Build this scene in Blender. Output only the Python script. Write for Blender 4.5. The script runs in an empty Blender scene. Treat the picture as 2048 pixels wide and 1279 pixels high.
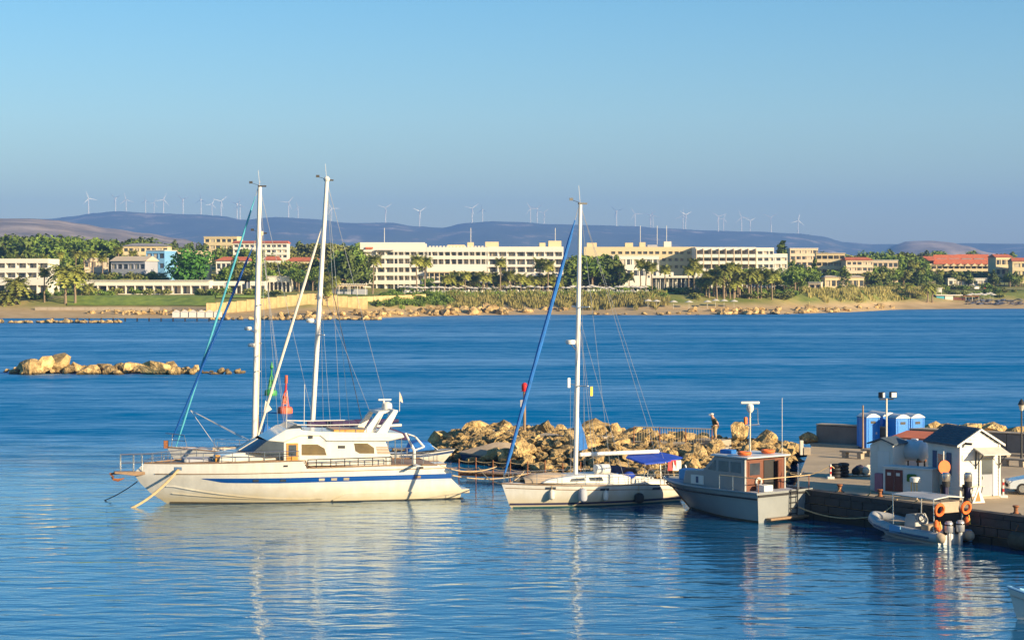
import bpy, bmesh, math, random
from mathutils import Vector, Matrix, noise
R = math.radians
sc = bpy.context.scene
col = sc.collection
random.seed(7)

# ---------------------------------------------------------------- camera
F, CX, HY, CH = 4000.0, 1024.0, 550.0, 13.3     # focal length in photo pixels, centre column, horizon row, eye height
cam = bpy.data.cameras.new('camera'); camo = bpy.data.objects.new('camera', cam); col.objects.link(camo)
cam.sensor_width = 36.0; cam.lens = 36.0*F/2048; cam.shift_y = -(639.5-HY)/2048
cam.clip_start = 0.5; cam.clip_end = 60000
camo.location = (0, 0, CH); camo.rotation_euler = (R(90), 0, 0)
sc.camera = camo

# ---------------------------------------------------------------- light
SUN_AZ, SUN_EL = 55.0, 17.0                      # degrees to the right of straight behind the camera, above the horizon
sd = Vector((math.sin(R(SUN_AZ))*math.cos(R(SUN_EL)), -math.cos(R(SUN_AZ))*math.cos(R(SUN_EL)), math.sin(R(SUN_EL))))
w = bpy.data.worlds.new('World'); sc.world = w; w.use_nodes = True
nt = w.node_tree; bg = nt.nodes['Background']
sky = nt.nodes.new('ShaderNodeTexSky'); sky.sky_type = 'NISHITA'; sky.sun_disc = False
sky.sun_elevation = R(SUN_EL); sky.sun_rotation = R(180-SUN_AZ)
sky.altitude = 0; sky.air_density = 1.0; sky.dust_density = 0.6; sky.ozone_density = 2.6
hs = nt.nodes.new('ShaderNodeHueSaturation'); hs.inputs['Saturation'].default_value = 1.42
hs.inputs['Hue'].default_value = 0.498
nt.links.new(sky.outputs[0], hs.inputs['Color']); nt.links.new(hs.outputs[0], bg.inputs['Color'])
bg.inputs['Strength'].default_value = 0.08
sl = bpy.data.lights.new('sun', 'SUN'); sl.energy = 5.0; sl.angle = R(0.53); sl.color = (1.0, 0.80, 0.51)
so = bpy.data.objects.new('sun', sl); col.objects.link(so); so.rotation_euler = (-sd).to_track_quat('-Z', 'Y').to_euler()
so.location = sd*500
sc.view_settings.view_transform = 'Standard'; sc.view_settings.look = 'None'
sc.view_settings.exposure = 1.1; sc.view_settings.gamma = 1.0; sc.view_settings.use_curve_mapping = False
sc.render.engine = 'CYCLES'
sc.cycles.use_denoising = True
sc.cycles.max_bounces = 6; sc.cycles.volume_bounces = 0; sc.cycles.transparent_max_bounces = 12
sc.cycles.caustics_reflective = False; sc.cycles.caustics_refractive = False

# ---------------------------------------------------------------- helpers
def lerp(a, b, t): return a+(b-a)*t
def clamp(x, a=0.0, b=1.0): return max(a, min(b, x))
def smooth(t): t = clamp(t); return t*t*(3-2*t)
def pw(pts, x):                                   # piecewise linear
    if x <= pts[0][0]: return pts[0][1]
    for (a, b), (c, d) in zip(pts, pts[1:]):
        if x <= c: return b+(d-b)*(x-a)/(c-a)
    return pts[-1][1]
def pws(pts, x):                                  # piecewise smooth
    if x <= pts[0][0]: return pts[0][1]
    for (a, b), (c, d) in zip(pts, pts[1:]):
        if x <= c: return b+(d-b)*smooth((x-a)/(c-a))
    return pts[-1][1]
def DW(py, z=0.0): return F*(CH-z)/(py-HY)        # distance of a point of height z that shows on row py
def P(px, py, D): return Vector(((px-CX)/F*D, D, CH-(py-HY)/F*D))
def G(px, py, z=0.0): D = DW(py, z); return Vector(((px-CX)/F*D, D, z))
def nz(x, y, z=0.0): return noise.noise(Vector((x, y, z)))
def fbm(x, y, z=0.0, o=4): return noise.fractal(Vector((x, y, z)), 1.0, 2.0, o)

class Fr:                                         # a thing's own frame: x along ang, y to its left, z up
    def __init__(s, ox, oy, ang, z=0.0):
        s.o = Vector((ox, oy)); s.a = R(ang); s.z = z
        s.u = Vector((math.cos(s.a), math.sin(s.a))); s.n = Vector((-math.sin(s.a), math.cos(s.a)))
    def L(s, px, py, y=0.0):                      # photo point on the upright plane y -> (x, z)
        d = Vector(((px-CX)/F, 1.0)); D = (s.o.dot(s.n)+y)/d.dot(s.n)
        return ((d*D-s.o).dot(s.u), CH-(py-HY)/F*D-s.z)
    def T(s, px, py, x=0.0):                      # photo point on the upright cross plane x -> (y, z)
        d = Vector(((px-CX)/F, 1.0)); D = (s.o.dot(s.u)+x)/d.dot(s.u)
        return ((d*D-s.o).dot(s.n), CH-(py-HY)/F*D-s.z)
    def W(s, x, y, z): p = s.o+s.u*x+s.n*y; return Vector((p.x, p.y, z+s.z))
    def poly(s, pts, y=0.0): return [s.L(a, b, y) for a, b in pts]
    def lp(s, px, py, y=0.0): x, z = s.L(px, py, y); return Vector((x, y, z))

class MB:
    def __init__(s): s.v = []; s.f = []
    def add(s, vs, fs):
        b = len(s.v); s.v += [tuple(p) for p in vs]; s.f += [tuple(i+b for i in q) for q in fs]; return s
    def box(s, x0, x1, y0, y1, z0, z1):
        x0, x1 = min(x0, x1), max(x0, x1); y0, y1 = min(y0, y1), max(y0, y1); z0, z1 = min(z0, z1), max(z0, z1)
        return s.add([(x, y, z) for z in (z0, z1) for y in (y0, y1) for x in (x0, x1)],
                     [(0, 2, 3, 1), (4, 5, 7, 6), (0, 1, 5, 4), (2, 6, 7, 3), (0, 4, 6, 2), (1, 3, 7, 5)])
    def obox(s, c, sx, sy, sz, rz=0.0, ry=0.0):
        m = Matrix.Translation(c) @ Matrix.Rotation(rz, 4, 'Z') @ Matrix.Rotation(ry, 4, 'Y')
        return s.add([m @ Vector((x*sx/2, y*sy/2, z*sz/2)) for z in (-1, 1) for y in (-1, 1) for x in (-1, 1)],
                     [(0, 2, 3, 1), (4, 5, 7, 6), (0, 1, 5, 4), (2, 6, 7, 3), (0, 4, 6, 2), (1, 3, 7, 5)])
    def tube(s, pts, r, n=6):
        pts = [Vector(p) for p in pts]; k = len(pts); rr = r if isinstance(r, (list, tuple)) else [r]*k
        vs = []; fs = []
        for i, p in enumerate(pts):
            t = (pts[min(i+1, k-1)]-pts[max(i-1, 0)])
            if t.length < 1e-9: t = Vector((0, 0, 1))
            t.normalize()
            ref = Vector((0, 0, 1)) if abs(t.z) < 0.9 else Vector((1, 0, 0))
            a = t.cross(ref).normalized(); b = t.cross(a)
            for j in range(n):
                q = 2*math.pi*j/n; vs.append(p+(a*math.cos(q)+b*math.sin(q))*rr[i])
        for i in range(k-1):
            for j in range(n):
                fs.append((i*n+j, i*n+(j+1) % n, (i+1)*n+(j+1) % n, (i+1)*n+j))
        fs.append(tuple(reversed(range(n)))); fs.append(tuple((k-1)*n+j for j in range(n)))
        return s.add(vs, fs)
    def rope(s, a, b, sag, r, n=5, k=10):
        a, b = Vector(a), Vector(b)
        return s.tube([a.lerp(b, i/k)-Vector((0, 0, sag*4*(i/k)*(1-i/k))) for i in range(k+1)], r, n)
    def pxz(s, poly, y0, y1, taper=None):         # outline (x, z) pulled through y0..y1
        k = len(poly); q = taper or poly
        vs = [(x, y0, z) for x, z in poly]+[(x, y1, z) for x, z in q]
        return s.add(vs, [tuple(range(k)), tuple(reversed(range(k, 2*k)))]+[(i, i+k, (i+1) % k+k, (i+1) % k) for i in range(k)])
    def pyz(s, poly, x0, x1):
        k = len(poly)
        return s.add([(x0, y, z) for y, z in poly]+[(x1, y, z) for y, z in poly],
                     [tuple(reversed(range(k))), tuple(range(k, 2*k))]+[(i, (i+1) % k, (i+1) % k+k, i+k) for i in range(k)])
    def pxy(s, poly, z0, z1):
        k = len(poly)
        return s.add([(x, y, z0) for x, y in poly]+[(x, y, z1) for x, y in poly],
                     [tuple(reversed(range(k))), tuple(range(k, 2*k))]+[(i, (i+1) % k, (i+1) % k+k, i+k) for i in range(k)])
    def lathe(s, prof, n=12, c=(0, 0, 0), m=None):
        vs = []; fs = []; c = Vector(c)
        for r, z in prof:
            for j in range(n):
                q = 2*math.pi*j/n; p = Vector((r*math.cos(q), r*math.sin(q), z)); vs.append(c+(m @ p if m else p))
        k = len(prof)
        for i in range(k-1):
            for j in range(n): fs.append((i*n+j, i*n+(j+1) % n, (i+1)*n+(j+1) % n, (i+1)*n+j))
        fs.append(tuple(reversed(range(n)))); fs.append(tuple((k-1)*n+j for j in range(n)))
        return s.add(vs, fs)
    def grid(s, rows):
        k = len(rows[0]); vs = [p for r in rows for p in r]
        return s.add(vs, [(i*k+j, i*k+j+1, (i+1)*k+j+1, (i+1)*k+j) for i in range(len(rows)-1) for j in range(k-1)])
    def torus(s, c, r1, r2, m=None, n=16, k=6):
        rows = []
        for i in range(n+1):
            a = 2*math.pi*i/n; row = []
            for j in range(k+1):
                b = 2*math.pi*j/k; p = Vector(((r1+r2*math.cos(b))*math.cos(a), (r1+r2*math.cos(b))*math.sin(a), r2*math.sin(b)))
                row.append(Vector(c)+(m @ p if m else p))
            rows.append(row)
        return s.grid(rows)
    def mesh(s, name, mats, smoothang=None):
        me = bpy.data.meshes.new(name); me.from_pydata(s.v, [], s.f)
        for m in (mats if isinstance(mats, (list, tuple)) else [mats]): me.materials.append(m)
        me.validate()
        bm = bmesh.new(); bm.from_mesh(me); bmesh.ops.recalc_face_normals(bm, faces=bm.faces); bm.to_mesh(me); bm.free()
        if smoothang is not None:
            for p in me.polygons: p.use_smooth = True
            me.set_sharp_from_angle(angle=R(smoothang))
        me.update(); return me
    def build(s, name, mat, parent=None, sm=35, loc=None, bev=0.0):
        o = bpy.data.objects.new(name, s.mesh(name, mat, sm)); col.objects.link(o)
        if parent: o.parent = parent
        if loc: o.location = loc
        if bev:
            b = o.modifiers.new('bevel', 'BEVEL'); b.width = bev; b.segments = 2; b.limit_method = 'ANGLE'
        return o

def tag(o, label=None, cat=None, group=None, kind=None):
    if label: o['label'] = label
    if cat: o['category'] = cat
    if group: o['group'] = group
    if kind: o['kind'] = kind
    return o
def thing(name, label, cat, loc=(0, 0, 0), rz=0.0, group=None):
    o = bpy.data.objects.new(name, None); col.objects.link(o); o.empty_display_size = 0.3
    o.location = loc; o.rotation_euler = (0, 0, rz)
    return tag(o, label, cat, group)
def inst(name, me, parent=None, loc=(0, 0, 0), rz=0.0, scale=None, rot=None):
    o = bpy.data.objects.new(name, me); col.objects.link(o)
    if parent: o.parent = parent
    o.location = loc; o.rotation_euler = rot or (0, 0, rz)
    if scale: o.scale = scale if isinstance(scale, (tuple, list)) else (scale,)*3
    return o
def kids(o): return [c for c in bpy.data.objects if c.parent == o]
def dup(root, chl, loc, rz, label=None, group=None, scale=1.0):   # copy of a thing with copies of its parts and sub-parts
    r = root.copy(); col.objects.link(r); r.location = loc; r.rotation_euler = (0, 0, rz); r.scale = (scale,)*3 if not isinstance(scale, tuple) else scale
    if label: r['label'] = label
    if group: r['group'] = group
    for c, sub in chl:
        d = c.copy(); col.objects.link(d); d.parent = r
        for g in sub:
            e = g.copy(); col.objects.link(e); e.parent = d
    return r
def tree_of(root): return [(c, kids(c)) for c in kids(root)]
ORD = ['first', 'second', 'third', 'fourth', 'fifth', 'sixth', 'seventh', 'eighth', 'ninth', 'tenth', 'eleventh', 'twelfth', 'thirteenth',
       'fourteenth', 'fifteenth', 'sixteenth', 'seventeenth', 'eighteenth', 'nineteenth', 'twentieth', 'twenty-first', 'twenty-second',
       'twenty-third', 'twenty-fourth', 'twenty-fifth', 'twenty-sixth', 'twenty-seventh', 'twenty-eighth', 'twenty-ninth', 'thirtieth',
       'thirty-first', 'thirty-second', 'thirty-third', 'thirty-fourth', 'thirty-fifth', 'thirty-sixth', 'thirty-seventh', 'thirty-eighth']

def ordinal(n):
    if n < len(ORD): return ORD[n]
    t, u = divmod(n+1, 10); tens = {3: 'thirt', 4: 'fort', 5: 'fift', 6: 'sixt', 7: 'sevent', 8: 'eight', 9: 'ninet'}
    return tens[t]+'ieth' if u == 0 else tens[t]+'y-'+ORD[u-1]
def M(name, c, rough=0.6, metal=0.0, var=0.15, scale=2.0, bump=0.0, bscale=15.0, c2=None, orand=0.0, squash=None, spec=0.5, dist=0.02, coat=0.0):
    m = bpy.data.materials.new(name); m.use_nodes = True; t = m.node_tree; n = t.nodes; b = n['Principled BSDF']
    b.inputs['Roughness'].default_value = rough; b.inputs['Metallic'].default_value = metal
    b.inputs['Specular IOR Level'].default_value = spec
    if coat: b.inputs['Coat Weight'].default_value = coat; b.inputs['Coat Roughness'].default_value = 0.08
    tc = n.new('ShaderNodeTexCoord'); src = tc.outputs['Object']
    if squash:
        mp = n.new('ShaderNodeMapping'); mp.inputs['Scale'].default_value = squash; t.links.new(src, mp.inputs[0]); src = mp.outputs[0]
    no = n.new('ShaderNodeTexNoise'); no.inputs['Scale'].default_value = scale; no.inputs['Detail'].default_value = 6; no.inputs['Roughness'].default_value = 0.62
    t.links.new(src, no.inputs['Vector'])
    rp = n.new('ShaderNodeValToRGB'); rp.color_ramp.elements[0].position = 0.32; rp.color_ramp.elements[1].position = 0.68
    c2 = c2 or tuple(min(1, x*(1+var)) for x in c); c1 = tuple(x*(1-var) for x in c) if c2 and var else c
    rp.color_ramp.elements[0].color = (*c1, 1); rp.color_ramp.elements[1].color = (*c2, 1)
    t.links.new(no.outputs['Fac'], rp.inputs[0]); out = rp.outputs[0]
    if orand:
        oi = n.new('ShaderNodeObjectInfo'); mr = n.new('ShaderNodeMapRange')
        mr.inputs['To Min'].default_value = 1-orand; mr.inputs['To Max'].default_value = 1+orand
        t.links.new(oi.outputs['Random'], mr.inputs['Value'])
        mx = n.new('ShaderNodeVectorMath'); mx.operation = 'SCALE'; t.links.new(out, mx.inputs[0]); t.links.new(mr.outputs[0], mx.inputs['Scale']); out = mx.outputs[0]
    t.links.new(out, b.inputs['Base Color'])
    if bump:
        n2 = n.new('ShaderNodeTexNoise'); n2.inputs['Scale'].default_value = bscale; n2.inputs['Detail'].default_value = 5
        t.links.new(src, n2.inputs['Vector'])
        bp = n.new('ShaderNodeBump'); bp.inputs['Strength'].default_value = bump; bp.inputs['Distance'].default_value = dist
        t.links.new(n2.outputs['Fac'], bp.inputs['Height']); t.links.new(bp.outputs[0], b.inputs['Normal'])
    return m
def glassmat(name, c, rough=0.06): return M(name, c, rough, var=0.25, scale=1.5, spec=0.8)
# ---------------------------------------------------------------- materials
mt = {}
mt['white'] = M('white_paint', (0.64, 0.62, 0.57), 0.45, var=0.05, scale=1.2)
mt['gel'] = M('gelcoat', (0.63, 0.61, 0.55), 0.22, var=0.09, scale=1.0, squash=(2.2, 2.2, 0.35), coat=0.3)
mt['white_wall'] = M('white_render', (0.66, 0.62, 0.54), 0.85, var=0.07, scale=0.25)
mt['cream_wall'] = M('cream_render', (0.62, 0.50, 0.30), 0.85, var=0.08, scale=0.2)
mt['beige_wall'] = M('beige_render', (0.60, 0.48, 0.34), 0.85, var=0.08, scale=0.2)
mt['yellow_wall'] = M('yellow_stone_wall', (0.50, 0.37, 0.17), 0.9, var=0.3, scale=1.6)
mt['blue_wall'] = M('blue_render', (0.16, 0.36, 0.58), 0.8, var=0.08, scale=0.3)
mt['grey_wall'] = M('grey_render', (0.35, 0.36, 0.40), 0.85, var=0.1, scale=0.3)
mt['roof_red'] = M('terracotta_tiles', (0.52, 0.14, 0.06), 0.8, var=0.2, scale=0.8)
mt['roof_grey'] = M('grey_roofing', (0.26, 0.25, 0.25), 0.8, var=0.15, scale=0.6)
mt['window'] = glassmat('window_glass', (0.045, 0.055, 0.07), 0.12)
mt['curtain'] = M('room_curtain', (0.42, 0.36, 0.27), 0.8, var=0.35, scale=0.7)
mt['teak'] = M('teak', (0.25, 0.155, 0.085), 0.55, var=0.2, scale=6)
mt['orange_wood'] = M('varnished_wood', (0.50, 0.24, 0.05), 0.35, var=0.2, scale=5)
mt['stripe'] = M('blue_stripe_paint', (0.005, 0.065, 0.27), 0.3, var=0.08)
mt['navy'] = M('navy_canvas', (0.020, 0.018, 0.06), 0.8, var=0.25, scale=4)
mt['purple'] = M('aubergine_canvas', (0.035, 0.018, 0.07), 0.8, var=0.25, scale=3)
mt['blue_canvas'] = M('blue_canvas', (0.008, 0.12, 0.40), 0.75, var=0.2, scale=3)
mt['royal_canvas'] = M('royal_blue_canvas', (0.006, 0.045, 0.36), 0.75, var=0.2, scale=3)
mt['teal_canvas'] = M('teal_canvas', (0.06, 0.34, 0.44), 0.75, var=0.15, scale=2)
mt['tan_canvas'] = M('tan_canvas', (0.36, 0.28, 0.20), 0.85, var=0.15, scale=2)
mt['white_canvas'] = M('white_canvas', (0.60, 0.55, 0.46), 0.8, var=0.1, scale=2)
mt['steel'] = M('stainless_steel', (0.62, 0.60, 0.57), 0.25, 0.9, var=0.1)
mt['dark_metal'] = M('dark_metal', (0.03, 0.03, 0.032), 0.5, 0.3, var=0.2)
mt['wire'] = M('rigging_wire', (0.55, 0.53, 0.50), 0.4, 0.6, var=0.1)
mt['darkrope'] = M('dark_rope', (0.05, 0.05, 0.06), 0.8, var=0.2)
mt['rope'] = M('mooring_rope', (0.52, 0.38, 0.20), 0.9, var=0.2, scale=6)
mt['rust'] = M('rusty_iron', (0.24, 0.09, 0.035), 0.85, 0.1, var=0.4, scale=7)
mt['alu'] = M('white_mast', (0.70, 0.66, 0.60), 0.35, var=0.05, scale=1.5)
mt['beige_mast'] = M('beige_mast', (0.55, 0.43, 0.29), 0.4, var=0.1, scale=1.5)
mt['black'] = M('black_rubber', (0.014, 0.014, 0.016), 0.7, var=0.3)
mt['antifoul'] = M('dark_antifouling', (0.06, 0.05, 0.03), 0.8, var=0.4, scale=2)
mt['green_af'] = M('green_antifouling', (0.02, 0.09, 0.085), 0.8, var=0.3, scale=2)
mt['grey_hull'] = M('grey_navy_paint', (0.24, 0.255, 0.255), 0.4, var=0.08, scale=0.8, bump=0.15, bscale=2.2)
mt['brown_wood'] = M('brown_wheelhouse', (0.15, 0.052, 0.028), 0.45, var=0.15, scale=3)
mt['orange'] = M('safety_orange', (0.75, 0.15, 0.025), 0.6, var=0.12, scale=3)
mt['red'] = M('signal_red', (0.50, 0.02, 0.02), 0.5, var=0.15)
mt['redbuoy'] = M('faded_red_buoy', (0.66, 0.12, 0.05), 0.6, var=0.15, scale=2)
mt['greenbuoy'] = M('green_buoy', (0.03, 0.24, 0.05), 0.5, var=0.2, scale=2)
mt['yellow'] = M('yellow_paint', (0.7, 0.45, 0.03), 0.6, var=0.1)
mt['tube_grey'] = M('grey_hypalon', (0.36, 0.36, 0.36), 0.5, var=0.1, scale=2)
mt['tube_blue'] = M('dark_blue_hypalon', (0.06, 0.09, 0.14), 0.5, var=0.2, scale=2)
mt['tank'] = M('white_tank', (0.55, 0.57, 0.60), 0.4, var=0.06)
mt['siding'] = M('white_siding', (0.62, 0.60, 0.55), 0.6, var=0.06, scale=1.0)
mt['shutter'] = M('navy_shutter', (0.03, 0.06, 0.14), 0.6, var=0.1)
mt['slate'] = M('dark_shingle', (0.055, 0.075, 0.095), 0.7, var=0.25, scale=4)
mt['toilet_blue'] = M('blue_plastic', (0.002, 0.17, 0.58), 0.4, var=0.08)
mt['toilet_white'] = M('white_plastic', (0.60, 0.60, 0.58), 0.5, var=0.05)
mt['concrete'] = M('concrete', (0.34, 0.28, 0.21), 0.9, var=0.22, scale=0.5, bump=0.3, bscale=4)
mt['quay'] = M('quay_paving', (0.42, 0.32, 0.20), 0.9, var=0.16, scale=0.35, bump=0.25, bscale=3)
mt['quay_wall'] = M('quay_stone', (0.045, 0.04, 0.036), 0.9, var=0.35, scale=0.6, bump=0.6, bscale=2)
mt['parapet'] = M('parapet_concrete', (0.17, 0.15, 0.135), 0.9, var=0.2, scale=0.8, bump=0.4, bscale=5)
mt['rock'] = M('ochre_rock', (0.39, 0.235, 0.085), 0.9, var=0.5, scale=1.8, bump=1.0, bscale=6.0, c2=(0.70, 0.49, 0.21), orand=0.32, dist=0.25)
mt['rockwet'] = M('weedy_rock', (0.12, 0.085, 0.04), 0.8, var=0.4, scale=1.5, bump=0.7, bscale=4, dist=0.1)
mt['sand'] = M('sand', (0.55, 0.40, 0.22), 0.95, var=0.12, scale=0.15)
mt['bark'] = M('palm_bark', (0.26, 0.19, 0.12), 0.9, var=0.3, scale=2)
mt['skin'] = M('skin', (0.55, 0.30, 0.19), 0.6, var=0.05)
mt['chrome'] = M('cowling_grey', (0.42, 0.42, 0.43), 0.3, 0.4, var=0.1)
mt['carpaint'] = M('silver_car_paint', (0.62, 0.64, 0.67), 0.25, 0.3, var=0.03, coat=0.5)

mt['netgreen'] = M('green_netting', (0.015, 0.22, 0.13), 0.8, var=0.2)
mt['rustroof'] = M('brown_canopy', (0.22, 0.09, 0.05), 0.8, var=0.2)

def leafmat(name, c, c2, orand=0.25):
    m = M(name, c, 0.65, var=0.3, scale=0.35, c2=c2, orand=orand, spec=0.3)
    b = m.node_tree.nodes['Principled BSDF']; return m
mt['leaf_dark'] = leafmat('dark_foliage', (0.053, 0.094, 0.018), (0.149, 0.195, 0.033))
mt['leaf_mid'] = leafmat('green_foliage', (0.067, 0.144, 0.019), (0.209, 0.287, 0.039))
mt['leaf_olive'] = leafmat('olive_foliage', (0.135, 0.161, 0.039), (0.299, 0.304, 0.078))
mt['leaf_rich'] = leafmat('rich_foliage', (0.033, 0.127, 0.016), (0.090, 0.237, 0.026))
mt['palm_leaf'] = leafmat('palm_fronds', (0.149, 0.195, 0.033), (0.344, 0.338, 0.065))
mt['reed'] = leafmat('dry_reeds', (0.22, 0.23, 0.055), (0.46, 0.37, 0.12), 0.2)
mt['grass'] = leafmat('lawn_grass', (0.20, 0.28, 0.02), (0.30, 0.37, 0.04))

def tide_line(m, z0, z1, c):                      # dark weed growing up to the high water mark
    t = m.node_tree; n = t.nodes; b = n['Principled BSDF']; src = b.inputs['Base Color'].links[0].from_socket
    ge = n.new('ShaderNodeNewGeometry'); sp = n.new('ShaderNodeSeparateXYZ'); t.links.new(ge.outputs['Position'], sp.inputs[0])
    no = n.new('ShaderNodeTexNoise'); no.inputs['Scale'].default_value = 1.3; no.inputs['Detail'].default_value = 4; t.links.new(ge.outputs['Position'], no.inputs['Vector'])
    ad = n.new('ShaderNodeMath'); ad.operation = 'MULTIPLY_ADD'; t.links.new(no.outputs['Fac'], ad.inputs[0]); ad.inputs[1].default_value = -0.7; t.links.new(sp.outputs['Z'], ad.inputs[2])
    mr = n.new('ShaderNodeMapRange'); mr.inputs['From Min'].default_value = z0-0.35; mr.inputs['From Max'].default_value = z1-0.35; t.links.new(ad.outputs[0], mr.inputs['Value'])
    mx = n.new('ShaderNodeMix'); mx.data_type = 'RGBA'; mx.inputs['A'].default_value = (*c, 1); t.links.new(src, mx.inputs['B']); t.links.new(mr.outputs[0], mx.inputs['Factor']); t.links.new(mx.outputs['Result'], b.inputs['Base Color'])
tide_line(mt['gel'], 0.15, 0.95, (0.50, 0.43, 0.29)); tide_line(mt['rock'], 0.12, 0.38, (0.07, 0.05, 0.022)); tide_line(mt['quay_wall'], 0.25, 0.55, (0.018, 0.020, 0.012))

# ---------------------------------------------------------------- water
def water():
    m = bpy.data.materials.new('sea_water'); m.use_nodes = True; t = m.node_tree; n = t.nodes; n.remove(n['Principled BSDF'])
    df = n.new('ShaderNodeBsdfDiffuse'); df.inputs['Color'].default_value = (0.0, 0.115, 0.26, 1)
    gl = n.new('ShaderNodeBsdfGlossy'); gl.inputs['Roughness'].default_value = 0.005; gl.inputs['Color'].default_value = (0.82, 0.94, 1, 1)
    tc = n.new('ShaderNodeTexCoord')
    def layer(scale, sq, rot, detail, rough=0.55, dist=0.0):
        mp = n.new('ShaderNodeMapping'); mp.inputs['Scale'].default_value = sq; mp.inputs['Rotation'].default_value = (0, 0, R(rot))
        t.links.new(tc.outputs['Object'], mp.inputs[0])
        x = n.new('ShaderNodeTexNoise'); x.inputs['Scale'].default_value = scale; x.inputs['Detail'].default_value = detail
        x.inputs['Roughness'].default_value = rough; x.inputs['Distortion'].default_value = dist
        t.links.new(mp.outputs[0], x.inputs['Vector']); return x.outputs['Fac']
    def mth(op, a, bb):
        x = n.new('ShaderNodeMath'); x.operation = op
        for i, v in enumerate((a, bb)):
            if isinstance(v, (int, float)): x.inputs[i].default_value = v
            else: t.links.new(v, x.inputs[i])
        return x.outputs[0]
    sp = n.new('ShaderNodeSeparateXYZ'); t.links.new(tc.outputs['Object'], sp.inputs[0])
    mr = n.new('ShaderNodeMapRange'); mr.inputs['From Min'].default_value = 120; mr.inputs['From Max'].default_value = 170
    t.links.new(sp.outputs['Y'], mr.inputs['Value']); open_sea = mr.outputs[0]       # sheltered harbour -> open bay
    sl_ = n.new('ShaderNodeMapRange'); sl_.inputs['To Min'].default_value = 1.3; sl_.inputs['To Max'].default_value = 0.33
    t.links.new(open_sea, sl_.inputs['Value'])
    rg = n.new('ShaderNodeMapRange'); rg.inputs['To Min'].default_value = 0.005; rg.inputs['To Max'].default_value = 0.32
    t.links.new(open_sea, rg.inputs['Value']); t.links.new(rg.outputs[0], gl.inputs['Roughness'])
    dm = n.new('ShaderNodeMix'); dm.data_type = 'RGBA'; dm.inputs['A'].default_value = (0.0, 0.08, 0.195, 1); dm.inputs['B'].default_value = (0.0, 0.15, 0.36, 1)
    t.links.new(open_sea, dm.inputs['Factor']); t.links.new(dm.outputs['Result'], df.inputs['Color'])
    ripple = layer(2.6, (0.55, 1.0, 1), 12, 4, 0.6, 0.3)
    midw = layer(0.95, (0.45, 1.0, 1), 4, 1.5, 0.45, 0.5)
    chop = layer(0.55, (0.5, 1.0, 1), -8, 4, 0.6, 0.4)
    swell = layer(0.11, (0.35, 1.0, 1), 5, 3, 0.5, 0.2)
    patch = layer(0.018, (0.35, 1.0, 1), 3, 3, 0.5)
    pr = n.new('ShaderNodeMapRange'); pr.inputs['From Min'].default_value = 0.36; pr.inputs['From Max'].default_value = 0.64
    pr.inputs['To Min'].default_value = 0.45; pr.inputs['To Max'].default_value = 1.25
    t.links.new(patch, pr.inputs['Value'])
    h_harb = mth('ADD', mth('ADD', mth('MULTIPLY', ripple, 0.014), mth('MULTIPLY', midw, 0.085)), mth('MULTIPLY', chop, 0.045))
    h_sea = mth('ADD', mth('ADD', mth('MULTIPLY', ripple, 0.05), mth('MULTIPLY', chop, 0.30)), mth('MULTIPLY', swell, 0.75))
    h = mth('ADD', mth('MULTIPLY', h_harb, mth('SUBTRACT', 1.0, open_sea)), mth('MULTIPLY', h_sea, open_sea))
    h = mth('MULTIPLY', h, pr.outputs[0])
    bp = n.new('ShaderNodeBump'); bp.inputs['Strength'].default_value = 1.0; bp.inputs['Distance'].default_value = 1.0
    t.links.new(h, bp.inputs['Height']); 
    fr = n.new('ShaderNodeFresnel'); fr.inputs['IOR'].default_value = 1.333
    for x in (gl, fr): t.links.new(bp.outputs[0], x.inputs['Normal'])
    # wind lanes: long streaks where the bay is rougher or smoother
    ln1 = layer(0.03, (0.12, 1.0, 1), 4, 6, 0.7); ln2 = layer(0.16, (0.16, 1.0, 1), -3, 5, 0.75); ln3 = layer(0.55, (0.3, 1.0, 1), 2, 4, 0.7)
    lr_ = n.new('ShaderNodeMapRange'); lr_.inputs['From Min'].default_value = 0.44; lr_.inputs['From Max'].default_value = 0.59; lr_.inputs['To Min'].default_value = 0.0; lr_.inputs['To Max'].default_value = 2.9
    t.links.new(mth('ADD', mth('ADD', mth('MULTIPLY', ln1, 0.3), mth('MULTIPLY', ln2, 0.35)), mth('MULTIPLY', ln3, 0.35)), lr_.inputs['Value'])
    lane = mth('ADD', mth('MULTIPLY', lr_.outputs[0], open_sea), mth('SUBTRACT', 1.0, open_sea))
    fac = mth('MULTIPLY', fr.outputs[0], lane)
    mx = n.new('ShaderNodeMixShader'); t.links.new(mth('MINIMUM', mth('MULTIPLY', fac, sl_.outputs[0]), 0.8), mx.inputs[0])
    t.links.new(df.outputs[0], mx.inputs[1]); t.links.new(gl.outputs[0], mx.inputs[2]); t.links.new(mx.outputs[0], n['Material Output'].inputs['Surface'])
    return m
mb = MB(); mb.add([(-9000, -400, 0), (9000, -400, 0), (9000, 14500, 0), (-9000, 14500, 0)], [(0, 1, 2, 3)])
tag(mb.build('sea', water(), sm=None), 'deep blue rippled sea filling the harbour and the bay', kind='structure')

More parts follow.
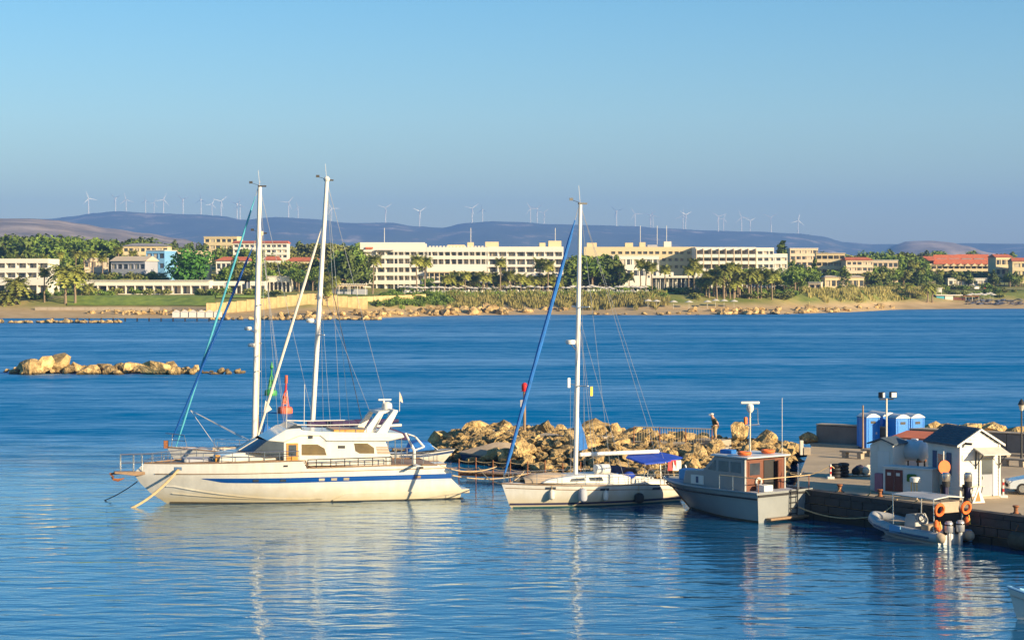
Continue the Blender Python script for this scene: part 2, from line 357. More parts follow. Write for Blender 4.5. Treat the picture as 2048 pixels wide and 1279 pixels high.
# ---------------------------------------------------------------- terrain across the bay
SHORE = [(-600, 634), (0, 636), (330, 636), (440, 637), (620, 638), (740, 636), (860, 632), (960, 630), (1100, 629), (1300, 630), (1560, 628), (1700, 624), (1790, 619), (1900, 617.5), (2048, 617), (2600, 615)]
def dshore(px): return DW(pw(SHORE, px))
INL = [(-60, -4), (-15, -1), (0, 0.0), (6, 0.7), (16, 1.6), (26, 3.7), (38, 6.2), (60, 7.0), (110, 8.0), (200, 11), (400, 19), (700, 28), (1300, 34), (2600, 40)]
RISE = [(0, 1.15), (500, 1.1), (900, 0.85), (1500, 0.75), (2048, 0.6)]
RIDGE = [(-500, 436), (100, 440), (140, 436), (190, 429), (235, 427), (300, 429), (400, 430), (440, 433), (490, 441), (560, 436), (620, 439), (700, 446), (780, 445), (830, 453), (885, 457), (930, 447), (985, 443), (1040, 445), (1100, 449), (1180, 450), (1260, 452), (1340, 457), (1420, 461), (1500, 463), (1600, 467), (1640, 472), (1690, 484), (1740, 488), (1900, 487), (2048, 487), (2600, 486)]
TANH = [(-500, 433), (0, 437), (60, 437), (110, 440), (160, 447), (220, 457), (290, 466), (360, 477), (420, 492), (520, 520), (2600, 545)]
PALE = [(-500, 545), (1700, 530), (1760, 505), (1790, 489), (1815, 482), (1860, 481), (1900, 484), (1930, 491), (1980, 505), (2048, 520), (2600, 540)]
def ridge_z(prof, px, D): return CH-(pws(prof, px)-HY)/F*D
def land_z(px, D):
    d = D-dshore(px); X = (px-CX)/F*D
    z = pw(INL, d)
    if d > 60: z = 7+(z-7)*pw(RISE, px)
    if d > 20: z += 0.5*fbm(X*0.02, D*0.02)*clamp((d-20)/60)
    if D > 2600:
        base = z
        def hill(prof, Dp, wf, wb, rough):
            t = (D-Dp)/(wf if D < Dp else wb)
            k = math.exp(-t*t*2.2)
            zz = ridge_z(prof, px, Dp)
            n = fbm(X*0.0009+3, D*0.0009, 1.7, 5)*rough*min(1, abs(t)*2.5)
            return max(0, zz)*k+n*k**0.5
        z = max(base, hill(TANH, 5000, 1500, 900, 28), hill(PALE, 7600, 900, 700, 25), hill(RIDGE, 11000, 2600, 1500, 90))
    return z
def terrain():
    cols = [-500+i*14 for i in range(0, 222)]
    offs = [-60, -30, -12, -4, 0, 3, 6, 10, 14, 18, 22, 26, 30, 35, 40, 50, 60, 80, 110, 150, 200, 260, 330, 400, 500, 620, 760, 950, 1200, 1600]
    Ds = [2600+i*140 for i in range(72)]
    rows = []
    for o in offs: rows.append([((px-CX)/F*(dshore(px)+o), dshore(px)+o, land_z(px, dshore(px)+o)) for px in cols])
    for D in Ds: rows.append([((px-CX)/F*D, D, land_z(px, D)) for px in cols])
    m = bpy.data.materials.new('coastal_land'); m.use_nodes = True; t = m.node_tree; n = t.nodes; b = n['Principled BSDF']
    b.inputs['Roughness'].default_value = 0.95; b.inputs['Specular IOR Level'].default_value = 0.2
    ge = n.new('ShaderNodeNewGeometry'); sp = n.new('ShaderNodeSeparateXYZ'); t.links.new(ge.outputs['Position'], sp.inputs[0])
    def ns(scale, det=5):
        x = n.new('ShaderNodeTexNoise'); x.inputs['Scale'].default_value = scale; x.inputs['Detail'].default_value = det; x.inputs['Roughness'].default_value = 0.65
        t.links.new(ge.outputs['Position'], x.inputs['Vector']); return x.outputs['Fac']
    def ramp(fac, stops):
        r = n.new('ShaderNodeValToRGB'); e = r.color_ramp.elements
        while len(e) < len(stops): e.new(0.5)
        for k, (p, c) in zip(e, stops): k.position = p; k.color = (*c, 1)
        t.links.new(fac, r.inputs[0]); return r.outputs[0]
    def rng(v, a, c):
        x = n.new('ShaderNodeMapRange'); x.inputs['From Min'].default_value = a; x.inputs['From Max'].default_value = c; t.links.new(v, x.inputs['Value']); return x.outputs[0]
    def mix(f, a, c):
        x = n.new('ShaderNodeMix'); x.data_type = 'RGBA'; t.links.new(f, x.inputs['Factor']); t.links.new(a, x.inputs['A']); t.links.new(c, x.inputs['B']); return x.outputs['Result']
    sand = ramp(ns(0.12), [(0.3, (0.36, 0.25, 0.12)), (0.7, (0.52, 0.38, 0.21))])
    veg = ramp(ns(0.05), [(0.32, (0.10, 0.14, 0.02)), (0.5, (0.20, 0.22, 0.05)), (0.68, (0.42, 0.33, 0.13))])
    hillc = ramp(ns(0.0045, 9), [(0.36, (0.045, 0.06, 0.035)), (0.56, (0.07, 0.08, 0.05)), (0.63, (0.22, 0.18, 0.13)), (0.71, (0.52, 0.42, 0.31))])
    tanc = ramp(ns(0.006, 8), [(0.3, (0.10, 0.085, 0.05)), (0.45, (0.22, 0.165, 0.11)), (0.65, (0.46, 0.35, 0.25))])
    far = mix(rng(sp.outputs['Y'], 8400, 8700), tanc, hillc)
    c = mix(rng(sp.outputs['Z'], 2.2, 4.2), sand, veg)
    c = mix(rng(sp.outputs['Y'], 2300, 2700), c, far)
    t.links.new(c, b.inputs['Base Color'])
    mb = MB(); mb.grid(rows)
    return mb.build('terrain', m, sm=60)
tag(terrain(), 'coast across the bay rising to the long blue ridge', kind='structure')
# ---------------------------------------------------------------- boats
class Hull:
    def __init__(s, stem, stern, sheer, B, xm=0.42, sw=0.85, ex=2.3, lows=0.8, lowb=0.3, z0=-0.45, pwr=0.7, ref=None):
        s.stem, s.stern, s.sheer, s.B, s.xm, s.sw, s.ex, s.lows, s.lowb, s.z0, s.pwr = stem, stern, sheer, B, xm, sw, ex, lows, lowb, z0, pwr; s.ref = ref or sheer
    def zs(s, u): return pw(s.sheer, u)
    def half(s, u, v):
        p = lerp(s.sw, 1, smooth(u/s.xm)) if u < s.xm else max(0.0, 1-((u-s.xm)/(1-s.xm))**s.ex)
        return s.B*p*lerp(lerp(s.lows, s.lowb, smooth(u)), 1, clamp(v)**s.pwr)
    def S(s, u, v, off=0.0):
        z = lerp(s.z0, s.zs(u), v); x = lerp(pw(s.stern, z), pw(s.stem, z), u)
        return (x, s.half(u, (z-s.z0)/(pw(s.ref, u)-s.z0))+off, z)
    def at(s, x, z, off=0.0):
        a, b = pw(s.stern, z), pw(s.stem, z); u = clamp((x-a)/(b-a)); v = (z-s.z0)/(pw(s.ref, u)-s.z0)
        return Vector((x, s.half(u, v)+off, z))
    def shell(s, nu=30, nv=10):
        us = [0.5*(i/nu)+0.5*math.sin(i/nu*math.pi/2) for i in range(nu+1)]
        mb = MB(); rows = []
        for u in us:
            a = [s.S(u, v/nv) for v in range(nv, -1, -1)]
            rows.append(a+[(x, -y, z) for x, y, z in reversed(a)])
        mb.grid(rows); b = rows[0]; mb.add(b, [tuple(range(len(b)))]); return mb
    def deck(s, drop=0.05, inset=0.96, crown=0.06, u0=0.0, u1=0.995, nu=24):
        rows = []
        for i in range(nu+1):
            u = lerp(u0, u1, i/nu); x, y, z = s.S(u, 1); y *= inset
            rows.append([(x, y*k, z-drop+crown*(1-k*k)) for k in (1, 0.5, 0, -0.5, -1)])
        return MB().grid(rows)
    def band(s, zlo, zhi, x0, x1, off=0.012, n=28, both=True, mb=None):   # strip that follows the side; zlo/zhi are functions of x
        mb = mb or MB()
        for sg in ((1, -1) if both else (1,)):
            rows = []
            for i in range(n+1):
                x = lerp(x0, x1, i/n); a = s.at(x, zlo(x), off); b = s.at(x, zhi(x), off); ai = s.at(x, zlo(x), -0.03); bi = s.at(x, zhi(x), -0.03)
                rows.append([Vector((p.x, p.y*sg, p.z)) for p in (ai, a, b, bi)])
            mb.grid(rows)
        return mb
    def spot(s, name, mat, parent, x, z, hw, hh, off=0.03):               # a small piece let into each side
        for sg in (1, -1):
            mb = s.band(lambda q: z-hh, lambda q: z+hh, x-hw, x+hw, off, 4, False)
            mb.v = [(a, b*sg, c) for a, b, c in mb.v]; mb.build(name, mat, parent)
    def edge(s, r, dz=0.0, v=1.0, nu=30, u1=1.0, off=0.0, n=6):           # rounded rail along the sheer
        mb = MB()
        for sg in (1, -1):
            mb.tube([(x, (y+off)*sg, z+dz) for x, y, z in (s.S(u1*i/nu, v) for i in range(nu+1))], r, n)
        return mb
def line(name, pts, r, mat, parent, n=5): return MB().tube(pts, r, n).build(name, mat, parent)
def disc(mb, c, r, y0, y1, n=12): mb.pxz([(c[0]+r*math.cos(2*math.pi*i/n), c[1]+r*math.sin(2*math.pi*i/n)) for i in range(n)], y0, y1)

# ---- the motor yacht
def motor_yacht():
    fr = Fr(-3.5, 121.5, 196.0)
    root = thing('motor_yacht', 'large white motor yacht with a long blue hull stripe moored in front', 'yacht', fr.W(0, 0, 0), fr.a)
    y = 2.3
    q = lambda px, py, yy=y: fr.L(px, py, yy)
    bx = lambda px, py: fr.L(px, py, 0.15)        # at the stem the side is on the centre line
    stem = sorted([(bx(267, 946)[1], bx(267, 946)[0]), (bx(289, 926)[1], bx(289, 926)[0]), (bx(281, 966)[1], bx(281, 966)[0]), (bx(303, 987)[1], bx(303, 987)[0]), (0.0, bx(334, 1007)[0]), (-0.5, bx(360, 1007)[0])])
    stern = sorted([(q(874, 928)[1], q(874, 928)[0]), (q(925, 978)[1], q(925, 978)[0]), (0.1, q(922, 990)[0]), (-0.5, q(915, 990)[0])])
    xs0 = stern[-1][1]; xb = stem[-1][1]
    zt = lambda px, py: q(px, py)[1]
    ux = lambda px: clamp((q(px, 930)[0]-xs0)/(xb-xs0))
    zb = bx(289, 926)[1]
    step = ux(615)
    sheer = [(0, zt(874, 929)), (ux(771), zt(771, 930)), (step-0.004, zt(616, 935)), (step, zt(614, 920)), (ux(566), zt(566, 921)), (ux(434), lerp(zt(434, 925), zb, 0.35)), (1.0, zb)]
    h = Hull(stem, stern, sheer, 2.45, xm=0.5, sw=0.94, ex=2.3, lows=0.93, lowb=0.35, pwr=0.75, ref=[(0, zt(616, 920)), (step, zt(616, 920)), (1.0, zb)])
    hull = h.shell(44, 12).build('hull', mt['gel'], root, sm=40)
    h.deck(0.04, 0.97).build('deck', mt['teak'], hull)
    mb = MB()
    for sg in (1, -1):
        pts = [h.S(i/60, 1) for i in range(61)]
        mb.tube([(a, (b+0.0)*sg, c) for a, b, c in pts], 0.045, 6)
    mb.build('rub_rail', mt['teak'], root)
    # hairline knuckle along the topsides
    kz = lambda x: lerp(zt(800, 938), bx(267, 947)[1], clamp(x/xb)**2)
    h.band(lambda x: kz(x)-0.02, lambda x: kz(x)+0.02, 0.4, xb*0.97, 0.02).build('knuckle_line', mt['teak'], root)
    # blue stripe
    s0, s1 = q(903, 950)[0], q(406, 958, 2.0)[0]
    top = [(s0, zt(899, 946.5)), (q(560, 956)[0], zt(560, 955.8)), (s1, fr.L(406, 958, 2.0)[1])]
    bot = [(s0, zt(903, 956)), (q(560, 966)[0], zt(560, 966.3)), (fr.L(449, 966.5, 2.1)[0], fr.L(449, 966.5, 2.1)[1]), (s1, fr.L(406, 959, 2.0)[1])]
    st = h.band(lambda x: pw(bot, x), lambda x: pw(top, x), s0, s1, 0.012, 40).build('hull_stripe', mt['stripe'], root)
    for px, mm in ((513, 'window'), (567, 'window'), (644, 'curtain'), (668.5, 'curtain'), (693, 'curtain'), (836, 'teak')):
        x, z = q(px, 0)[0], None
        z = (pw(top, x)+pw(bot, x))/2
        h.spot('porthole', mt[mm], st, x, z, 0.17, 0.075)
    for px, py in ((571, 931), (843, 934.5)):
        x, z = q(px, py); h.spot('vent', mt['dark_metal'], hull, x, z, 0.12, 0.05)
    x, z = fr.L(357, 937, 1.3)
    h.spot('fairlead', mt['steel'], hull, x, z, 0.2, 0.09)
    # weathered waterline and spray chines
    h.band(lambda x: -0.3, lambda x: 0.045+0.06*clamp((x-12)/5), 0.0, pw(stem, 0.05)*0.985, 0.015, 40).build('waterline_band', mt['antifoul'], root)
    for dz, x1 in ((0.42, 0.965), (0.85, 0.985)):
        h.band(lambda x: 0.16+dz*clamp((x-9)/8)**2, lambda x: 0.20+dz*clamp((x-9)/8)**2, 8.5, xb*x1*0.95, 0.05, 20).build('spray_rail', mt['gel'], hull)
    xa, xc = q(912, 990)[0], q(668, 987)[0]
    h.band(lambda x: 0.06, lambda x: lerp(0.50, 0.12, clamp((x-q(695, 1)[0])/(xc-q(695, 1)[0]))), xa, xc, 0.10, 20).build('side_sponson', mt['gel'], hull)
    # bathing platform
    MB().box(q(942, 985)[0], q(920, 985)[0], -2.0, 2.0, 0.28, 0.52).build('swim_platform', mt['gel'], root, bev=0.03)
    # foredeck trunk, cabin, windscreen, flybridge
    w = 1.85
    c = lambda L_, yy=w: [fr.L(a, b, yy) for a, b in L_]
    trunk = c([(437, 926), (441, 912), (470, 906), (520, 903), (572, 903), (572, 926)], 1.4)
    MB().pxz(trunk, -1.35, 1.35).build('fore_trunk', mt['gel'], root, bev=0.05)
    hatch = MB().obox(Vector((fr.L(395, 921, 0.5)[0], 0.0, fr.L(395, 921, 0.5)[1])), 1.6, 1.4, 0.28).build('sun_pad', mt['grey_wall'], root, bev=0.05)
    MB().obox(Vector((fr.L(434, 917, 0.8)[0], 0.9, fr.L(434, 917, 0.8)[1])), 0.28, 0.5, 0.5).build('deck_locker', mt['orange_wood'], root, bev=0.02)
    cab = c([(567, 921), (567, 884), (600, 871), (770, 871), (772, 884), (783, 914), (783, 931), (617, 931)])
    cabin = MB().pxz(cab, -w, w).build('cabin', mt['gel'], root, bev=0.04)
    ws = c([(507, 903), (536, 880), (568, 883), (568, 910), (547, 911)])
    wn = [(x-0.0, z) for x, z in ws]
    k = len(ws)
    mb = MB()                                      # wraps round to the front, raked in plan
    prof = [fr.L(507, 903, w), fr.L(536, 880, w)]
    front = 0.75
    rows = []
    for yy in (w-0.01, w*0.8, w*0.4, 0, -w*0.4, -w*0.8, -w+0.01):
        f = front*(1-(abs(yy)/w)**2)
        rows.append([(prof[0][0]+f, yy, prof[0][1]), (prof[1][0]+f*0.6, yy, prof[1][1])])
    mb.grid(rows)
    for sg in (1, -1):
        mb.add([(x, sg*(w-0.01), z) for x, z in ws], [tuple(range(k))])
    wsn = mb.build('windscreen', mt['window'], root)
    for yy in (0.6, -0.6):
        f = front*(1-(abs(yy)/w)**2)
        line('mullion', [(prof[0][0]+f, yy, prof[0][1]), (prof[1][0]+f*0.6, yy, prof[1][1])], 0.04, mt['gel'], wsn)
    fb = c([(534, 881), (573, 858), (600, 856), (604, 860), (640, 863), (804, 866), (809, 874), (776, 882), (652, 881), (640, 871), (600, 871), (567, 884)])
    fly = MB().pxz(fb, -w-0.06, w+0.06).build('flybridge', mt['gel'], root, bev=0.05)
    fl = c([(651, 881), (776, 881), (806, 872), (690, 873)], w+0.09)
    MB().pxz(fl, w+0.07, w+0.16).build('flybridge_moulding', mt['gel'], fly, bev=0.02)
    brow = c([(571, 858), (590, 848), (602, 850), (606, 860)], 1.5)
    MB().pxz(brow, -1.5, 1.5).build('flybridge_windscreen', mt['window'], fly, bev=0.02)
    seat = c([(668, 866), (668, 859), (742, 859), (742, 866)], 1.3)
    MB().pxz(seat, -1.2, 1.2).build('flybridge_seat', mt['orange_wood'], fly, bev=0.03)
    hr = [fr.L(594, 849, w), fr.L(640, 850, w), fr.L(733, 848, w)]
    for sg in (1, -1):
        line('handrail', [(x, sg*w, z) for x, z in hr], 0.03, mt['white'], fly)
        for px in (608, 644, 679, 712, 733):
            a = fr.L(px, 864, w); b = fr.L(px, 849.5, w)
            line('stanchion', [(a[0], sg*w, a[1]), (b[0], sg*w, b[1])], 0.02, mt['steel'], fly)
    # cabin door and windows, both sides
    for sg in (1, -1):
        dr = c([(573, 920), (573, 885.5), (596, 885.5), (596, 920)])
        d = MB().pxz(dr, sg*w, sg*(w+0.03)).build('cabin_door', mt['orange_wood'], cabin)
        pn = c([(577, 911), (577, 889), (592.5, 889), (592.5, 911)]); MB().pxz(pn, sg*(w+0.03), sg*(w+0.045)).build('pane', mt['window'], d)
        for win in ([(603.5, 888), (635, 888), (649, 896), (653, 909.5), (603.5, 909.5)], [(708.5, 886), (735, 886), (748, 895), (748.5, 906), (719.5, 906), (711, 901)]):
            MB().pxz(c([(603.5+(a-603.5), b) for a, b in win]), sg*w, sg*(w+0.02)).build('cabin_window', mt['yachtglass'], cabin)
        MB().pxz(c([(676, 896), (676, 890.5), (690, 890.5), (690, 896)]), sg*w, sg*(w+0.02)).build('vent', mt['dark_metal'], cabin)
        MB().pxz(c([(618, 876), (618, 870), (625, 870), (625, 876)]), sg*(w+0.06), sg*(w+0.085)).build('vent', mt['dark_metal'], fly)
        for i in range(5):
            yy = 893+i*3
            MB().pxz(c([(752+i*0.7, yy+1.6), (752+i*0.7, yy), (775+i*1.2, yy), (776+i*1.2, yy+1.6)]), sg*w, sg*(w+0.02)).build('louvre_slat', mt['teak'], cabin)
        # posts carrying the overhang and the aft rail
        for px in (790, 803):
            a = fr.L(px, 930, w); b = fr.L(px, 876, w); line('overhang_post', [(a[0], sg*w, a[1]), (b[0], sg*w, b[1])], 0.03, mt['steel'], root)
    # radar arch, two raked legs on each side, joined by a cross beam
    arch = MB()
    for sg in (1, -1):
        n_ = c([(750, 868), (786, 820), (796, 821), (772, 868)], 1.6)
        arch.pxz(n_, sg*1.45, sg*1.7)
    top_ = c([(785, 824), (787, 819), (797, 820), (794, 826)], 1.6); arch.pxz(top_, -1.5, 1.5)
    ar = arch.build('radar_arch', mt['white'], root, bev=0.03)
    f2 = MB()
    for sg in (1, -1): f2.pxz(c([(726, 864), (756, 824), (766, 824), (742, 864)], 1.2), sg*1.05, sg*1.25)
    f2.pxz(c([(755, 828), (757, 822), (788, 820), (788, 825)], 1.2), -1.2, 1.2)
    f2.build('arch_brace', mt['white'], ar, bev=0.03)
    rx, rz = fr.L(774, 815, 0.0)
    rd = MB().lathe([(0.28, -0.1), (0.32, 0.05), (0.30, 0.25), (0.12, 0.36)], 12, (rx, 0, rz)).build('radar_dome', mt['white'], root)
    MB().lathe([(0.07, 0), (0.07, 0.35)], 8, (rx+0.2, 0, rz+0.2)).box(rx-0.25, rx+0.55, -0.09, 0.09, rz+0.44, rz+0.54).build('radar_scanner', mt['white'], rd, bev=0.02)
    a = fr.L(799, 822, 0); b = fr.L(799, 783, 0)
    fs = line('flag_staff', [(a[0], 0, a[1]), (b[0], 0, b[1])], 0.02, mt['white'], root)
    g = [fr.L(800, 785, 0), fr.L(800, 801, 0), fr.L(806, 806, 0), fr.L(804, 795, 0)]
    MB().add([(x, 0.02, z) for x, z in g]+[(x, -0.02, z) for x, z in g], [(0, 1, 2, 3), (7, 6, 5, 4), (0, 3, 7, 4), (1, 5, 6, 2), (2, 6, 7, 3), (0, 4, 5, 1)]).build('flag', mt['flag'], fs)
    for px, t0 in ((573, 780), (608, 768)):
        a = fr.L(px, 862, 1.2); b = fr.L(px+1, t0, 1.2); line('whip_antenna', [(a[0], 1.2, a[1]), (b[0], 1.2, b[1])], 0.018, mt['white'], fly)
    # bow rails
    for sg in (1, -1):
        tops = []; mids = []
        for px in (244, 270, 287, 308, 329, 343, 371, 404, 460, 491, 522.5, 552, 590):
            pyb = 926 if px > 285 else 944
            x = fr.L(px, 910, 1.0)[0]; ub = clamp((x-xs0)/(xb-xs0)); yy = h.half(min(ub, 0.985), 1)*0.93+0.05 if x < xb else 0.25
            zb_ = (h.zs(ub) if x < xb else zb-0.45); zt_ = fr.L(px, lerp(909, 902, (px-244)/346), yy)[1]
            line('stanchion', [(x, sg*yy, zb_), (x, sg*yy, zt_)], 0.022, mt['steel'], root)
            tops.append((x, sg*yy, zt_)); mids.append((x, sg*yy, lerp(zb_, zt_, 0.5)))
        line('bow_rail', tops, 0.028, mt['steel'], root); line('bow_rail', mids, 0.018, mt['steel'], root)
        tops = []; mids = []
        for px in (615, 632, 661, 689, 716, 745, 772, 783):
            a = q(px, lerp(934.7, 929, (px-615)/168)); b = q(px, lerp(918.5, 913.5, (px-615)/168)); u_ = clamp((a[0]-xs0)/(xb-xs0)); yy = h.half(u_, 1)*0.98
            line('stanchion', [(a[0], sg*yy, a[1]), (a[0], sg*yy, b[1])], 0.03, mt['dark_metal'], root)
            tops.append((a[0], sg*yy, b[1])); mids.append((a[0], sg*yy, (a[1]+b[1])/2))
        line('side_rail', tops, 0.032, mt['dark_metal'], root); line('side_rail', mids, 0.025, mt['dark_metal'], root)
        tops = []
        for px in (792, 808, 826, 848, 868):
            a = q(px, 928); b = q(px, 908); u_ = clamp((a[0]-xs0)/(xb-xs0)); yy = h.half(u_, 1)*0.93
            line('stanchion', [(a[0], sg*yy, a[1]), (a[0], sg*yy, b[1])], 0.02, mt['steel'], root); tops.append((a[0], sg*yy, b[1]))
        line('stern_rail', tops, 0.025, mt['steel'], root)
    # bow platform and anchor
    p0 = fr.L(228, 942, 0); p1 = fr.L(272, 944, 0)
    MB().pxz([p0, (p0[0], p0[1]-0.1), (p1[0], p1[1]-0.18), (p1[0]-0.6, p1[1]-0.1), (p1[0]-0.6, p1[1]+0.05)], -0.3, 0.3).build('bow_platform', mt['teak'], root, bev=0.02)
    ax = fr.L(226, 950, 0)
    an = MB().tube([(p1[0]-0.2, 0, p1[1]+0.0), (ax[0]+0.2, 0, ax[1]+0.1), (ax[0]-0.05, 0, ax[1]-0.1)], 0.06, 6)
    an.tube([(ax[0]+0.0, 0, ax[1]-0.22), (ax[0]-0.28, 0.0, ax[1]-0.28), (ax[0]-0.65, 0, ax[1]-0.18)], [0.07, 0.1, 0.03], 6)
    an.tube([(ax[0], 0.28, ax[1]-0.2), (ax[0]+0.05, 0, ax[1]-0.12), (ax[0], -0.28, ax[1]-0.2)], 0.06, 6)
    an.build('anchor', mt['rust'], root)
    # boat crane and folded gangway over the stern
    b0 = fr.lp(828.5, 930, 1.2); b1 = fr.lp(828.5, 900, 1.2); b2 = fr.lp(811, 866, 1.2); b3 = fr.lp(848, 893, -0.6); b4 = fr.lp(830, 872, -0.6)
    gw = MB().tube([b0, b1], 0.09, 8).tube([b1, b2], [0.09, 0.05], 6).tube([b3, b4], [0.07, 0.05], 6).tube([b2, b4], 0.04, 6).tube([b1, b3], 0.05, 6)
    gw.build('gangway_crane', mt['white'], root)
    e = fr.lp(836, 932, 2.35)
    MB().obox(fr.lp(833, 930, 2.75), 0.28, 1.1, 0.07, 0, 0).build('folding_step', mt['white'], root, bev=0.01)
    return root, fr
mt['yachtglass'] = glassmat('bronze_tinted_glass', (0.14, 0.095, 0.035), 0.1)
mt['flag'] = M('flag_cloth', (0.78, 0.74, 0.68), 0.8, c2=(0.70, 0.30, 0.10), var=0.02, scale=6)
yacht, yfr = motor_yacht()
# mooring lines of the yacht
def ropething(name, label, a, b, sag, r, mat=None, group='mooring lines'):
    o = MB().rope(a, b, sag, r, 6, 14).build(name, mat or mt['rope']); tag(o, label, 'rope', group); return o
pA = yfr.lp(357, 938, 1.3)
wA = yfr.W(*pA); ropething('mooring_rope', 'thick tan mooring rope from the white yacht bow into the water', wA, G(262, 1016, -0.05), 0.25, 0.075)
wB = yfr.W(*yfr.lp(275, 962, 0)); ropething('mooring_rope', 'thin dark anchor line running left from the yacht bow', wB, G(206, 1001, -0.05), 0.1, 0.03, mt['darkrope'])

# ---- sailing yachts
def sail_hull(root, fr, L, B, fbow, fmid, fst, mat, overhang=1.2, over_st=0.5, band=None, ex=2.0):
    stem = [(-0.45, L-0.8), (0.0, L), (fbow, L+overhang)]; stern = [(-0.45, 0.5), (0.0, 0.0), (fst, -over_st)]
    h = Hull(stem, stern, [(0, fst), (0.35, fmid), (0.7, lerp(fmid, fbow, 0.45)), (1, fbow)], B, xm=0.45, sw=0.68, ex=ex, lows=0.72, lowb=0.25, pwr=0.55)
    o = h.shell(32, 10).build('hull', mat, root, sm=40)
    h.deck(0.04, 0.97, 0.08).build('deck', mt['white'], o)
    h.edge(0.035).build('toe_rail', mt['teak'], o)
    return h, o
def rail_line(root, h, us, hgt, mat, inset=0.94):
    for sg in (1, -1):
        t1 = []; t2 = []
        for u in us:
            x, y, z = h.S(u, 1); y *= inset
            line('stanchion', [(x, y*sg, z-0.03), (x, y*sg, z+hgt)], 0.018, mat, root); t1.append((x, y*sg, z+hgt)); t2.append((x, y*sg, z+hgt*0.5))
        line('lifeline', t1, 0.012, mat, root); line('lifeline', t2, 0.010, mat, root)
def mast(root, base, top, r, mat, spreaders=(), w=1.2):
    b, t = Vector(base), Vector(top)
    m = MB().tube([b, b.lerp(t, 0.5), t], [r, r, r*0.8], 10).build('mast', mat, root)
    MB().obox(t+Vector((-0.15, 0, 0.06)), 0.55, 0.12, 0.10).build('masthead', mt['dark_metal'], m)
    line('whip_antenna', [t, t+Vector((0.1, 0, 1.1))], 0.012, mt['white'], m)
    MB().tube([t+Vector((0, 0, 0.1)), t+Vector((0.5, 0, 0.25))], 0.012, 4).obox(t+Vector((0.58, 0, 0.3)), 0.22, 0.02, 0.16).build('wind_vane', mt['dark_metal'], m)
    for s in spreaders:
        p = b.lerp(t, s); MB().tube([p+Vector((-0.15, w, 0.05)), p, p+Vector((-0.15, -w, 0.05))], 0.035, 5).build('spreader', mat, m)
    return m
def shrouds(root, top, pts, r=0.012, mat=None):
    for p in pts: line('shroud', [top, p], r, mat or mt['wire'], root, 4)
def furled(root, a, b, r, mat, name='furled_sail', bulge=1.0):
    a, b = Vector(a), Vector(b); n = 12; rs = []
    for i in range(n+1):
        t = i/n; rs.append(r*(0.55+0.45*math.sin(math.pi*clamp(0.12+0.76*t))**0.7)*(1+0.08*math.sin(i*2.3)))
    rs[-1] = r*0.25; rs[0] = r*0.35
    o = MB().tube([a.lerp(b, i/n) for i in range(n+1)], rs, 8).build(name, mat, root)
    line('forestay', [b, b+(b-a)*0.06], 0.02, mt['wire'], o)
    return o

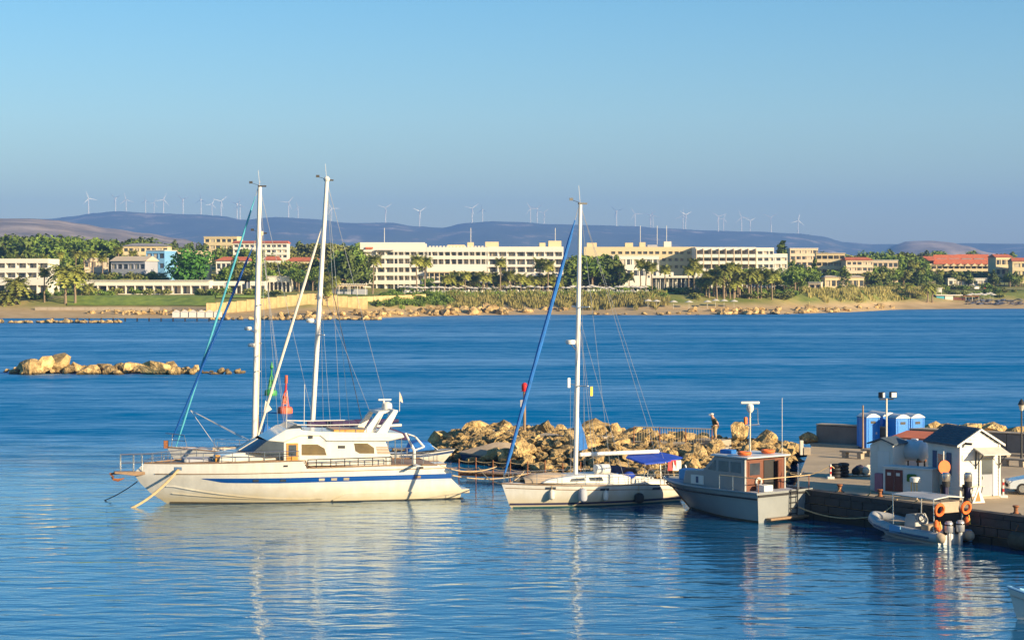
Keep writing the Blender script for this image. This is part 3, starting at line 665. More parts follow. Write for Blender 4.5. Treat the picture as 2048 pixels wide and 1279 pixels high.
def white_sloop():
    fr = Fr(9.5, 118.7, 204.0)
    root = thing('sailboat', 'white sailing yacht with blue furled headsail and blue sun awning', 'sailboat', fr.W(0, 0, 0), fr.a)
    zbow = fr.L(1003, 966, 0)[1]; zst = fr.L(1344, 970, 1.1)[1]; L = fr.L(1022, 1015, 0.1)[0]
    xtop = fr.L(1003, 966, 0)[0]
    h, o = sail_hull(root, fr, L, 1.75, zbow, 1.18, zst, mt['gel'], xtop-L, 0.35)
    h.band(lambda x: -0.3, lambda x: 0.06, 0.05, L*0.985, 0.012, 30).build('antifouling', mt['green_af'], o)
    h.band(lambda x: 0.15, lambda x: 0.27, -0.05, L*1.005, 0.012, 30).build('boot_stripe', mt['navy'], o)
    h.band(lambda x: h.zs(clamp(x/L))-0.29, lambda x: h.zs(clamp(x/L))-0.25, 0.0, xtop*0.98, 0.012, 30).build('cove_line', mt['teak'], o)
    for px, py in ((1109, 977.5), (1208, 978), (1316, 977)):
        x, z = fr.L(px, py, 1.6); h.spot('hull_window', mt['window'], o, x, z, 0.28, 0.07)
    c = lambda L_, yy=1.0: [fr.L(a, b, yy) for a, b in L_]
    cr = MB().pxz(c([(1085, 966), (1100, 958), (1150, 951), (1235, 947), (1262, 952), (1262, 968)]), -1.0, 1.0).build('coachroof', mt['white'], root, bev=0.08)
    for sg in (1, -1):
        MB().pxz(c([(1180, 961), (1178, 954), (1203, 953), (1207, 961)]), sg*1.0, sg*1.03).build('cabin_window', mt['window'], cr)
        MB().pxz(c([(1140, 962), (1143, 956.5), (1168, 955), (1170, 961)]), sg*1.0, sg*1.03).build('cabin_window', mt['window'], cr)
    mbse = fr.lp(1151, 950, 0); mtop = fr.lp(1160.5, 409, 0)
    m = mast(root, mbse, mtop, 0.135, mt['alu'], (0.33, 0.62), 1.15)
    rp = fr.lp(1141, 684, 0)
    MB().lathe([(0.26, -0.12), (0.30, 0.0), (0.27, 0.13)], 12, rp).build('radar_dome', mt['white'], m)
    line('radar_bracket', [rp+Vector((0, 0, -0.1)), fr.lp(1153, 702, 0)], 0.03, mt['steel'], m)
    furled(root, fr.lp(1009, 948, 0), fr.lp(1150, 440, 0), 0.125, mt['blue_canvas'])
    MB().tube([fr.lp(1160, 908.5, 0), fr.lp(1317, 902, 0)], 0.125, 10).build('boom', mt['alu'], root)
    sc_ = fr.poly([(1156.5, 830), (1157, 901), (1175, 896.5), (1168, 866)])
    MB().pxz(sc_, -0.06, 0.06).build('mainsail_cover', mt['blue_canvas'], root, bev=0.02)
    shrouds(root, mtop, [Vector(h.S(0.46, 1)), Vector((h.S(0.46, 1)[0], -h.S(0.46, 1)[1], h.S(0.46, 1)[2])), fr.lp(1344, 968, 0.7), fr.lp(1330, 968, -0.7)], 0.012)
    lowm = mbse.lerp(mtop, 0.6)
    shrouds(root, lowm, [Vector(h.S(0.55, 1)), Vector((h.S(0.55, 1)[0], -h.S(0.55, 1)[1], h.S(0.55, 1)[2])), Vector(h.S(0.38, 1)), Vector((h.S(0.38, 1)[0], -h.S(0.38, 1)[1], h.S(0.38, 1)[2]))], 0.012)
    for px0, px1 in ((1140, 1137), (1172, 1186)):
        a = mbse.lerp(mtop, 0.33)+Vector((0, 0.9 if px0 < 1150 else -0.9, 0)); line('flag_halyard', [a, Vector((a.x, a.y, 1.3))], 0.010, mt['wire'], root, 4)
    for px, py, k in ((1138, 765, 'white'), (1183, 782, 'yellow')):
        p = fr.lp(px, py, 0.9 if k == 'white' else -0.9); MB().obox(p, 0.16, 0.03, 0.55).build('pennant', mt[k], root)
    rail_line(root, h, [0.02, 0.12, 0.24, 0.36, 0.48, 0.6, 0.72, 0.84, 0.95, 0.985], 0.62, mt['steel'])
    # sun awning on four poles
    aw = [fr.lp(1256, 909, -1.2), fr.lp(1320, 903, -1.3), fr.lp(1366, 913, -1.1), fr.lp(1331, 922, 1.4), fr.lp(1290, 926, 1.5), fr.lp(1252, 913, 0.6)]
    mb = MB(); ctr = sum(aw, Vector())/6+Vector((0, 0, 0.18)); top = [p for p in aw]+[ctr]; k = len(top)
    low = [p-Vector((0, 0, 0.09)) for p in aw]+[ctr-Vector((0, 0, 0.09))]
    mb.add(top+low, [(i, (i+1) % 6, 6) for i in range(6)]+[((i+1) % 6+k, i+k, 6+k) for i in range(6)]+[(i, i+k, (i+1) % 6+k, (i+1) % 6) for i in range(6)])
    an = mb.build('sun_awning', mt['royal_canvas'], root, sm=20)
    for p in (aw[4], aw[3], aw[1], aw[0]): line('awning_pole', [p, Vector((p.x, p.y*0.9, 1.0))], 0.022, mt['steel'], an)
    # cockpit coamings, wheel, stowed gear
    MB().pxz(c([(1262, 966), (1264, 956), (1335, 958), (1338, 970)], 1.0), 0.75, 1.05).pxz(c([(1262, 966), (1264, 956), (1335, 958), (1338, 970)], 1.0), -1.05, -0.75).build('cockpit_coaming', mt['white'], root, bev=0.05)
    wp = fr.lp(1302, 950, 0); MB().torus(wp, 0.42, 0.02, Matrix.Rotation(R(90), 3, 'Y'), 18, 5).tube([wp, wp-Vector((0, 0, 0.7))], 0.06, 6).build('steering_wheel', mt['steel'], root)
    # sprayhood
    sp = [[(x, yy*1.0, z) for x, z in c([(1262, 948), (1254, 934), (1236, 932), (1222, 947)], 0)] for yy in (-1.0, -0.6, 0, 0.6, 1.0)]
    MB().grid(sp).build('sprayhood', mt['navy'], root)
    return root, fr, h
sloop, sfr, shull = white_sloop()
def hung(name, label, px, py0, py1, r, mat, y, cat='fender', group='fenders along the white sailing yacht'):
    p = sfr.lp(px, (py0+py1)/2, y); hh = abs(sfr.lp(px, py0, y).z-sfr.lp(px, py1, y).z)
    q = shull.at(p.x, p.z, r*1.02); q = sfr.W(*q)
    mb = MB().lathe([(r*0.3, -hh/2), (r*0.85, -hh*0.38), (r, -hh*0.2), (r, hh*0.2), (r*0.8, hh*0.38), (r*0.25, hh/2)], 12)
    root = thing(name, label, cat, q, 0, group); mb.build('fender_body', mat, root)
    top = sfr.W(*Vector(shull.at(p.x, shull.zs(clamp(p.x/10))-0.02, 0.02)))
    line('lanyard', [Vector((0, 0, hh/2)), top-q], 0.015, mt['rope'], root); return root
hung('fender', 'cream sausage fender nearest the bow of the white sailing yacht', 1112, 980, 1001, 0.17, mt['white_canvas'], 1.7)
hung('fender', 'large dark grey fender amidships on the white sailing yacht', 1168, 976, 1004, 0.26, mt['grey_wall'], 1.8)
hung('fender', 'pale blue-white fender in the shaded part of the white sailing yacht', 1213, 980, 1001, 0.15, mt['white'], 1.8)
hung('fender', 'round black ball fender on the shaded quarter of the white sailing yacht', 1280, 985, 1006, 0.28, mt['black'], 1.8)
# gear lying on the sloop
def on_sloop(name, label, cat, mb, mat, sm=40, bev=0):
    root = mb.build(name, mat, None, sm, None, bev); root.location = sfr.W(0, 0, 0); root.rotation_euler = (0, 0, sfr.a); tag(root, label, cat); return root
d0 = sfr.lp(1045, 951, 0); d1 = sfr.lp(1140, 949, 0)
rows = []
for i in range(13):
    t = i/12; x = lerp(d0.x, d1.x, t); hw = 0.75*math.sin(math.pi*clamp(0.06+0.88*t))**0.4; hh = 0.52*math.sin(math.pi*clamp(0.1+0.8*t))**0.5
    rows.append([(x, hw*math.cos(a), 1.42+hh*math.sin(a)) for a in [math.pi*j/8 for j in range(9)]])
on_sloop('dinghy', 'tan upturned dinghy lying on the white sailing yacht foredeck', 'dinghy', MB().grid(rows), mt['tan_canvas'])
lr = sfr.lp(1204, 937, 0.3); mx = Matrix.Rotation(R(90), 3, 'Y')
on_sloop('life_raft', 'white life raft canister on the white sailing yacht coachroof', 'life raft', MB().lathe([(0.15, -0.5), (0.28, -0.44), (0.29, 0), (0.28, 0.44), (0.15, 0.5)], 14, lr, mx), mt['white'])
for i, (px, c_, lab) in enumerate(((1344, 'red', 'red towel hanging under the blue awning of the sailing yacht'), (1354, 'white', 'white towel hanging beside the red one under the awning'))):
    p = sfr.lp(px, 930, 0.6); rows = [[(p.x+0.14*(k-2), p.y+0.04*math.sin(k*1.7+j), p.z+0.3-0.2*j) for k in range(5)] for j in range(4)]
    mb = MB().grid(rows); back = [[(x, yy-0.03, z) for x, yy, z in r] for r in rows]; mb.grid(back); on_sloop('towel', lab, 'towel', mb, mt[c_])
for i, (px, py, c_, s_, lab) in enumerate(((1258, 950, 'royal_canvas', 0.30, 'crumpled blue bag on the cockpit edge of the white sailing yacht'), (1236, 951, 'blue_canvas', 0.22, 'small blue bundle beside the life raft canister'))):
    p = sfr.lp(px, py, 0.7); mb = MB(); rows = []
    for a in range(7):
        th = math.pi*a/6; rows.append([(p.x+s_*1.3*math.sin(th)*math.cos(f)*(1+0.2*nz(a, f)), p.y+s_*math.sin(th)*math.sin(f), p.z+s_*0.8*math.cos(th)) for f in [2*math.pi*k/9 for k in range(10)]])
    on_sloop('gear_bag', lab, 'bag', mb.grid(rows), mt[c_])

def ketch():                                      # teal and dark blue furled sails, behind the motor yacht's bow
    fr = Fr(-9.3, 133.0, 193.5)
    root = thing('sailboat', 'sailing boat behind the yacht bow with teal and navy furled headsails', 'sailboat', fr.W(0, 0, 0), fr.a)
    L = fr.L(372, 940, 0)[0]; zb = fr.L(335, 893, 0)[1]; xt = fr.L(333, 893, 0)[0]
    h, o = sail_hull(root, fr, L, 1.9, zb, 1.55, 1.5, mt['gel'], xt-L, 0.4)
    c = lambda L_, yy=0.9: [fr.L(a, b, yy) for a, b in L_]
    MB().pxz(c([(408, 905), (425, 899), (520, 894), (600, 894), (600, 910)]), -1.0, 1.0).build('coachroof', mt['white'], root, bev=0.08)
    MB().tube([fr.lp(425, 897, 0.6), fr.lp(482, 897, 0.6)], 0.13, 8).build('stowed_spar', mt['beige_mast'], root)
    b, t = fr.lp(507.5, 900, 0), fr.lp(519.5, 374, 0)
    m = mast(root, b, t, 0.17, mt['alu'], (0.3, 0.55), 1.2)
    for px, py in ((496, 657), (503, 690)):
        p = fr.lp(px, py, 0); MB().lathe([(0.2, -0.1), (0.26, 0.0), (0.22, 0.13)], 12, p).build('radar_dome', mt['white'], m); line('radar_bracket', [p, fr.lp(511, py+8, 0)], 0.03, mt['steel'], m)
    furled(root, fr.lp(352, 893, 0), fr.lp(511, 392, 0), 0.075, mt['teal_canvas'])
    furled(root, fr.lp(344, 878, 0.25), fr.lp(506, 492, 0), 0.085, mt['stripe'])
    shrouds(root, t, [Vector(h.S(0.55, 1)), Vector((h.S(0.55, 1)[0], -h.S(0.55, 1)[1], h.S(0.55, 1)[2])), fr.lp(640, 900, 0.8), fr.lp(560, 900, -0.8)], 0.013)
    a = fr.lp(381, 820, 0)
    for px, py in ((436, 898), (486, 876), (500, 880)): line('sheet_line', [a, fr.lp(px, py, 0.3)], 0.018, mt['wire'], root, 4)
    # pulpit
    for sg in (1, -1):
        pts = [fr.lp(331, 866, 0), fr.lp(345, 867, 0.4*sg), fr.lp(368, 870, 0.75*sg), fr.lp(374, 892, 0.85*sg)]; line('pulpit_rail', pts, 0.03, mt['steel'], root)
        pts = [fr.lp(343, 879, 0.3*sg), fr.lp(372, 882, 0.75*sg)]; line('pulpit_rail', pts, 0.025, mt['steel'], root)
        line('stanchion', [fr.lp(343, 893, 0.35*sg), fr.lp(345, 867, 0.4*sg)], 0.025, mt['steel'], root)
    MB().obox(fr.lp(332, 888, 0), 0.3, 0.25, 0.5).build('anchor_roller', mt['rust'], root)
    rail_line(root, h, [0.3, 0.42, 0.54, 0.66, 0.78], 0.6, mt['steel'])
    MB().torus(fr.lp(518, 884, 1.0), 0.26, 0.08, Matrix.Rotation(R(90), 3, 'X'), 16, 6).build('lifebuoy', mt['orange'], root)
    return root
ketch()
def aubergine_sloop():                            # dark boom cover, white furled sail, behind the yacht's cabin
    fr = Fr(-4.9, 129.2, 196.0)
    root = thing('sailboat', 'sailing boat behind the yacht cabin with dark purple boom cover', 'sailboat', fr.W(0, 0, 0), fr.a)
    L = fr.L(512, 950, 0)[0]; xt = fr.L(500, 905, 0)[0]
    h, o = sail_hull(root, fr, L, 1.7, 1.6, 1.25, 1.2, mt['white'], xt-L, 0.4)
    MB().pxz([fr.L(a, b_, 0.9) for a, b_ in ((560, 912), (575, 893), (690, 890), (730, 895), (740, 912))], -1.0, 1.0).build('coachroof', mt['white'], root, bev=0.08)
    b, t = fr.lp(622, 893, 0), fr.lp(653.5, 362, 0)
    m = mast(root, b, t, 0.16, mt['alu'], (0.42,), 1.5)
    p = fr.lp(620, 641, 0); MB().lathe([(0.22, -0.12), (0.28, 0.0), (0.24, 0.15)], 12, p).build('radar_dome', mt['white'], m); line('radar_bracket', [p, fr.lp(636, 650, 0)], 0.03, mt['steel'], m)
    MB().lathe([(0.18, -0.1), (0.22, 0.05), (0.08, 0.2)], 10, t+Vector((0, 0, 0.1))).build('masthead_lamp', mt['white'], m)
    f = furled(root, fr.lp(509, 893, 0), fr.lp(641, 462, 0), 0.095, mt['white_canvas'])
    k = [fr.lp(531, 800, 0.03), fr.lp(527, 828, 0.03), fr.lp(544, 818, 0.03)]
    MB().add(k+[p_-Vector((0, 0.05, 0)) for p_ in k], [(0, 1, 2), (5, 4, 3), (0, 3, 4, 1), (1, 4, 5, 2), (2, 5, 3, 0)]).build('sail_clew', mt['white_canvas'], f)
    b0, b1 = fr.lp(615, 850, 0), fr.lp(797, 841, 0)
    MB().tube([b0, b0.lerp(b1, 0.3), b0.lerp(b1, 0.7), b1], [0.30, 0.26, 0.22, 0.12], 10).build('boom_cover', mt['purple'], root)
    MB().tube([b0-Vector((0, 0, 0.3)), b1-Vector((0.2, 0, 0.28))], 0.09, 8).build('boom', mt['alu'], root)
    MB().pxz([fr.L(a, c_, 0.9) for a, c_ in ((625, 872), (630, 857), (740, 853), (790, 858), (820, 870), (815, 880))], -0.9, 0.9).build('cockpit_cover', mt['purple'], root, bev=0.05)
    shrouds(root, t, [Vector(h.S(0.5, 1)), Vector((h.S(0.5, 1)[0], -h.S(0.5, 1)[1], h.S(0.5, 1)[2])), fr.lp(790, 880, 0)], 0.014)
    shrouds(root, b.lerp(t, 0.6), [Vector(h.S(0.6, 1)), Vector((h.S(0.6, 1)[0], -h.S(0.6, 1)[1], h.S(0.6, 1)[2])), Vector(h.S(0.3, 1))], 0.012)
    line('topping_lift', [b.lerp(t, 0.75), b0.lerp(b1, 0.6)], 0.022, mt['darkrope'], root, 4)
    line('halyard', [t, b0.lerp(b1, 0.08)], 0.018, mt['darkrope'], root, 4)
    rail_line(root, h, [0.05, 0.2, 0.35, 0.5, 0.65, 0.8, 0.93], 0.6, mt['steel'])
    return root
aubergine_sloop()
def far_sloop():                                  # beige mast beside the white one
    fr = Fr(-11.5, 140.0, 190.0)
    root = thing('sailboat', 'farthest sailing boat, with beige mast and light blue awning', 'sailboat', fr.W(0, 0, 0), fr.a)
    h, o = sail_hull(root, fr, 8.0, 1.5, 1.2, 0.95, 0.95, mt['white'], 0.7, 0.3)
    b, t = fr.lp(512, 905, 0), fr.lp(521.5, 468, 0)
    m = mast(root, b, t, 0.13, mt['beige_mast'], (0.5,), 1.0)
    MB().lathe([(0.16, 0), (0.2, 0.1), (0.2, 0.3)], 10, t+Vector((0, 0, -0.1))).build('mast_cap', mt['beige_mast'], m)
    sl_ = [fr.L(a, c_, 0) for a, c_ in ((513, 800), (512, 886), (523, 880), (520, 850))]; MB().pxz(sl_, -0.06, 0.06).build('mainsail_cover', mt['purple'], root)
    aw = [fr.L(a, c_, 0.9) for a, c_ in ((522, 873), (522, 866), (549, 864), (546, 873))]; MB().pxz(aw, -0.9, 0.9).build('awning', mt['white'], root, bev=0.03)
    aw = [fr.L(a, c_, 0) for a, c_ in ((525, 864), (530, 846), (551, 862))]; MB().pxz(aw, -0.5, 0.5).build('spray_cover', mt['blue_canvas'], root, bev=0.03)
    for px in (524, 545):
        for sg in (1, -1): line('awning_pole', [fr.lp(px, 872, 0.8*sg), fr.lp(px, 905, 0.8*sg)], 0.025, mt['steel'], root)
    shrouds(root, t, [Vector(h.S(0.5, 1)), fr.lp(575, 905, 0)], 0.012)
    return root
far_sloop()

# ---- small boats near the breakwater
def runabout():
    fr = Fr(-8.9, 139.0, 8.0)
    root = thing('motorboat', 'small white motorboat with blue cover beyond the yacht stern', 'motorboat', fr.W(0, 0, 0), fr.a)
    x1, z1 = fr.L(912, 896, 0)
    h = Hull([(-0.4, x1-1.6), (0, x1-1.1), (z1, x1)], [(-0.4, 0.1), (0, 0), (1.2, -0.1)], [(0, 0.95), (0.5, 1.0), (1, z1)], 1.15, sw=0.9, lows=0.8, lowb=0.2)
    o = h.shell(22, 8).build('hull', mt['gel'], root, sm=40); h.deck(0.03, 0.97, 0.05).build('deck', mt['white'], o); h.edge(0.04).build('gunwale', mt['dark_metal'], o)
    h.band(lambda x: h.zs(clamp(x/x1))-0.28, lambda x: h.zs(clamp(x/x1))-0.12, 1.0, x1*0.96, 0.012, 20).build('side_stripe', mt['shutter'], o)
    cv = [fr.L(a, b, 0) for a, b in ((812, 903), (818, 886), (835, 880), (858, 883), (868, 897))]; MB().pxz(cv, -0.95, 0.95).build('boat_cover', mt['blue_canvas'], root, bev=0.1)
    ws = [fr.L(a, b, 0) for a, b in ((852, 901), (862, 889), (872, 898))]; MB().pxz(ws, -0.8, 0.8).build('windscreen', mt['window'], root)
    for sg in (1, -1): line('windscreen_frame', [fr.lp(852, 901, 0.82*sg), fr.lp(862, 889, 0.82*sg), fr.lp(876, 899, 0.82*sg)], 0.03, mt['white'], root)
runabout()
def covered_boat():
    fr = Fr(1.9, 141.5, 176.0)
    root = thing('covered_boat', 'dark hulled boat under a tan ridge tarpaulin by the rocks', 'boat', fr.W(0, 0, 0), fr.a)
    x1 = fr.L(918, 909, 0)[0]
    h = Hull([(-0.3, x1-0.7), (0, x1-0.4), (0.75, x1)], [(-0.3, 0.1), (0, 0), (0.8, -0.1)], [(0, 0.6), (0.5, 0.55), (1, 0.75)], 1.1, sw=0.8, lows=0.8, lowb=0.2)
    h.shell(22, 6).build('hull', mt['shutter'], root, sm=40)
    rows = []
    for i in range(13):
        u = i/12; x, y, z = h.S(u, 1); top = pw([(0, 0.75), (0.35, 1.45), (0.55, 1.5), (1, 0.8)], u)
        rows.append([(x, y*1.06, z-0.08), (x, y*1.06, z+0.03), (x, y*0.5, lerp(z, top, 0.55)), (x, 0, top), (x, -y*0.5, lerp(z, top, 0.55)), (x, -y*1.06, z+0.03), (x, -y*1.06, z-0.08)])
    MB().grid(rows).build('tarpaulin', mt['tan_canvas'], root, sm=25)
covered_boat()
# ---------------------------------------------------------------- quay and breakwater
ZQ = 1.5
qe0, qe1 = G(1588, 977, ZQ), G(2048, 1035, ZQ)                   # harbour edge of the quay
ed = (qe1-qe0).normalized(); en = Vector((-ed.y, ed.x, 0))       # en points away from the water
qe2 = qe1+ed*14
wl0, wl1 = G(1632, 889, ZQ), G(2048, 911, ZQ); wd = (wl1-wl0).normalized(); wl2 = wl1+wd*16
ql = G(1618, 889, ZQ)
quay = MB().pxy([(p.x, p.y) for p in (qe0, qe2, wl2+Vector((3, 6, 0)), ql+Vector((0.3, 0.6, 0)))], -2.0, ZQ).build('quay', mt['quay'], sm=None)
tag(quay, 'paved stone quay at the root of the breakwater', kind='structure')
def along(t, off=0.0, z=ZQ): return Vector((*(qe0+ed*t+en*off).to_2d(), z))
L_e = (qe2-qe0).length; ang_e = math.atan2(ed.y, ed.x)
# facing blocks of the quay wall, course by course
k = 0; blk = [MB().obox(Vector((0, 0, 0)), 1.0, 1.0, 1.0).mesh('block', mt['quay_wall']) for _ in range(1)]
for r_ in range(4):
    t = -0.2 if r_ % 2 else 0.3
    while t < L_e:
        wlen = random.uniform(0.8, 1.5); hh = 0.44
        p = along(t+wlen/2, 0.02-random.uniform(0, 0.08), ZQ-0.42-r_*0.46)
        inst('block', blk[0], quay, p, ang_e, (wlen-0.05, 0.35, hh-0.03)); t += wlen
t = 0
while t < L_e:                                                    # coping stones
    p = along(t+0.75, 0.18, ZQ-0.07); inst('coping_stone', blk[0], quay, p, ang_e, (1.46, 0.62, 0.26)); t += 1.5
# paving slab joints: large flagstones
# parapet along the seaward side
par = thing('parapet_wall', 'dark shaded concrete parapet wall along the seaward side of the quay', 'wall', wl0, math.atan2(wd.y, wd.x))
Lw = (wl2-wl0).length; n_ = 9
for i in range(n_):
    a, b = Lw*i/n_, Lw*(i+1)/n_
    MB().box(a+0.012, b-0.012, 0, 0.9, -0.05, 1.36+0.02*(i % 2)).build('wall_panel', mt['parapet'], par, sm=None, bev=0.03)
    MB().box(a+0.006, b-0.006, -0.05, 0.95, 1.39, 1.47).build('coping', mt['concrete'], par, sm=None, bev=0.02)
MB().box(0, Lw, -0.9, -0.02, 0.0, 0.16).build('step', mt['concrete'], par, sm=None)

# rocks
def rockmesh(seed, flat=0.75, sub=2):
    rnd = random.Random(seed); bm = bmesh.new(); bmesh.ops.create_icosphere(bm, subdivisions=sub, radius=1.0)
    pl = []
    for _ in range(8):
        v = Vector((rnd.gauss(0, 1), rnd.gauss(0, 1), rnd.gauss(0, 0.9))).normalized(); pl.append((v, rnd.uniform(0.42, 0.9)))
    for v in bm.verts:
        d = v.co.normalized(); r = 1.15
        for nn, dd in pl:
            k = d.dot(nn)
            if k > 0.05: r = min(r, dd/k)
        r *= 1+0.22*nz(d.x*1.7+seed, d.y*1.7, d.z*1.7)+0.10*nz(d.x*5+seed, d.y*5, d.z*5)
        v.co = Vector((d.x*r, d.y*r, d.z*r*flat))
    me = bpy.data.meshes.new('rock'); bm.to_mesh(me); bm.free(); me.materials.append(mt['rock']); return me
rocks = [rockmesh(i, 0.6+0.4*random.random()) for i in range(20)]
f0, f1, b0, b1 = Vector((-9.5, 149.5)), Vector((15.7, 116.0)), Vector((-5.5, 160.5)), Vector((20.5, 143.0))
HP = [(0, -0.3), (0.12, 0.65), (0.35, 1.45), (0.6, 1.7), (0.85, 1.45), (1.0, -0.4)]
def bw(t, w):
    f = f0.lerp(f1, t); b = b0.lerp(b1, t); p = f.lerp(b, w)
    e = min(1, (t+0.02)*5); return Vector((p.x, p.y, pw(HP, w)*e-0.5*(1-e)))
mb = MB(); rows = []
for i in range(49):
    rows.append([bw(i/48, j/20)+Vector((0, 0, -0.45+0.25*nz(i*0.7, j*0.9))) for j in range(21)])
mb.grid(rows); brk = mb.build('breakwater', mt['rock'], sm=20); tag(brk, 'ochre rubble mound breakwater behind the moored boats', kind='structure')
rr = random.Random(11); spots = []; tries = 0
while len(spots) < 292 and tries < 12000:
    tries += 1
    t, w = rr.random(), rr.random()**0.9
    s = rr.choice((0.38, 0.45, 0.5, 0.58)) if len(spots) > 90 else rr.uniform(0.6, 0.98)
    p = bw(t, w)
    if any((p-q).length < 0.74*(s+r2) for q, r2 in spots): continue
    q1 = (p.x-13.9)**2+(p.y-136.6)**2
    if q1 < 3 or (8 < p.x < 14.5 and 133.5 < p.y < 138.2 and s > 0.55): continue
    spots.append((p, s))
for p, s in spots:
    inst('rock', rr.choice(rocks), brk, p+Vector((0, 0, 0.08*s)), 0, (s*rr.uniform(0.9, 1.5), s*rr.uniform(0.75, 1.1), s*rr.uniform(0.65, 1.05)), (rr.uniform(-0.6, 0.6), rr.uniform(-0.6, 0.6), rr.uniform(0, 6.3)))
mb = MB(); small = [rockmesh(40+i, 0.8, 1) for i in range(6)]           # rubble filling the gaps
for i in range(2200):
    p = bw(rr.random(), rr.random()); me = rr.choice(small); q = rr.uniform(0.2, 0.5); m4 = Matrix.Translation(p+Vector((0, 0, 0.05))) @ Matrix.Rotation(rr.uniform(0, 6), 4, 'Z') @ Matrix.Rotation(rr.uniform(-0.6, 0.6), 4, 'X') @ Matrix.Diagonal((q*1.2, q, q*0.9, 1))
    mb.add([m4 @ v.co for v in me.vertices], [tuple(f.vertices) for f in me.polygons])
tag(mb.build('rubble', mt['rock'], brk, sm=None), kind='stuff')
# a few marked boulders of the skyline
for px, py, D, s, sc_ in ((885, 868, 152, 1.5, (1.2, 0.9, 1.0)), (955, 856, 153, 1.7, (1.3, 1, 0.9)), (1195, 852, 147, 1.9, (1.35, 0.8, 0.85)), (1040, 888, 139, 1.6, (1.1, 1, 1.0)), (1010, 850, 151, 1.3, (1.2, 1, 1)), (1150, 862, 148, 1.3, (1.3, 1, 0.7)), (1258, 858, 146, 1.4, (1.2, 1, 0.9)), (1475, 860, 140, 1.3, (1, 1, 1.1)), (1536, 868, 139, 1.2, (1.2, 1, 0.9)), (1618, 868, 139.3, 1.0, (0.9, 0.9, 1.2))):
    inst('rock', rr.choice(rocks), brk, P(px, py+10, D), 0, tuple(s*0.66*x for x in sc_), (rr.uniform(-0.3, 0.3), rr.uniform(-0.3, 0.3), rr.uniform(0, 6)))
# rocks behind the parapet at the right
k = 0
for i in range(34):
    p = wl0.lerp(wl2, 0.2+0.8*i/33)+Vector((0.6+rr.random(), 2.2+rr.random()*1.4, 0.55+0.5*rr.random())); s = rr.uniform(0.8, 1.5)
    inst('rock', rr.choice(rocks), brk, p, 0, (s*1.2, s, s*0.95), (rr.uniform(-0.3, 0.3), rr.uniform(-0.3, 0.3), rr.uniform(0, 6)))
# concrete path on the breakwater
for i in range(7):
    a = bw(0.22+0.1*i, 0.5+0.04*(i % 2)); MB().obox(a+Vector((0, 0, 0.05)), 2.3, 1.3, 0.3, R(-38+9*(i % 3)), R(2.5*(i % 3)-2)).build('path_slab', mt['concrete'], brk, sm=None, bev=0.04)

# the reef at the left
reef = thing('reef', 'low ochre rock reef standing in the water at the left', 'rocks', G(240, 747, 0))
o0 = reef.location.copy()
RF = [(12, 739, 0.5), (40, 735, 1.3), (62, 722, 2.2), (80, 726, 1.8), (104, 714, 2.4), (120, 732, 1.4), (140, 734, 1.6), (155, 731, 1.4), (176, 738, 1.7), (190, 741, 1.2), (208, 731, 1.8), (222, 738, 1.4), (243, 730, 1.5), (262, 727, 1.9), (275, 738, 1.3), (300, 736, 1.2), (317, 728, 2.3), (335, 738, 1.6), (352, 738, 1.4), (371, 741, 1.2), (390, 742, 1.0), (440, 741, 0.9), (455, 743, 0.6), (474, 746, 0.7), (30, 740, 0.7), (290, 744, 0.9), (330, 746, 1.2), (230, 746, 0.8)]
RF += [(rr.uniform(20, 400), rr.uniform(738, 746), rr.uniform(0.45, 1.0)) for _ in range(60)]+[(rr.uniform(400, 490), rr.uniform(743, 749), rr.uniform(0.4, 0.7)) for _ in range(8)]
for px, py, s in RF:
    D = DW(746)+rr.uniform(-4, 5); p = P(px, py, D); p.z = clamp(p.z*0.5, 0.05, 1.2)
    inst('rock', rr.choice(rocks), reef, p-o0, 0, (s*0.98, s*0.8, max(s*0.8, 0.35)), (rr.uniform(-0.7, 0.7), rr.uniform(-0.7, 0.7), rr.uniform(0, 6)))

# railing with upright bars on the breakwater
def railing():
    a, b = P(1268, 888, 138.0), P(1424, 888, 136.0); a.z = b.z = 1.7; fr_ = math.atan2(b.y-a.y, b.x-a.x); L = (b-a).to_2d().length
    root = thing('railing', 'thin metal railing with upright bars on the breakwater path', 'railing', a, fr_)
    H = 1.15
    MB().tube([(0, 0, H), (L, 0, H)], 0.03, 6).build('top_rail', mt['rope'], root)
    MB().tube([(0, 0, 0.15), (L, 0, 0.15)], 0.022, 6).build('bottom_rail', mt['white_canvas'], root)
    me = MB().tube([(0, 0, 0.15), (0, 0, H)], 0.012, 5).mesh('bar', mt['rope']); mp_ = MB().tube([(0, 0, -0.5), (0, 0, H+0.02)], 0.035, 6).mesh('post', mt['rust'])
    n = 30
    for i in range(n+1): inst('post' if i % 10 == 0 else 'bar', mp_ if i % 10 == 0 else me, root, (L*i/n, 0, 0))
railing()
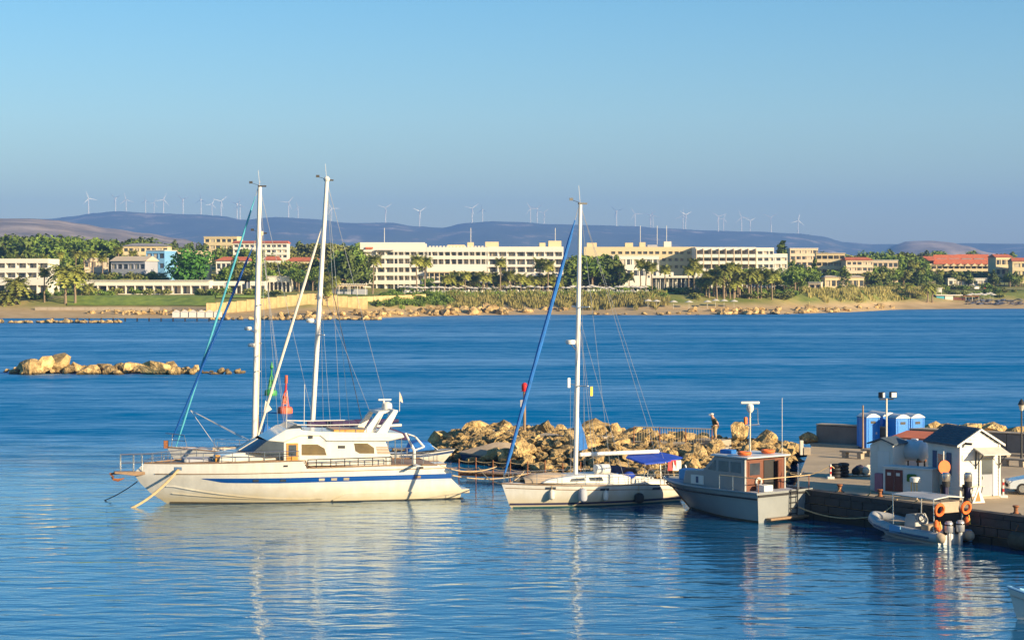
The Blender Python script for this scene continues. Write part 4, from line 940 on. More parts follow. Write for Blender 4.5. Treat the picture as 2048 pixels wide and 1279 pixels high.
# jetty with rusty posts and ropes
def jetty():
    a, b = Vector((-3.2, 131.0, 0)), Vector((4.6, 127.5, 0)); L = (b-a).length
    root = thing('jetty', 'low plank jetty with thin rusty posts and slung ropes', 'jetty', a, math.atan2(b.y-a.y, b.x-a.x))
    n = 26; me = MB().box(-0.13, 0.13, -0.7, 0.7, 0.42, 0.5).mesh('plank', mt['teak'])
    for i in range(n): inst('plank', me, root, (L*(i+0.5)/n, 0, 0.004*(i % 3)))
    MB().box(0, L, -0.6, -0.5, 0.25, 0.41).build('beam', mt['rust'], root); MB().box(0, L, 0.5, 0.6, 0.25, 0.41).build('beam', mt['rust'], root)
    tops = []
    for i in range(8):
        x = L*i/7; MB().tube([(x, -0.66, -0.8), (x+0.02, -0.66, 1.35+0.12*(i % 2))], 0.04, 6).build('post', mt['rust'], root); tops.append(Vector((x, -0.66, 1.25)))
    for p, q in zip(tops, tops[1:]):
        MB().rope(p, q, 0.09, 0.022, 5, 6).build('hand_rope', mt['rope'], root); MB().rope(p-Vector((0, 0, .45)), q-Vector((0, 0, .45)), 0.09, 0.02, 5, 6).build('hand_rope', mt['rope'], root)
jetty()
# lines from yacht stern and sloop bow
ys = yfr.W(*yfr.lp(900, 950, 1.6)); sb = sfr.W(*sfr.lp(1005, 967, 0))
for i, (a, b, sg, lab) in enumerate(((yfr.W(*yfr.lp(880, 930, 1.2)), Vector((-1.0, 129.7, 0.9)), 0.35, 'tan stern line from the yacht to the rusty jetty, upper one'),
                                 (yfr.W(*yfr.lp(905, 950, 1.6)), Vector((1.2, 128.8, 0.6)), 0.3, 'tan stern line from the yacht to the rusty jetty, lower one'),
                                 (sb, Vector((-2.2, 130.2, 0.8)), 0.25, 'tan bow line from the white sailing yacht to the jetty, left one'),
                                 (sb+Vector((0.1, 0.1, 0)), Vector((0.8, 129.0, 0.7)), 0.2, 'tan bow line from the white sailing yacht to the jetty, right one'))):
    ropething('mooring_rope', lab, a, b, sg, 0.032)

# beacon on the breakwater
bp_ = P(1049, 848, 143.0)
root = thing('beacon', 'red harbour light on a slim brown post on the breakwater', 'beacon', bp_)
s_ = 143/4000
MB().tube([(0, 0, -0.4), (0, 0, 66*s_)], 0.1, 8).build('post', mt['teak'], root)
MB().obox(Vector((-0.16, -0.12, 42*s_)), 0.3, 0.2, 0.5).build('control_box', mt['grey_wall'], root, bev=0.01)
MB().lathe([(0.25, 66*s_), (0.25, 67*s_), (0.16, 67.2*s_), (0.21, 70*s_), (0.21, 79*s_), (0.1, 83*s_)], 12).build('lantern', mt['red'], root)

# buoys
def buoy(name, label, px, pyw, pyt, mat, wpx):
    D = DW(pyw-2); p = G(px, pyw-2, 0); s = D/F; H = (pyw-2-pyt)*s; r = wpx*s/2
    root = thing(name, label, 'buoy', p)
    MB().lathe([(r*0.8, -0.4), (r, 0.0), (r, 0.36*r+0.15), (r*0.9, 0.55*r+0.2), (r*0.3, 0.62*r+0.25)], 18).build('float', mat, root)
    z0 = 0.62*r+0.2; z1 = H*0.56
    for i in range(4):
        a = math.pi/4+math.pi/2*i
        line('tower_leg', [(r*0.55*math.cos(a), r*0.55*math.sin(a), z0), (r*0.2*math.cos(a), r*0.2*math.sin(a), z1)], 0.05, mat, root)
    for k in (0.35, 0.7):
        q = lerp(0.55, 0.2, k)*r; z = lerp(z0, z1, k)
        line('cross_ring', [(q*math.cos(math.pi/4+math.pi/2*i), q*math.sin(math.pi/4+math.pi/2*i), z) for i in range(5)], 0.03, mat, root)
    MB().obox(Vector((-0.1*r, 0, lerp(z0, z1, 0.45))), r*0.62, r*0.1, (z1-z0)*0.55).build('radar_reflector', mat, root)
    MB().lathe([(r*0.26, z1), (r*0.26, z1+0.1), (r*0.15, z1+0.12), (r*0.15, H*0.75)], 10).build('lantern', mt['red'] if mat == mt['redbuoy'] else mat, root)
    if mat == mt['redbuoy']: MB().lathe([(0.03, H*0.75), (0.15, H*0.8), (0.15, H)], 10).build('topmark', mat, root)
    else: MB().lathe([(0.03, H*0.75), (0.2, H*0.82), (0.02, H)], 10).build('topmark', mat, root)
    root.rotation_euler = (R(1.5), R(1.5), 0.4)
buoy('navigation_buoy', 'red can-topped navigation buoy floating left of the yacht cabin', 570, 828, 750, mt['redbuoy'], 30)
buoy('navigation_buoy', 'green cone-topped navigation buoy beyond the white masts', 541.5, 792, 722, mt['greenbuoy'], 25)

# ---------------------------------------------------------------- grey patrol boat
def patrol():
    fr = Fr(14.8, 108.6, 129.0)
    root = thing('patrol_boat', 'grey patrol boat with brown wheelhouse moored stern to the camera', 'patrol boat', fr.W(0, 0, 0), fr.a)
    xb, zb = fr.L(1328, 951, 0.0); xw = fr.L(1377, 1025, 0.2)[0]
    zq = 1.62
    h = Hull([(-0.4, xw-0.4), (0, xw), (zb, xb)], [(-0.4, 0.0), (0.0, 0.0), (zq, -0.05)], [(0, zq), (0.45, zq+0.02), (0.75, lerp(zq, zb, 0.4)), (1, zb)], 2.25, xm=0.35, sw=0.95, ex=2.4, lows=0.92, lowb=0.2, pwr=0.8)
    o = h.shell(30, 10).build('hull', mt['grey_hull'], root, sm=40)
    h.deck(0.12, 0.97, 0.05).build('deck', mt['grey_wall'], o)
    h.edge(0.07, -0.05, off=0.0).build('rub_rail', mt['grey_hull'], o)
    h.edge(0.045, -0.2, 0.93, off=0.02).build('rubbing_strake', mt['black'], o)
    h.band(lambda x: -0.3, lambda x: 0.12, 0.0, xw*0.97, 0.012, 30).build('waterline_band', mt['antifoul'], o)
    # red-brown stem band
    st = [Vector((pw(h.stem, z)+0.01, 0, z)) for z in (0.0, zb*0.35, zb*0.7, zb*0.92)]; MB().tube(st, [0.05, 0.06, 0.06, 0.05], 6).build('stem_band', mt['rust'], o)
    yq = 2.1
    MB().box(-0.10, -0.05, -yq, yq, zq-0.24, zq-0.12).build('transom_strake', mt['black'], o)
    MB().box(-0.42, -0.05, -1.5, 1.5, 0.12, 0.24).build('stern_platform', mt['teak'], root, bev=0.02)
    # wheelhouse: grey sides and roof, brown aft bulkhead
    xw0, xw1 = 1.5, 4.7; hw = 1.6; z0 = zq-0.1; z1 = z0+1.80
    side = [(xw0, z0), (xw0, z1), (xw1-0.9, z1), (xw1, z0+0.95), (xw1+1.4, z0+0.85), (xw1+1.6, z0)]
    wh = MB().pxz(side, -hw, hw).build('wheelhouse', mt['grey_hull'], root, bev=0.05)
    MB().pxz([(xw0-0.35, z1), (xw0-0.4, z1+0.10), (xw1-0.8, z1+0.13), (xw1-0.6, z1)], -hw-0.1, hw+0.1).build('wheelhouse_roof', mt['toilet_white'], wh, bev=0.04)
    MB().box(xw0-0.03, xw0+0.0-0.001, -hw+0.02, hw-0.02, z0, z1-0.04).build('aft_bulkhead', mt['brown_wood'], wh)
    fw = MB().box(xw0-0.06, xw0-0.031, 0.35, 1.3, z0+0.8, z0+1.6).build('aft_window', mt['brown_wood'], wh)
    MB().box(xw0-0.075, xw0-0.061, 0.43, 1.22, z0+0.88, z0+1.53).build('pane', mt['window'], fw)
    dr = MB().box(xw0-0.07, xw0-0.031, -0.75, 0.1, z0+0.05, z0+1.65).build('door', mt['black'], wh)
    MB().obox(Vector((xw0-0.25, -0.95, z0+0.85)), 0.06, 0.5, 1.55, R(20)).build('open_door_leaf', mt['brown_wood'], wh)
    MB().torus(Vector((xw0-0.1, 0.55, z0+0.5)), 0.2, 0.055, Matrix.Rotation(R(90), 3, 'Y'), 16, 6).build('lifebuoy', mt['white'], wh)
    for sg in (1, -1):
        for x in (1.75, 2.7):
            pn = MB().pxz([(x, z0+1.0), (x, z0+1.58), (x+0.75, z0+1.58), (x+0.75, z0+1.0)], sg*hw, sg*(hw+0.015)).build('side_window', mt['window'], wh)
        MB().pxz([(3.65, z0+1.0), (3.65, z0+1.58), (3.75, z0+1.58), (4.3, z0+1.05)], sg*hw, sg*(hw+0.015)).build('side_window', mt['window'], wh)
        line('pillar_rail', [(xw0-0.06, sg*(hw-0.04), z0), (xw0-0.06, sg*(hw-0.04), z1)], 0.05, mt['white'], wh)
        # rails
        t1 = []
        for x in (0.05, 0.9, 1.9, 2.9):
            y = h.at(x, zq-0.05).y*0.93; line('stanchion', [(x, sg*y, zq-0.1), (x, sg*y, zq+0.75)], 0.025, mt['rust'] if x < 1 else mt['steel'], root); t1.append((x, sg*y, zq+0.75))
        line('side_rail', t1, 0.025, mt['rope'], root)
    nb = MB().pxz([(4.6, z0+0.15), (4.6, z0+0.65), (5.6, z0+0.65), (5.6, z0+0.15)], hw+0.005, hw+0.03).build('name_board', mt['white'], wh)
    MB().pxz([(5.0, z0+0.22), (5.0, z0+0.58), (5.2, z0+0.58), (5.2, z0+0.22)], hw+0.03, hw+0.036).build('board_emblem', mt['shutter'], nb)
    MB().box(-0.02, 0.04, -yq+0.05, yq-0.05, zq+0.7, zq+0.74).build('stern_rail', mt['rope'], root)
    # boarding ladder on the transom
    ld = thing_part = MB()
    yl = -0.35
    for dy in (0, -0.5): ld.tube([(-0.12, yl+dy, 0.25), (-0.14, yl+dy*1.1, zq+0.05)], 0.035, 6)
    ld.build('ladder_rail', mt['dark_metal'], root)
    for i in range(5): line('ladder_rung', [(-0.13, yl, 0.35+0.3*i), (-0.13, yl-0.5, 0.35+0.3*i)], 0.03, mt['dark_metal'], root)
    # foredeck gear
    MB().obox(Vector((7.6, 0, 1.95)), 0.5, 0.5, 0.35).tube([(7.6, 0, 2.1), (7.75, 0, 2.45)], 0.06, 6).build('windlass', mt['toilet_white'], root, bev=0.03)
    MB().obox(Vector((6.9, 0.5, 2.02)), 0.9, 0.9, 0.6, 0.3).build('deck_locker', mt['blue_wall'], root, bev=0.06)
    # roof gear: mast, radar, life jackets
    xm_ = 2.6
    zt_ = fr.L(1521, 808, 0)[1]; zr = z1+0.13
    ms = MB().tube([(xm_, 0, zr-0.05), (xm_, 0, zt_-0.35)], 0.06, 8).build('signal_mast', mt['steel'], root)
    zc = fr.L(1521, 851, 0)[1]; zu = fr.L(1521, 819, 0)[1]
    MB().tube([(xm_, 0.35, zc), (xm_, -0.75, zc)], 0.04, 6).tube([(xm_, 0, zu), (xm_, -0.6, zu), (xm_, -0.65, zc)], 0.03, 6).build('mast_frame', mt['steel'], ms)
    MB().lathe([(0.1, -0.5), (0.2, -0.35), (0.2, -0.1), (0.08, 0)], 10, (xm_, 0, zt_)).build('radar_pedestal', mt['white'], ms)
    MB().obox(Vector((xm_, 0, zt_+0.05)), 0.16, 1.05, 0.14, R(-35)).build('radar_scanner', mt['white'], ms, bev=0.03)
    MB().obox(Vector((xm_+0.05, 0.3, zc+0.25)), 0.14, 0.18, 0.4).build('horn', mt['orange'], ms, bev=0.03)
    line('whip_antenna', [(1.5, -1.4, z1), (1.5, -1.4, z1+3.2)], 0.016, mt['white'], root)
    for x, y in ((1.9, 1.15), (2.0, -0.8)):
        MB().torus(Vector((x, y, zr+0.12)), 0.30, 0.10, None, 16, 6).build('lifebuoy', mt['orange'], root)
    MB().obox(Vector((3.4, 0.9, zr+0.1)), 0.8, 0.5, 0.25, 0.2).build('roof_locker', mt['blue_canvas'], root, bev=0.05)
    MB().obox(Vector((0.9, 0.6, zq+0.1)), 0.6, 0.7, 0.35).build('engine_hatch', mt['toilet_white'], root, bev=0.04)
    MB().tube([(0.2, -1.3, zq), (0.2, -1.3, zq+0.9), (0.5, -1.6, zq+1.3)], 0.05, 6).tube([(0.2, -1.3, zq+0.6), (-0.3, -1.2, zq+1.0)], 0.04, 6).build('stern_davit', mt['steel'], root)
    return root, fr
pat, pfr = patrol()
ropething('mooring_rope', 'tan stern line from the grey patrol boat to the quay, near one', pfr.W(-0.1, -1.6, 1.5), along(5.5, 0.4, ZQ+0.3), 1.1, 0.035)
ropething('mooring_rope', 'tan stern line from the grey patrol boat to the quay, far one', pfr.W(0.1, -1.8, 1.55), along(3.2, 0.4, ZQ+0.3), 0.7, 0.03)
ropething('mooring_rope', 'long slack mooring line hanging between the patrol boat and inflatable boat', pfr.W(-0.1, -0.9, 0.7), along(9.0, 0.3, ZQ+0.2), 0.8, 0.035)

# ---------------------------------------------------------------- inflatable boat
def rib():
    fr = Fr(21.7, 99.0, 122.0)
    root = thing('inflatable_boat', 'grey inflatable boat with canopy and two outboard motors by the quay', 'inflatable boat', fr.W(0, 0, 0), fr.a)
    L = 5.6; rt = 0.27
    for sg, nm in ((1, 'side_tube'), (-1, 'side_tube')):
        pts = [(-0.35, sg*0.98, 0.40), (0.2, sg*1.0, 0.40), (1.5, sg*1.02, 0.42), (3.2, sg*1.0, 0.48), (4.4, sg*0.78, 0.62), (5.1, sg*0.45, 0.76), (5.5, 0, 0.84)]
        MB().tube(pts, [0.20, rt, rt, rt, rt, rt, rt*0.98], 14).build(nm, mt['tube_grey'], root, sm=50)
        MB().tube([(x, y+sg*(rt-0.03), z-0.03) for x, y, z in pts[1:-1]], 0.06, 6).build('rubbing_strake', mt['tube_blue'], root)
        MB().obox(Vector((2.6, sg*1.27, 0.55)), 0.8, 0.05, 0.34).build('tube_patch', mt['blue_wall'], root, bev=0.01)
        MB().lathe([(rt*0.98, -0.02), (rt*0.8, 0.18), (rt*0.3, 0.3)], 14, (-0.3, sg*0.98, 0.40), Matrix.Rotation(R(-90), 3, 'Y')).build('tube_end', mt['tan_canvas'], root, sm=50)
    h = Hull([(-0.4, 4.2), (0, 4.7), (0.5, 5.2)], [(-0.4, 0), (0.5, 0)], [(0, 0.32), (1, 0.45)], 0.95, sw=0.95, lows=0.6, lowb=0.2)
    h.shell(16, 5).build('hull', mt['toilet_white'], root, sm=50); h.deck(0.02, 0.9, 0.0).build('floor', mt['tan_canvas'], root)
    MB().box(-0.05, 0.1, -0.75, 0.75, 0.1, 0.75).build('transom', mt['toilet_white'], root, bev=0.02)
    MB().pxz([(2.0, 0.35), (2.0, 1.0), (2.2, 1.3), (2.7, 1.25), (2.9, 0.35)], -0.45, 0.45).build('steering_console', mt['tube_grey'], root, bev=0.05)
    MB().box(1.0, 1.6, -0.5, 0.5, 0.35, 0.85).build('helm_seat', mt['tan_canvas'], root, bev=0.08)
    MB().box(3.3, 4.3, -0.4, 0.4, 0.4, 0.75).build('bow_seat', mt['tan_canvas'], root, bev=0.08)
    MB().torus(Vector((1.9, 0.1, 1.15)), 0.2, 0.02, Matrix.Rotation(R(70), 3, 'Y'), 14, 5).build('steering_wheel', mt['black'], root)
    # canopy on poles and a tubular stern frame
    rows = [[(x, y*1.0, 2.22+0.10*math.cos(y*1.2)+0.03*math.sin(x*2)) for y in (-1.0, -0.5, 0, 0.5, 1.0)] for x in (0.1, 0.8, 1.6, 2.4, 3.1)]
    mb = MB().grid(rows); mb.grid([[(a, b, c-0.04) for a, b, c in r] for r in rows]); cn = mb.build('canopy', mt['tube_grey'], root)
    for sg in (1, -1):
        for x in (0.15, 3.05): line('canopy_pole', [(x, sg*0.98, 2.22), (x+0.0, sg*0.95, 0.62)], 0.03, mt['steel'], root)
        line('canopy_edge', [(0.1, sg*1.0, 2.25), (3.1, sg*1.0, 2.25)], 0.03, mt['white'], cn)
    line('canopy_edge', [(0.1, -1.0, 2.25), (0.1, 0, 2.35), (0.1, 1.0, 2.25)], 0.03, mt['white'], cn)
    MB().box(0.0, 0.06, -0.62, 0.62, 1.55, 2.1).build('stern_board', mt['tan_canvas'], root, bev=0.02)
    # motors
    for y in (-0.36, 0.42):
        m = MB().lathe([(0.16, -0.30), (0.21, -0.25), (0.22, 0.05), (0.20, 0.2), (0.13, 0.28)], 12, (-0.32, y, 0.92)).build('outboard_motor', mt['chrome'], root, sm=50)
        MB().lathe([(0.225, 0.0), (0.225, 0.07)], 12, (-0.32, y, 0.98)).build('cowling_band', mt['black'], m)
        MB().box(-0.42, -0.26, y-0.08, y+0.08, -0.2, 0.62).build('motor_leg', mt['chrome'], m, bev=0.03)
        MB().box(-0.2, -0.04, y-0.1, y+0.1, 0.5, 0.8).build('clamp_bracket', mt['dark_metal'], m)
    # orange lifebuoys and fenders on the stern frame
    for y, z in ((0.85, 1.75), (-0.95, 1.75)):
        MB().torus(Vector((-0.12, y, z)), 0.27, 0.085, Matrix.Rotation(R(80), 3, 'Y'), 16, 6).build('lifebuoy', mt['orange'], root)
    for y, z in ((1.05, 1.05), (0.9, 0.9), (-1.05, 1.1)):
        MB().lathe([(0.05, -0.22), (0.14, -0.12), (0.14, 0.12), (0.05, 0.22)], 10, (-0.1, y, z)).build('life_jacket', mt['orange'], root)
    line('yellow_strap', [(-0.2, 0.9, 1.2), (-0.25, 0.85, 0.85)], 0.03, mt['yellow'], root); line('yellow_strap', [(-0.2, -1.05, 1.4), (-0.25, -1.1, 0.95)], 0.03, mt['yellow'], root)
    MB().lathe([(0.1, -0.3), (0.3, -0.2), (0.3, 0.2), (0.1, 0.3)], 12, (0.2, -1.42, 0.32), Matrix.Rotation(R(90), 3, 'Y')).build('blue_fender', mt['blue_wall'], root, sm=50)
    return fr
rfr = rib()
ropething('mooring_rope', 'bow line from the inflatable boat up to the quay', rfr.W(5.3, 0, 0.9), along(7.5, 0.3, ZQ+0.1), 0.15, 0.03)

# rowing boat cut by the right edge
def rowboat():
    fr = Fr(23.4, 77.2, 176.0)
    root = thing('rowing_boat', 'white rowing boat with light blue gunwale in the bottom right corner', 'boat', fr.W(0, 0, 0), fr.a)
    x1, z1 = fr.L(2015, 1172, 0); xw = fr.L(2034, 1262, 0)[0]
    h = Hull([(-0.3, xw-0.2), (0, xw), (z1, x1)], [(-0.3, 0.2), (0, 0.1), (0.8, 0)], [(0, 0.75), (0.5, 0.75), (0.8, lerp(0.75, z1, 0.5)), (1, z1)], 0.95, sw=0.75, lows=0.7, lowb=0.2, z0=-0.3)
    o = h.shell(24, 8).build('hull', mt['white'], root, sm=40); h.deck(0.3, 0.95, 0.0).build('floor', mt['teak'], o); h.edge(0.05).build('gunwale', mt['blue_wall'], o)
    for x in (1.0, 2.2): MB().box(x, x+0.3, -0.8, 0.8, 0.5, 0.56).build('thwart', mt['teak'], root)
    MB().lathe([(0.06, 0), (0.2, 0.1), (0.18, 0.35), (0.05, 0.42)], 9, (x1-0.9, 0.1, z1-0.15)).build('net_bundle', mt['teak'], root)
rowboat()
# ---------------------------------------------------------------- things on the quay
HA, KA = 20.0, -38.0
mt['brass'] = M('brass_pipe', (0.5, 0.36, 0.12), 0.4, 0.5)
def clapboards(parent, x0, x1, z0, z1, place, step=0.16, name='board'):   # overlapping boards; place(x0,x1,z0,z1) -> MB
    z = z0; k = 0
    while z < z1-0.01:
        place(z, min(z+step-0.012, z1)).build(name, mt['siding'], parent, sm=None); z += step; k += 1
def hut():
    o = G(1920, 999, ZQ); fr = Fr(o.x, o.y, HA, ZQ)
    W, D_, H, HR = 2.42, 3.1, 2.95, 3.62
    root = thing('harbour_hut', 'white clapboard harbour hut with dark pitched roof and awning over the door', 'hut', o, fr.a)
    MB().pyz([(0.03, 0.06), (D_-0.03, 0.06), (D_-0.03, H), (0.03, H)], 0.03, W-0.03).build('wall_core', mt['siding'], root, sm=None)
    MB().box(-0.03, W+0.03, -0.03, D_+0.03, 0.0, 0.14).build('plinth', mt['concrete'], root, sm=None)
    # boards on the gable, the long sides and the back
    z = 0.15
    i = 0
    while z < HR-0.1:
        z2 = min(z+0.152, HR-0.02); m_ = 0.0 if z < H-0.15 else (z+0.1-(H-0.15))/(HR-H+0.15)*W/2
        if W-2*m_ > 0.1:
            for y0, y1 in ((-0.02, 0.03), (D_-0.03, D_+0.02)): MB().pyz([(y0 if y0 < 1 else y1, z), (y0+0.02 if y0 < 1 else y1-0.02, z2), (y1 if y0 < 1 else y0, z2), (y1 if y0 < 1 else y0, z)], m_, W-m_).build('board', mt['siding'], root, sm=None)
        if z < H-0.1:
            for x0, x1 in ((-0.02, 0.03), (W+0.02, W-0.03)): MB().pxz([(x0, z), (x0+(0.02 if x0 < 1 else -0.02), z2), (x1, z2), (x1, z)], 0.03, D_-0.03).build('board', mt['siding'], root, sm=None)
        z += 0.165
    MB().pxz([(0.04, H-0.05), (W/2, HR-0.05), (W-0.04, H-0.05)], 0.02, D_-0.02).build('gable_core', mt['siding'], root, sm=None)
    for x in (-0.04, W-0.07): MB().box(x, x+0.11, -0.05, 0.06, 0.12, H-0.04).build('corner_trim', mt['white'], root, sm=None)
    # roof
    sl_ = (HR-H+0.12)/(W/2)
    for sg in (0, 1):
        a = [(-0.22, H-0.16), (W/2, HR+0.04), (W/2, HR+0.12), (-0.24, H-0.08)]
        if sg: a = [(W-x, z_) for x, z_ in a]
        rf = MB().pxz(a, -0.12, D_+0.15).build('roof', mt['slate'], root, sm=None)
        n = 9
        for k in range(n):
            t0, t1 = k/n, (k+1)/n
            q = [(lerp(a[3][0], a[2][0], t0), lerp(a[3][1], a[2][1], t0)+0.035), (lerp(a[3][0], a[2][0], t1), lerp(a[3][1], a[2][1], t1)+0.008), (lerp(a[3][0], a[2][0], t1), lerp(a[3][1], a[2][1], t1)), (lerp(a[3][0], a[2][0], t0), lerp(a[3][1], a[2][1], t0))]
            MB().pxz(q, -0.13, D_+0.16).build('shingle_course', mt['slate'], rf, sm=None)
        b = [(-0.26, H-0.2), (W/2, HR+0.0), (W/2, HR+0.1), (-0.26, H-0.08)]
        if sg: b = [(W-x, z_) for x, z_ in b]
        MB().pxz(b, -0.17, -0.125).build('barge_board', mt['white'], root, sm=None)
    # door with window, awning
    d0, d1 = 1.25, 1.98
    dr = MB().box(d0, d1, -0.06, -0.021, 0.2, 2.2).build('door', mt['grey_wall'], root, sm=None)
    MB().box(d0+0.05, d1-0.05, -0.075, -0.061, 1.3, 2.14).build('pane', mt['window'], dr); MB().box(d0+0.08, d0+0.12, -0.11, -0.061, 1.05, 1.2).build('handle', mt['steel'], dr)
    for x in (d0-0.11, d1): MB().box(x, x+0.11, -0.085, -0.02, 0.15, 2.3).build('door_frame', mt['white'], root, sm=None)
    MB().box(d0-0.11, d1+0.11, -0.085, -0.02, 2.3, 2.42).build('door_frame', mt['white'], root, sm=None)
    aw = MB().pyz([(-0.03, 2.72), (-0.95, 2.42), (-0.95, 2.37), (-0.03, 2.64)], d0-0.42, d1+0.52).build('awning', mt['white_canvas'], root, sm=None)
    for x in (d0-0.3, d1+0.4): MB().tube([(x, -0.05, 1.75), (x, -0.75, 2.42)], 0.025, 6).tube([(x, -0.05, 1.6), (x, -0.05, 2.6)], 0.03, 6).build('awning_bracket', mt['dark_metal'], aw)
    MB().box(0.12, 0.75, -0.05, -0.022, 2.05, 2.35).build('notice', mt['toilet_white'], root, sm=None)
    # camera and side window with shutters
    cm = MB().obox(Vector((0.35, -0.25, 2.95)), 0.12, 0.4, 0.12, 0.5).tube([(0.28, -0.02, 2.9), (0.33, -0.15, 2.93)], 0.03, 5).build('security_camera', mt['dark_metal'], root)
    wy0, wy1 = 1.35, 2.05
    wn = MB().box(-0.06, -0.021, wy0-0.1, wy1+0.1, 1.25, 2.35).build('window', mt['white'], root, sm=None)
    MB().box(-0.075, -0.061, wy0, wy1, 1.33, 2.27).build('pane', mt['window'], wn)
    for y0 in (wy0-0.55, wy1+0.14):
        sh = MB().box(-0.06, -0.021, y0, y0+0.4, 1.2, 2.4).build('shutter', mt['shutter'], root, sm=None)
    return fr
hfr = hut()
hp = lambda x, y, z=0.0: hfr.W(x, y, z)
# small metal table and orange sign beside the hut
def quay_thing(name, label, cat, px, py, rz=0.0, z=ZQ, group=None): return thing(name, label, cat, G(px, py, z), rz, group)
t_ = thing('steel_table', 'small folding steel table against the hut gable', 'table', hp(0.55, -0.45), R(HA))
MB().box(-0.5, 0.5, -0.25, 0.25, 0.72, 0.76).build('table_top', mt['steel'], t_)
for x in (-0.4, 0.4):
    for y in (-0.2, 0.2): MB().tube([(x*0.6, y, 0), (x, y, 0.73)], 0.025, 6).build('leg', mt['dark_metal'], t_)
s_ = thing('round_sign', 'orange round sign on a thin white post before the hut', 'sign', hp(-0.75, 0.4), R(HA))
MB().tube([(0, 0, 0), (0, 0, 2.55)], 0.035, 8).build('post', mt['white'], s_)
MB().lathe([(0.36, -0.03), (0.36, 0.03)], 24, (0.0, -0.07, 1.72), Matrix.Rotation(R(90), 3, 'X')).build('disc', mt['orange'], s_)
# two spare outboards on stands
for i, (x, y) in enumerate(((-1.2, -0.55), (-0.15, -1.0))):
    r_ = thing('outboard_engine', ['silver topped outboard engine on a stand left of the triangle sign', 'silver topped outboard engine on a stand behind the triangle sign'][i], 'engine', hp(x, y), R(HA+10*i), 'spare outboard engines')
    MB().lathe([(0.17, 1.05), (0.22, 1.12), (0.22, 1.45), (0.14, 1.55)], 12).build('cowling', mt['steel'], r_); MB().lathe([(0.2, 0.8), (0.21, 1.06)], 12).build('engine_body', mt['black'], r_)
    MB().box(-0.1, 0.1, -0.1, 0.1, 0.2, 0.82).build('engine_leg', mt['navy'], r_, bev=0.03); MB().box(-0.25, 0.25, 0.12, 0.18, 0.0, 0.9).build('stand', mt['dark_metal'], r_)
r_ = thing('triangle_sign', 'small orange and white triangular warning board on the quay edge', 'sign', hp(0.15, -1.5), R(HA))
MB().pxz([(-0.38, 0), (0.38, 0), (0, 0.85)], -0.03, 0.03).build('board', mt['toilet_white'], r_); MB().pxz([(-0.22, 0.08), (0.12, 0.08), (-0.02, 0.62)], -0.038, -0.031).build('orange_panel', mt['orange'], r_)
MB().tube([(0, 0.02, 0.8), (0, 0.4, 0)], 0.02, 5).build('strut', mt['dark_metal'], r_)

# service kiosk, cabinet, tank and red roofed store to the left of the hut
def kiosk():
    o = G(1741, 980, ZQ); fr = Fr(o.x, o.y, KA, ZQ)
    root = thing('kiosk', 'narrow white clad kiosk with small gable roof left of the tank', 'kiosk', o, fr.a); W, D_, H = 1.35, 1.6, 2.55
    MB().box(0.02, W-0.02, 0.02, D_-0.02, 0, H).build('wall_core', mt['siding'], root, sm=None)
    z = 0.05
    while z < H-0.1:
        MB().box(-0.015, 0.45, -0.015, 0.02, z, z+0.15).build('board', mt['siding'], root, sm=None); MB().box(1.15, W+0.015, -0.015, 0.02, z, z+0.15).build('board', mt['siding'], root, sm=None)
        MB().box(-0.015, 0.02, 0.02, D_, z, z+0.15).build('board', mt['siding'], root, sm=None); z += 0.165
    d = MB().box(0.46, 1.14, -0.03, 0.02, 0.05, 2.2).build('door', mt['toilet_white'], root); MB().box(1.0, 1.05, -0.07, -0.031, 1.0, 1.2).build('handle', mt['steel'], d)
    MB().pxz([(-0.15, H), (W/2, H+0.3), (W+0.15, H), (W+0.15, H+0.07), (W/2, H+0.38), (-0.15, H+0.07)], -0.15, D_+0.1).build('roof', mt['slate'], root, sm=None)
    MB().pxz([(0.02, H-0.01), (W/2, H+0.29), (W-0.02, H-0.01)], 0.0, D_-0.05).build('gable', mt['siding'], root, sm=None)
    return fr
kfr = kiosk()
def cabinet():
    o = G(1766, 986, ZQ); fr = Fr(o.x, o.y, KA, ZQ)
    root = thing('service_cabinet', 'low white service cabinet with dark red doors under the tank', 'cabinet', o, fr.a); W, D_, H = 2.9, 0.9, 1.42
    MB().box(0, W, 0, D_, 0.0, H).build('body', mt['toilet_white'], root, sm=None, bev=0.02)
    MB().box(-0.06, W+0.06, -0.06, D_+0.06, H+0.002, H+0.08).build('lid', mt['toilet_white'], root, sm=None, bev=0.01)
    for x in (0.15, 0.68):
        d = MB().box(x, x+0.5, -0.03, 0.0-0.002, 0.15, 1.33).build('door', mt['maroon'], root, sm=None); MB().box(x+0.12, x+0.34, -0.04, -0.031, 1.0, 1.16).build('label_plate', mt['toilet_white'], d)
    MB().obox(Vector((1.75, -0.1, 0.95)), 0.5, 0.25, 0.4).build('hose_reel', mt['leaf_rich'], root, bev=0.06)
    MB().obox(Vector((-0.35, 0.3, 0.55)), 0.5, 0.3, 1.0).build('side_locker', mt['pinkish'], root, bev=0.02)
mt['maroon'] = M('maroon_paint', (0.10, 0.015, 0.012), 0.5, var=0.2); mt['pinkish'] = M('mauve_paint', (0.30, 0.12, 0.18), 0.6)
cabinet()
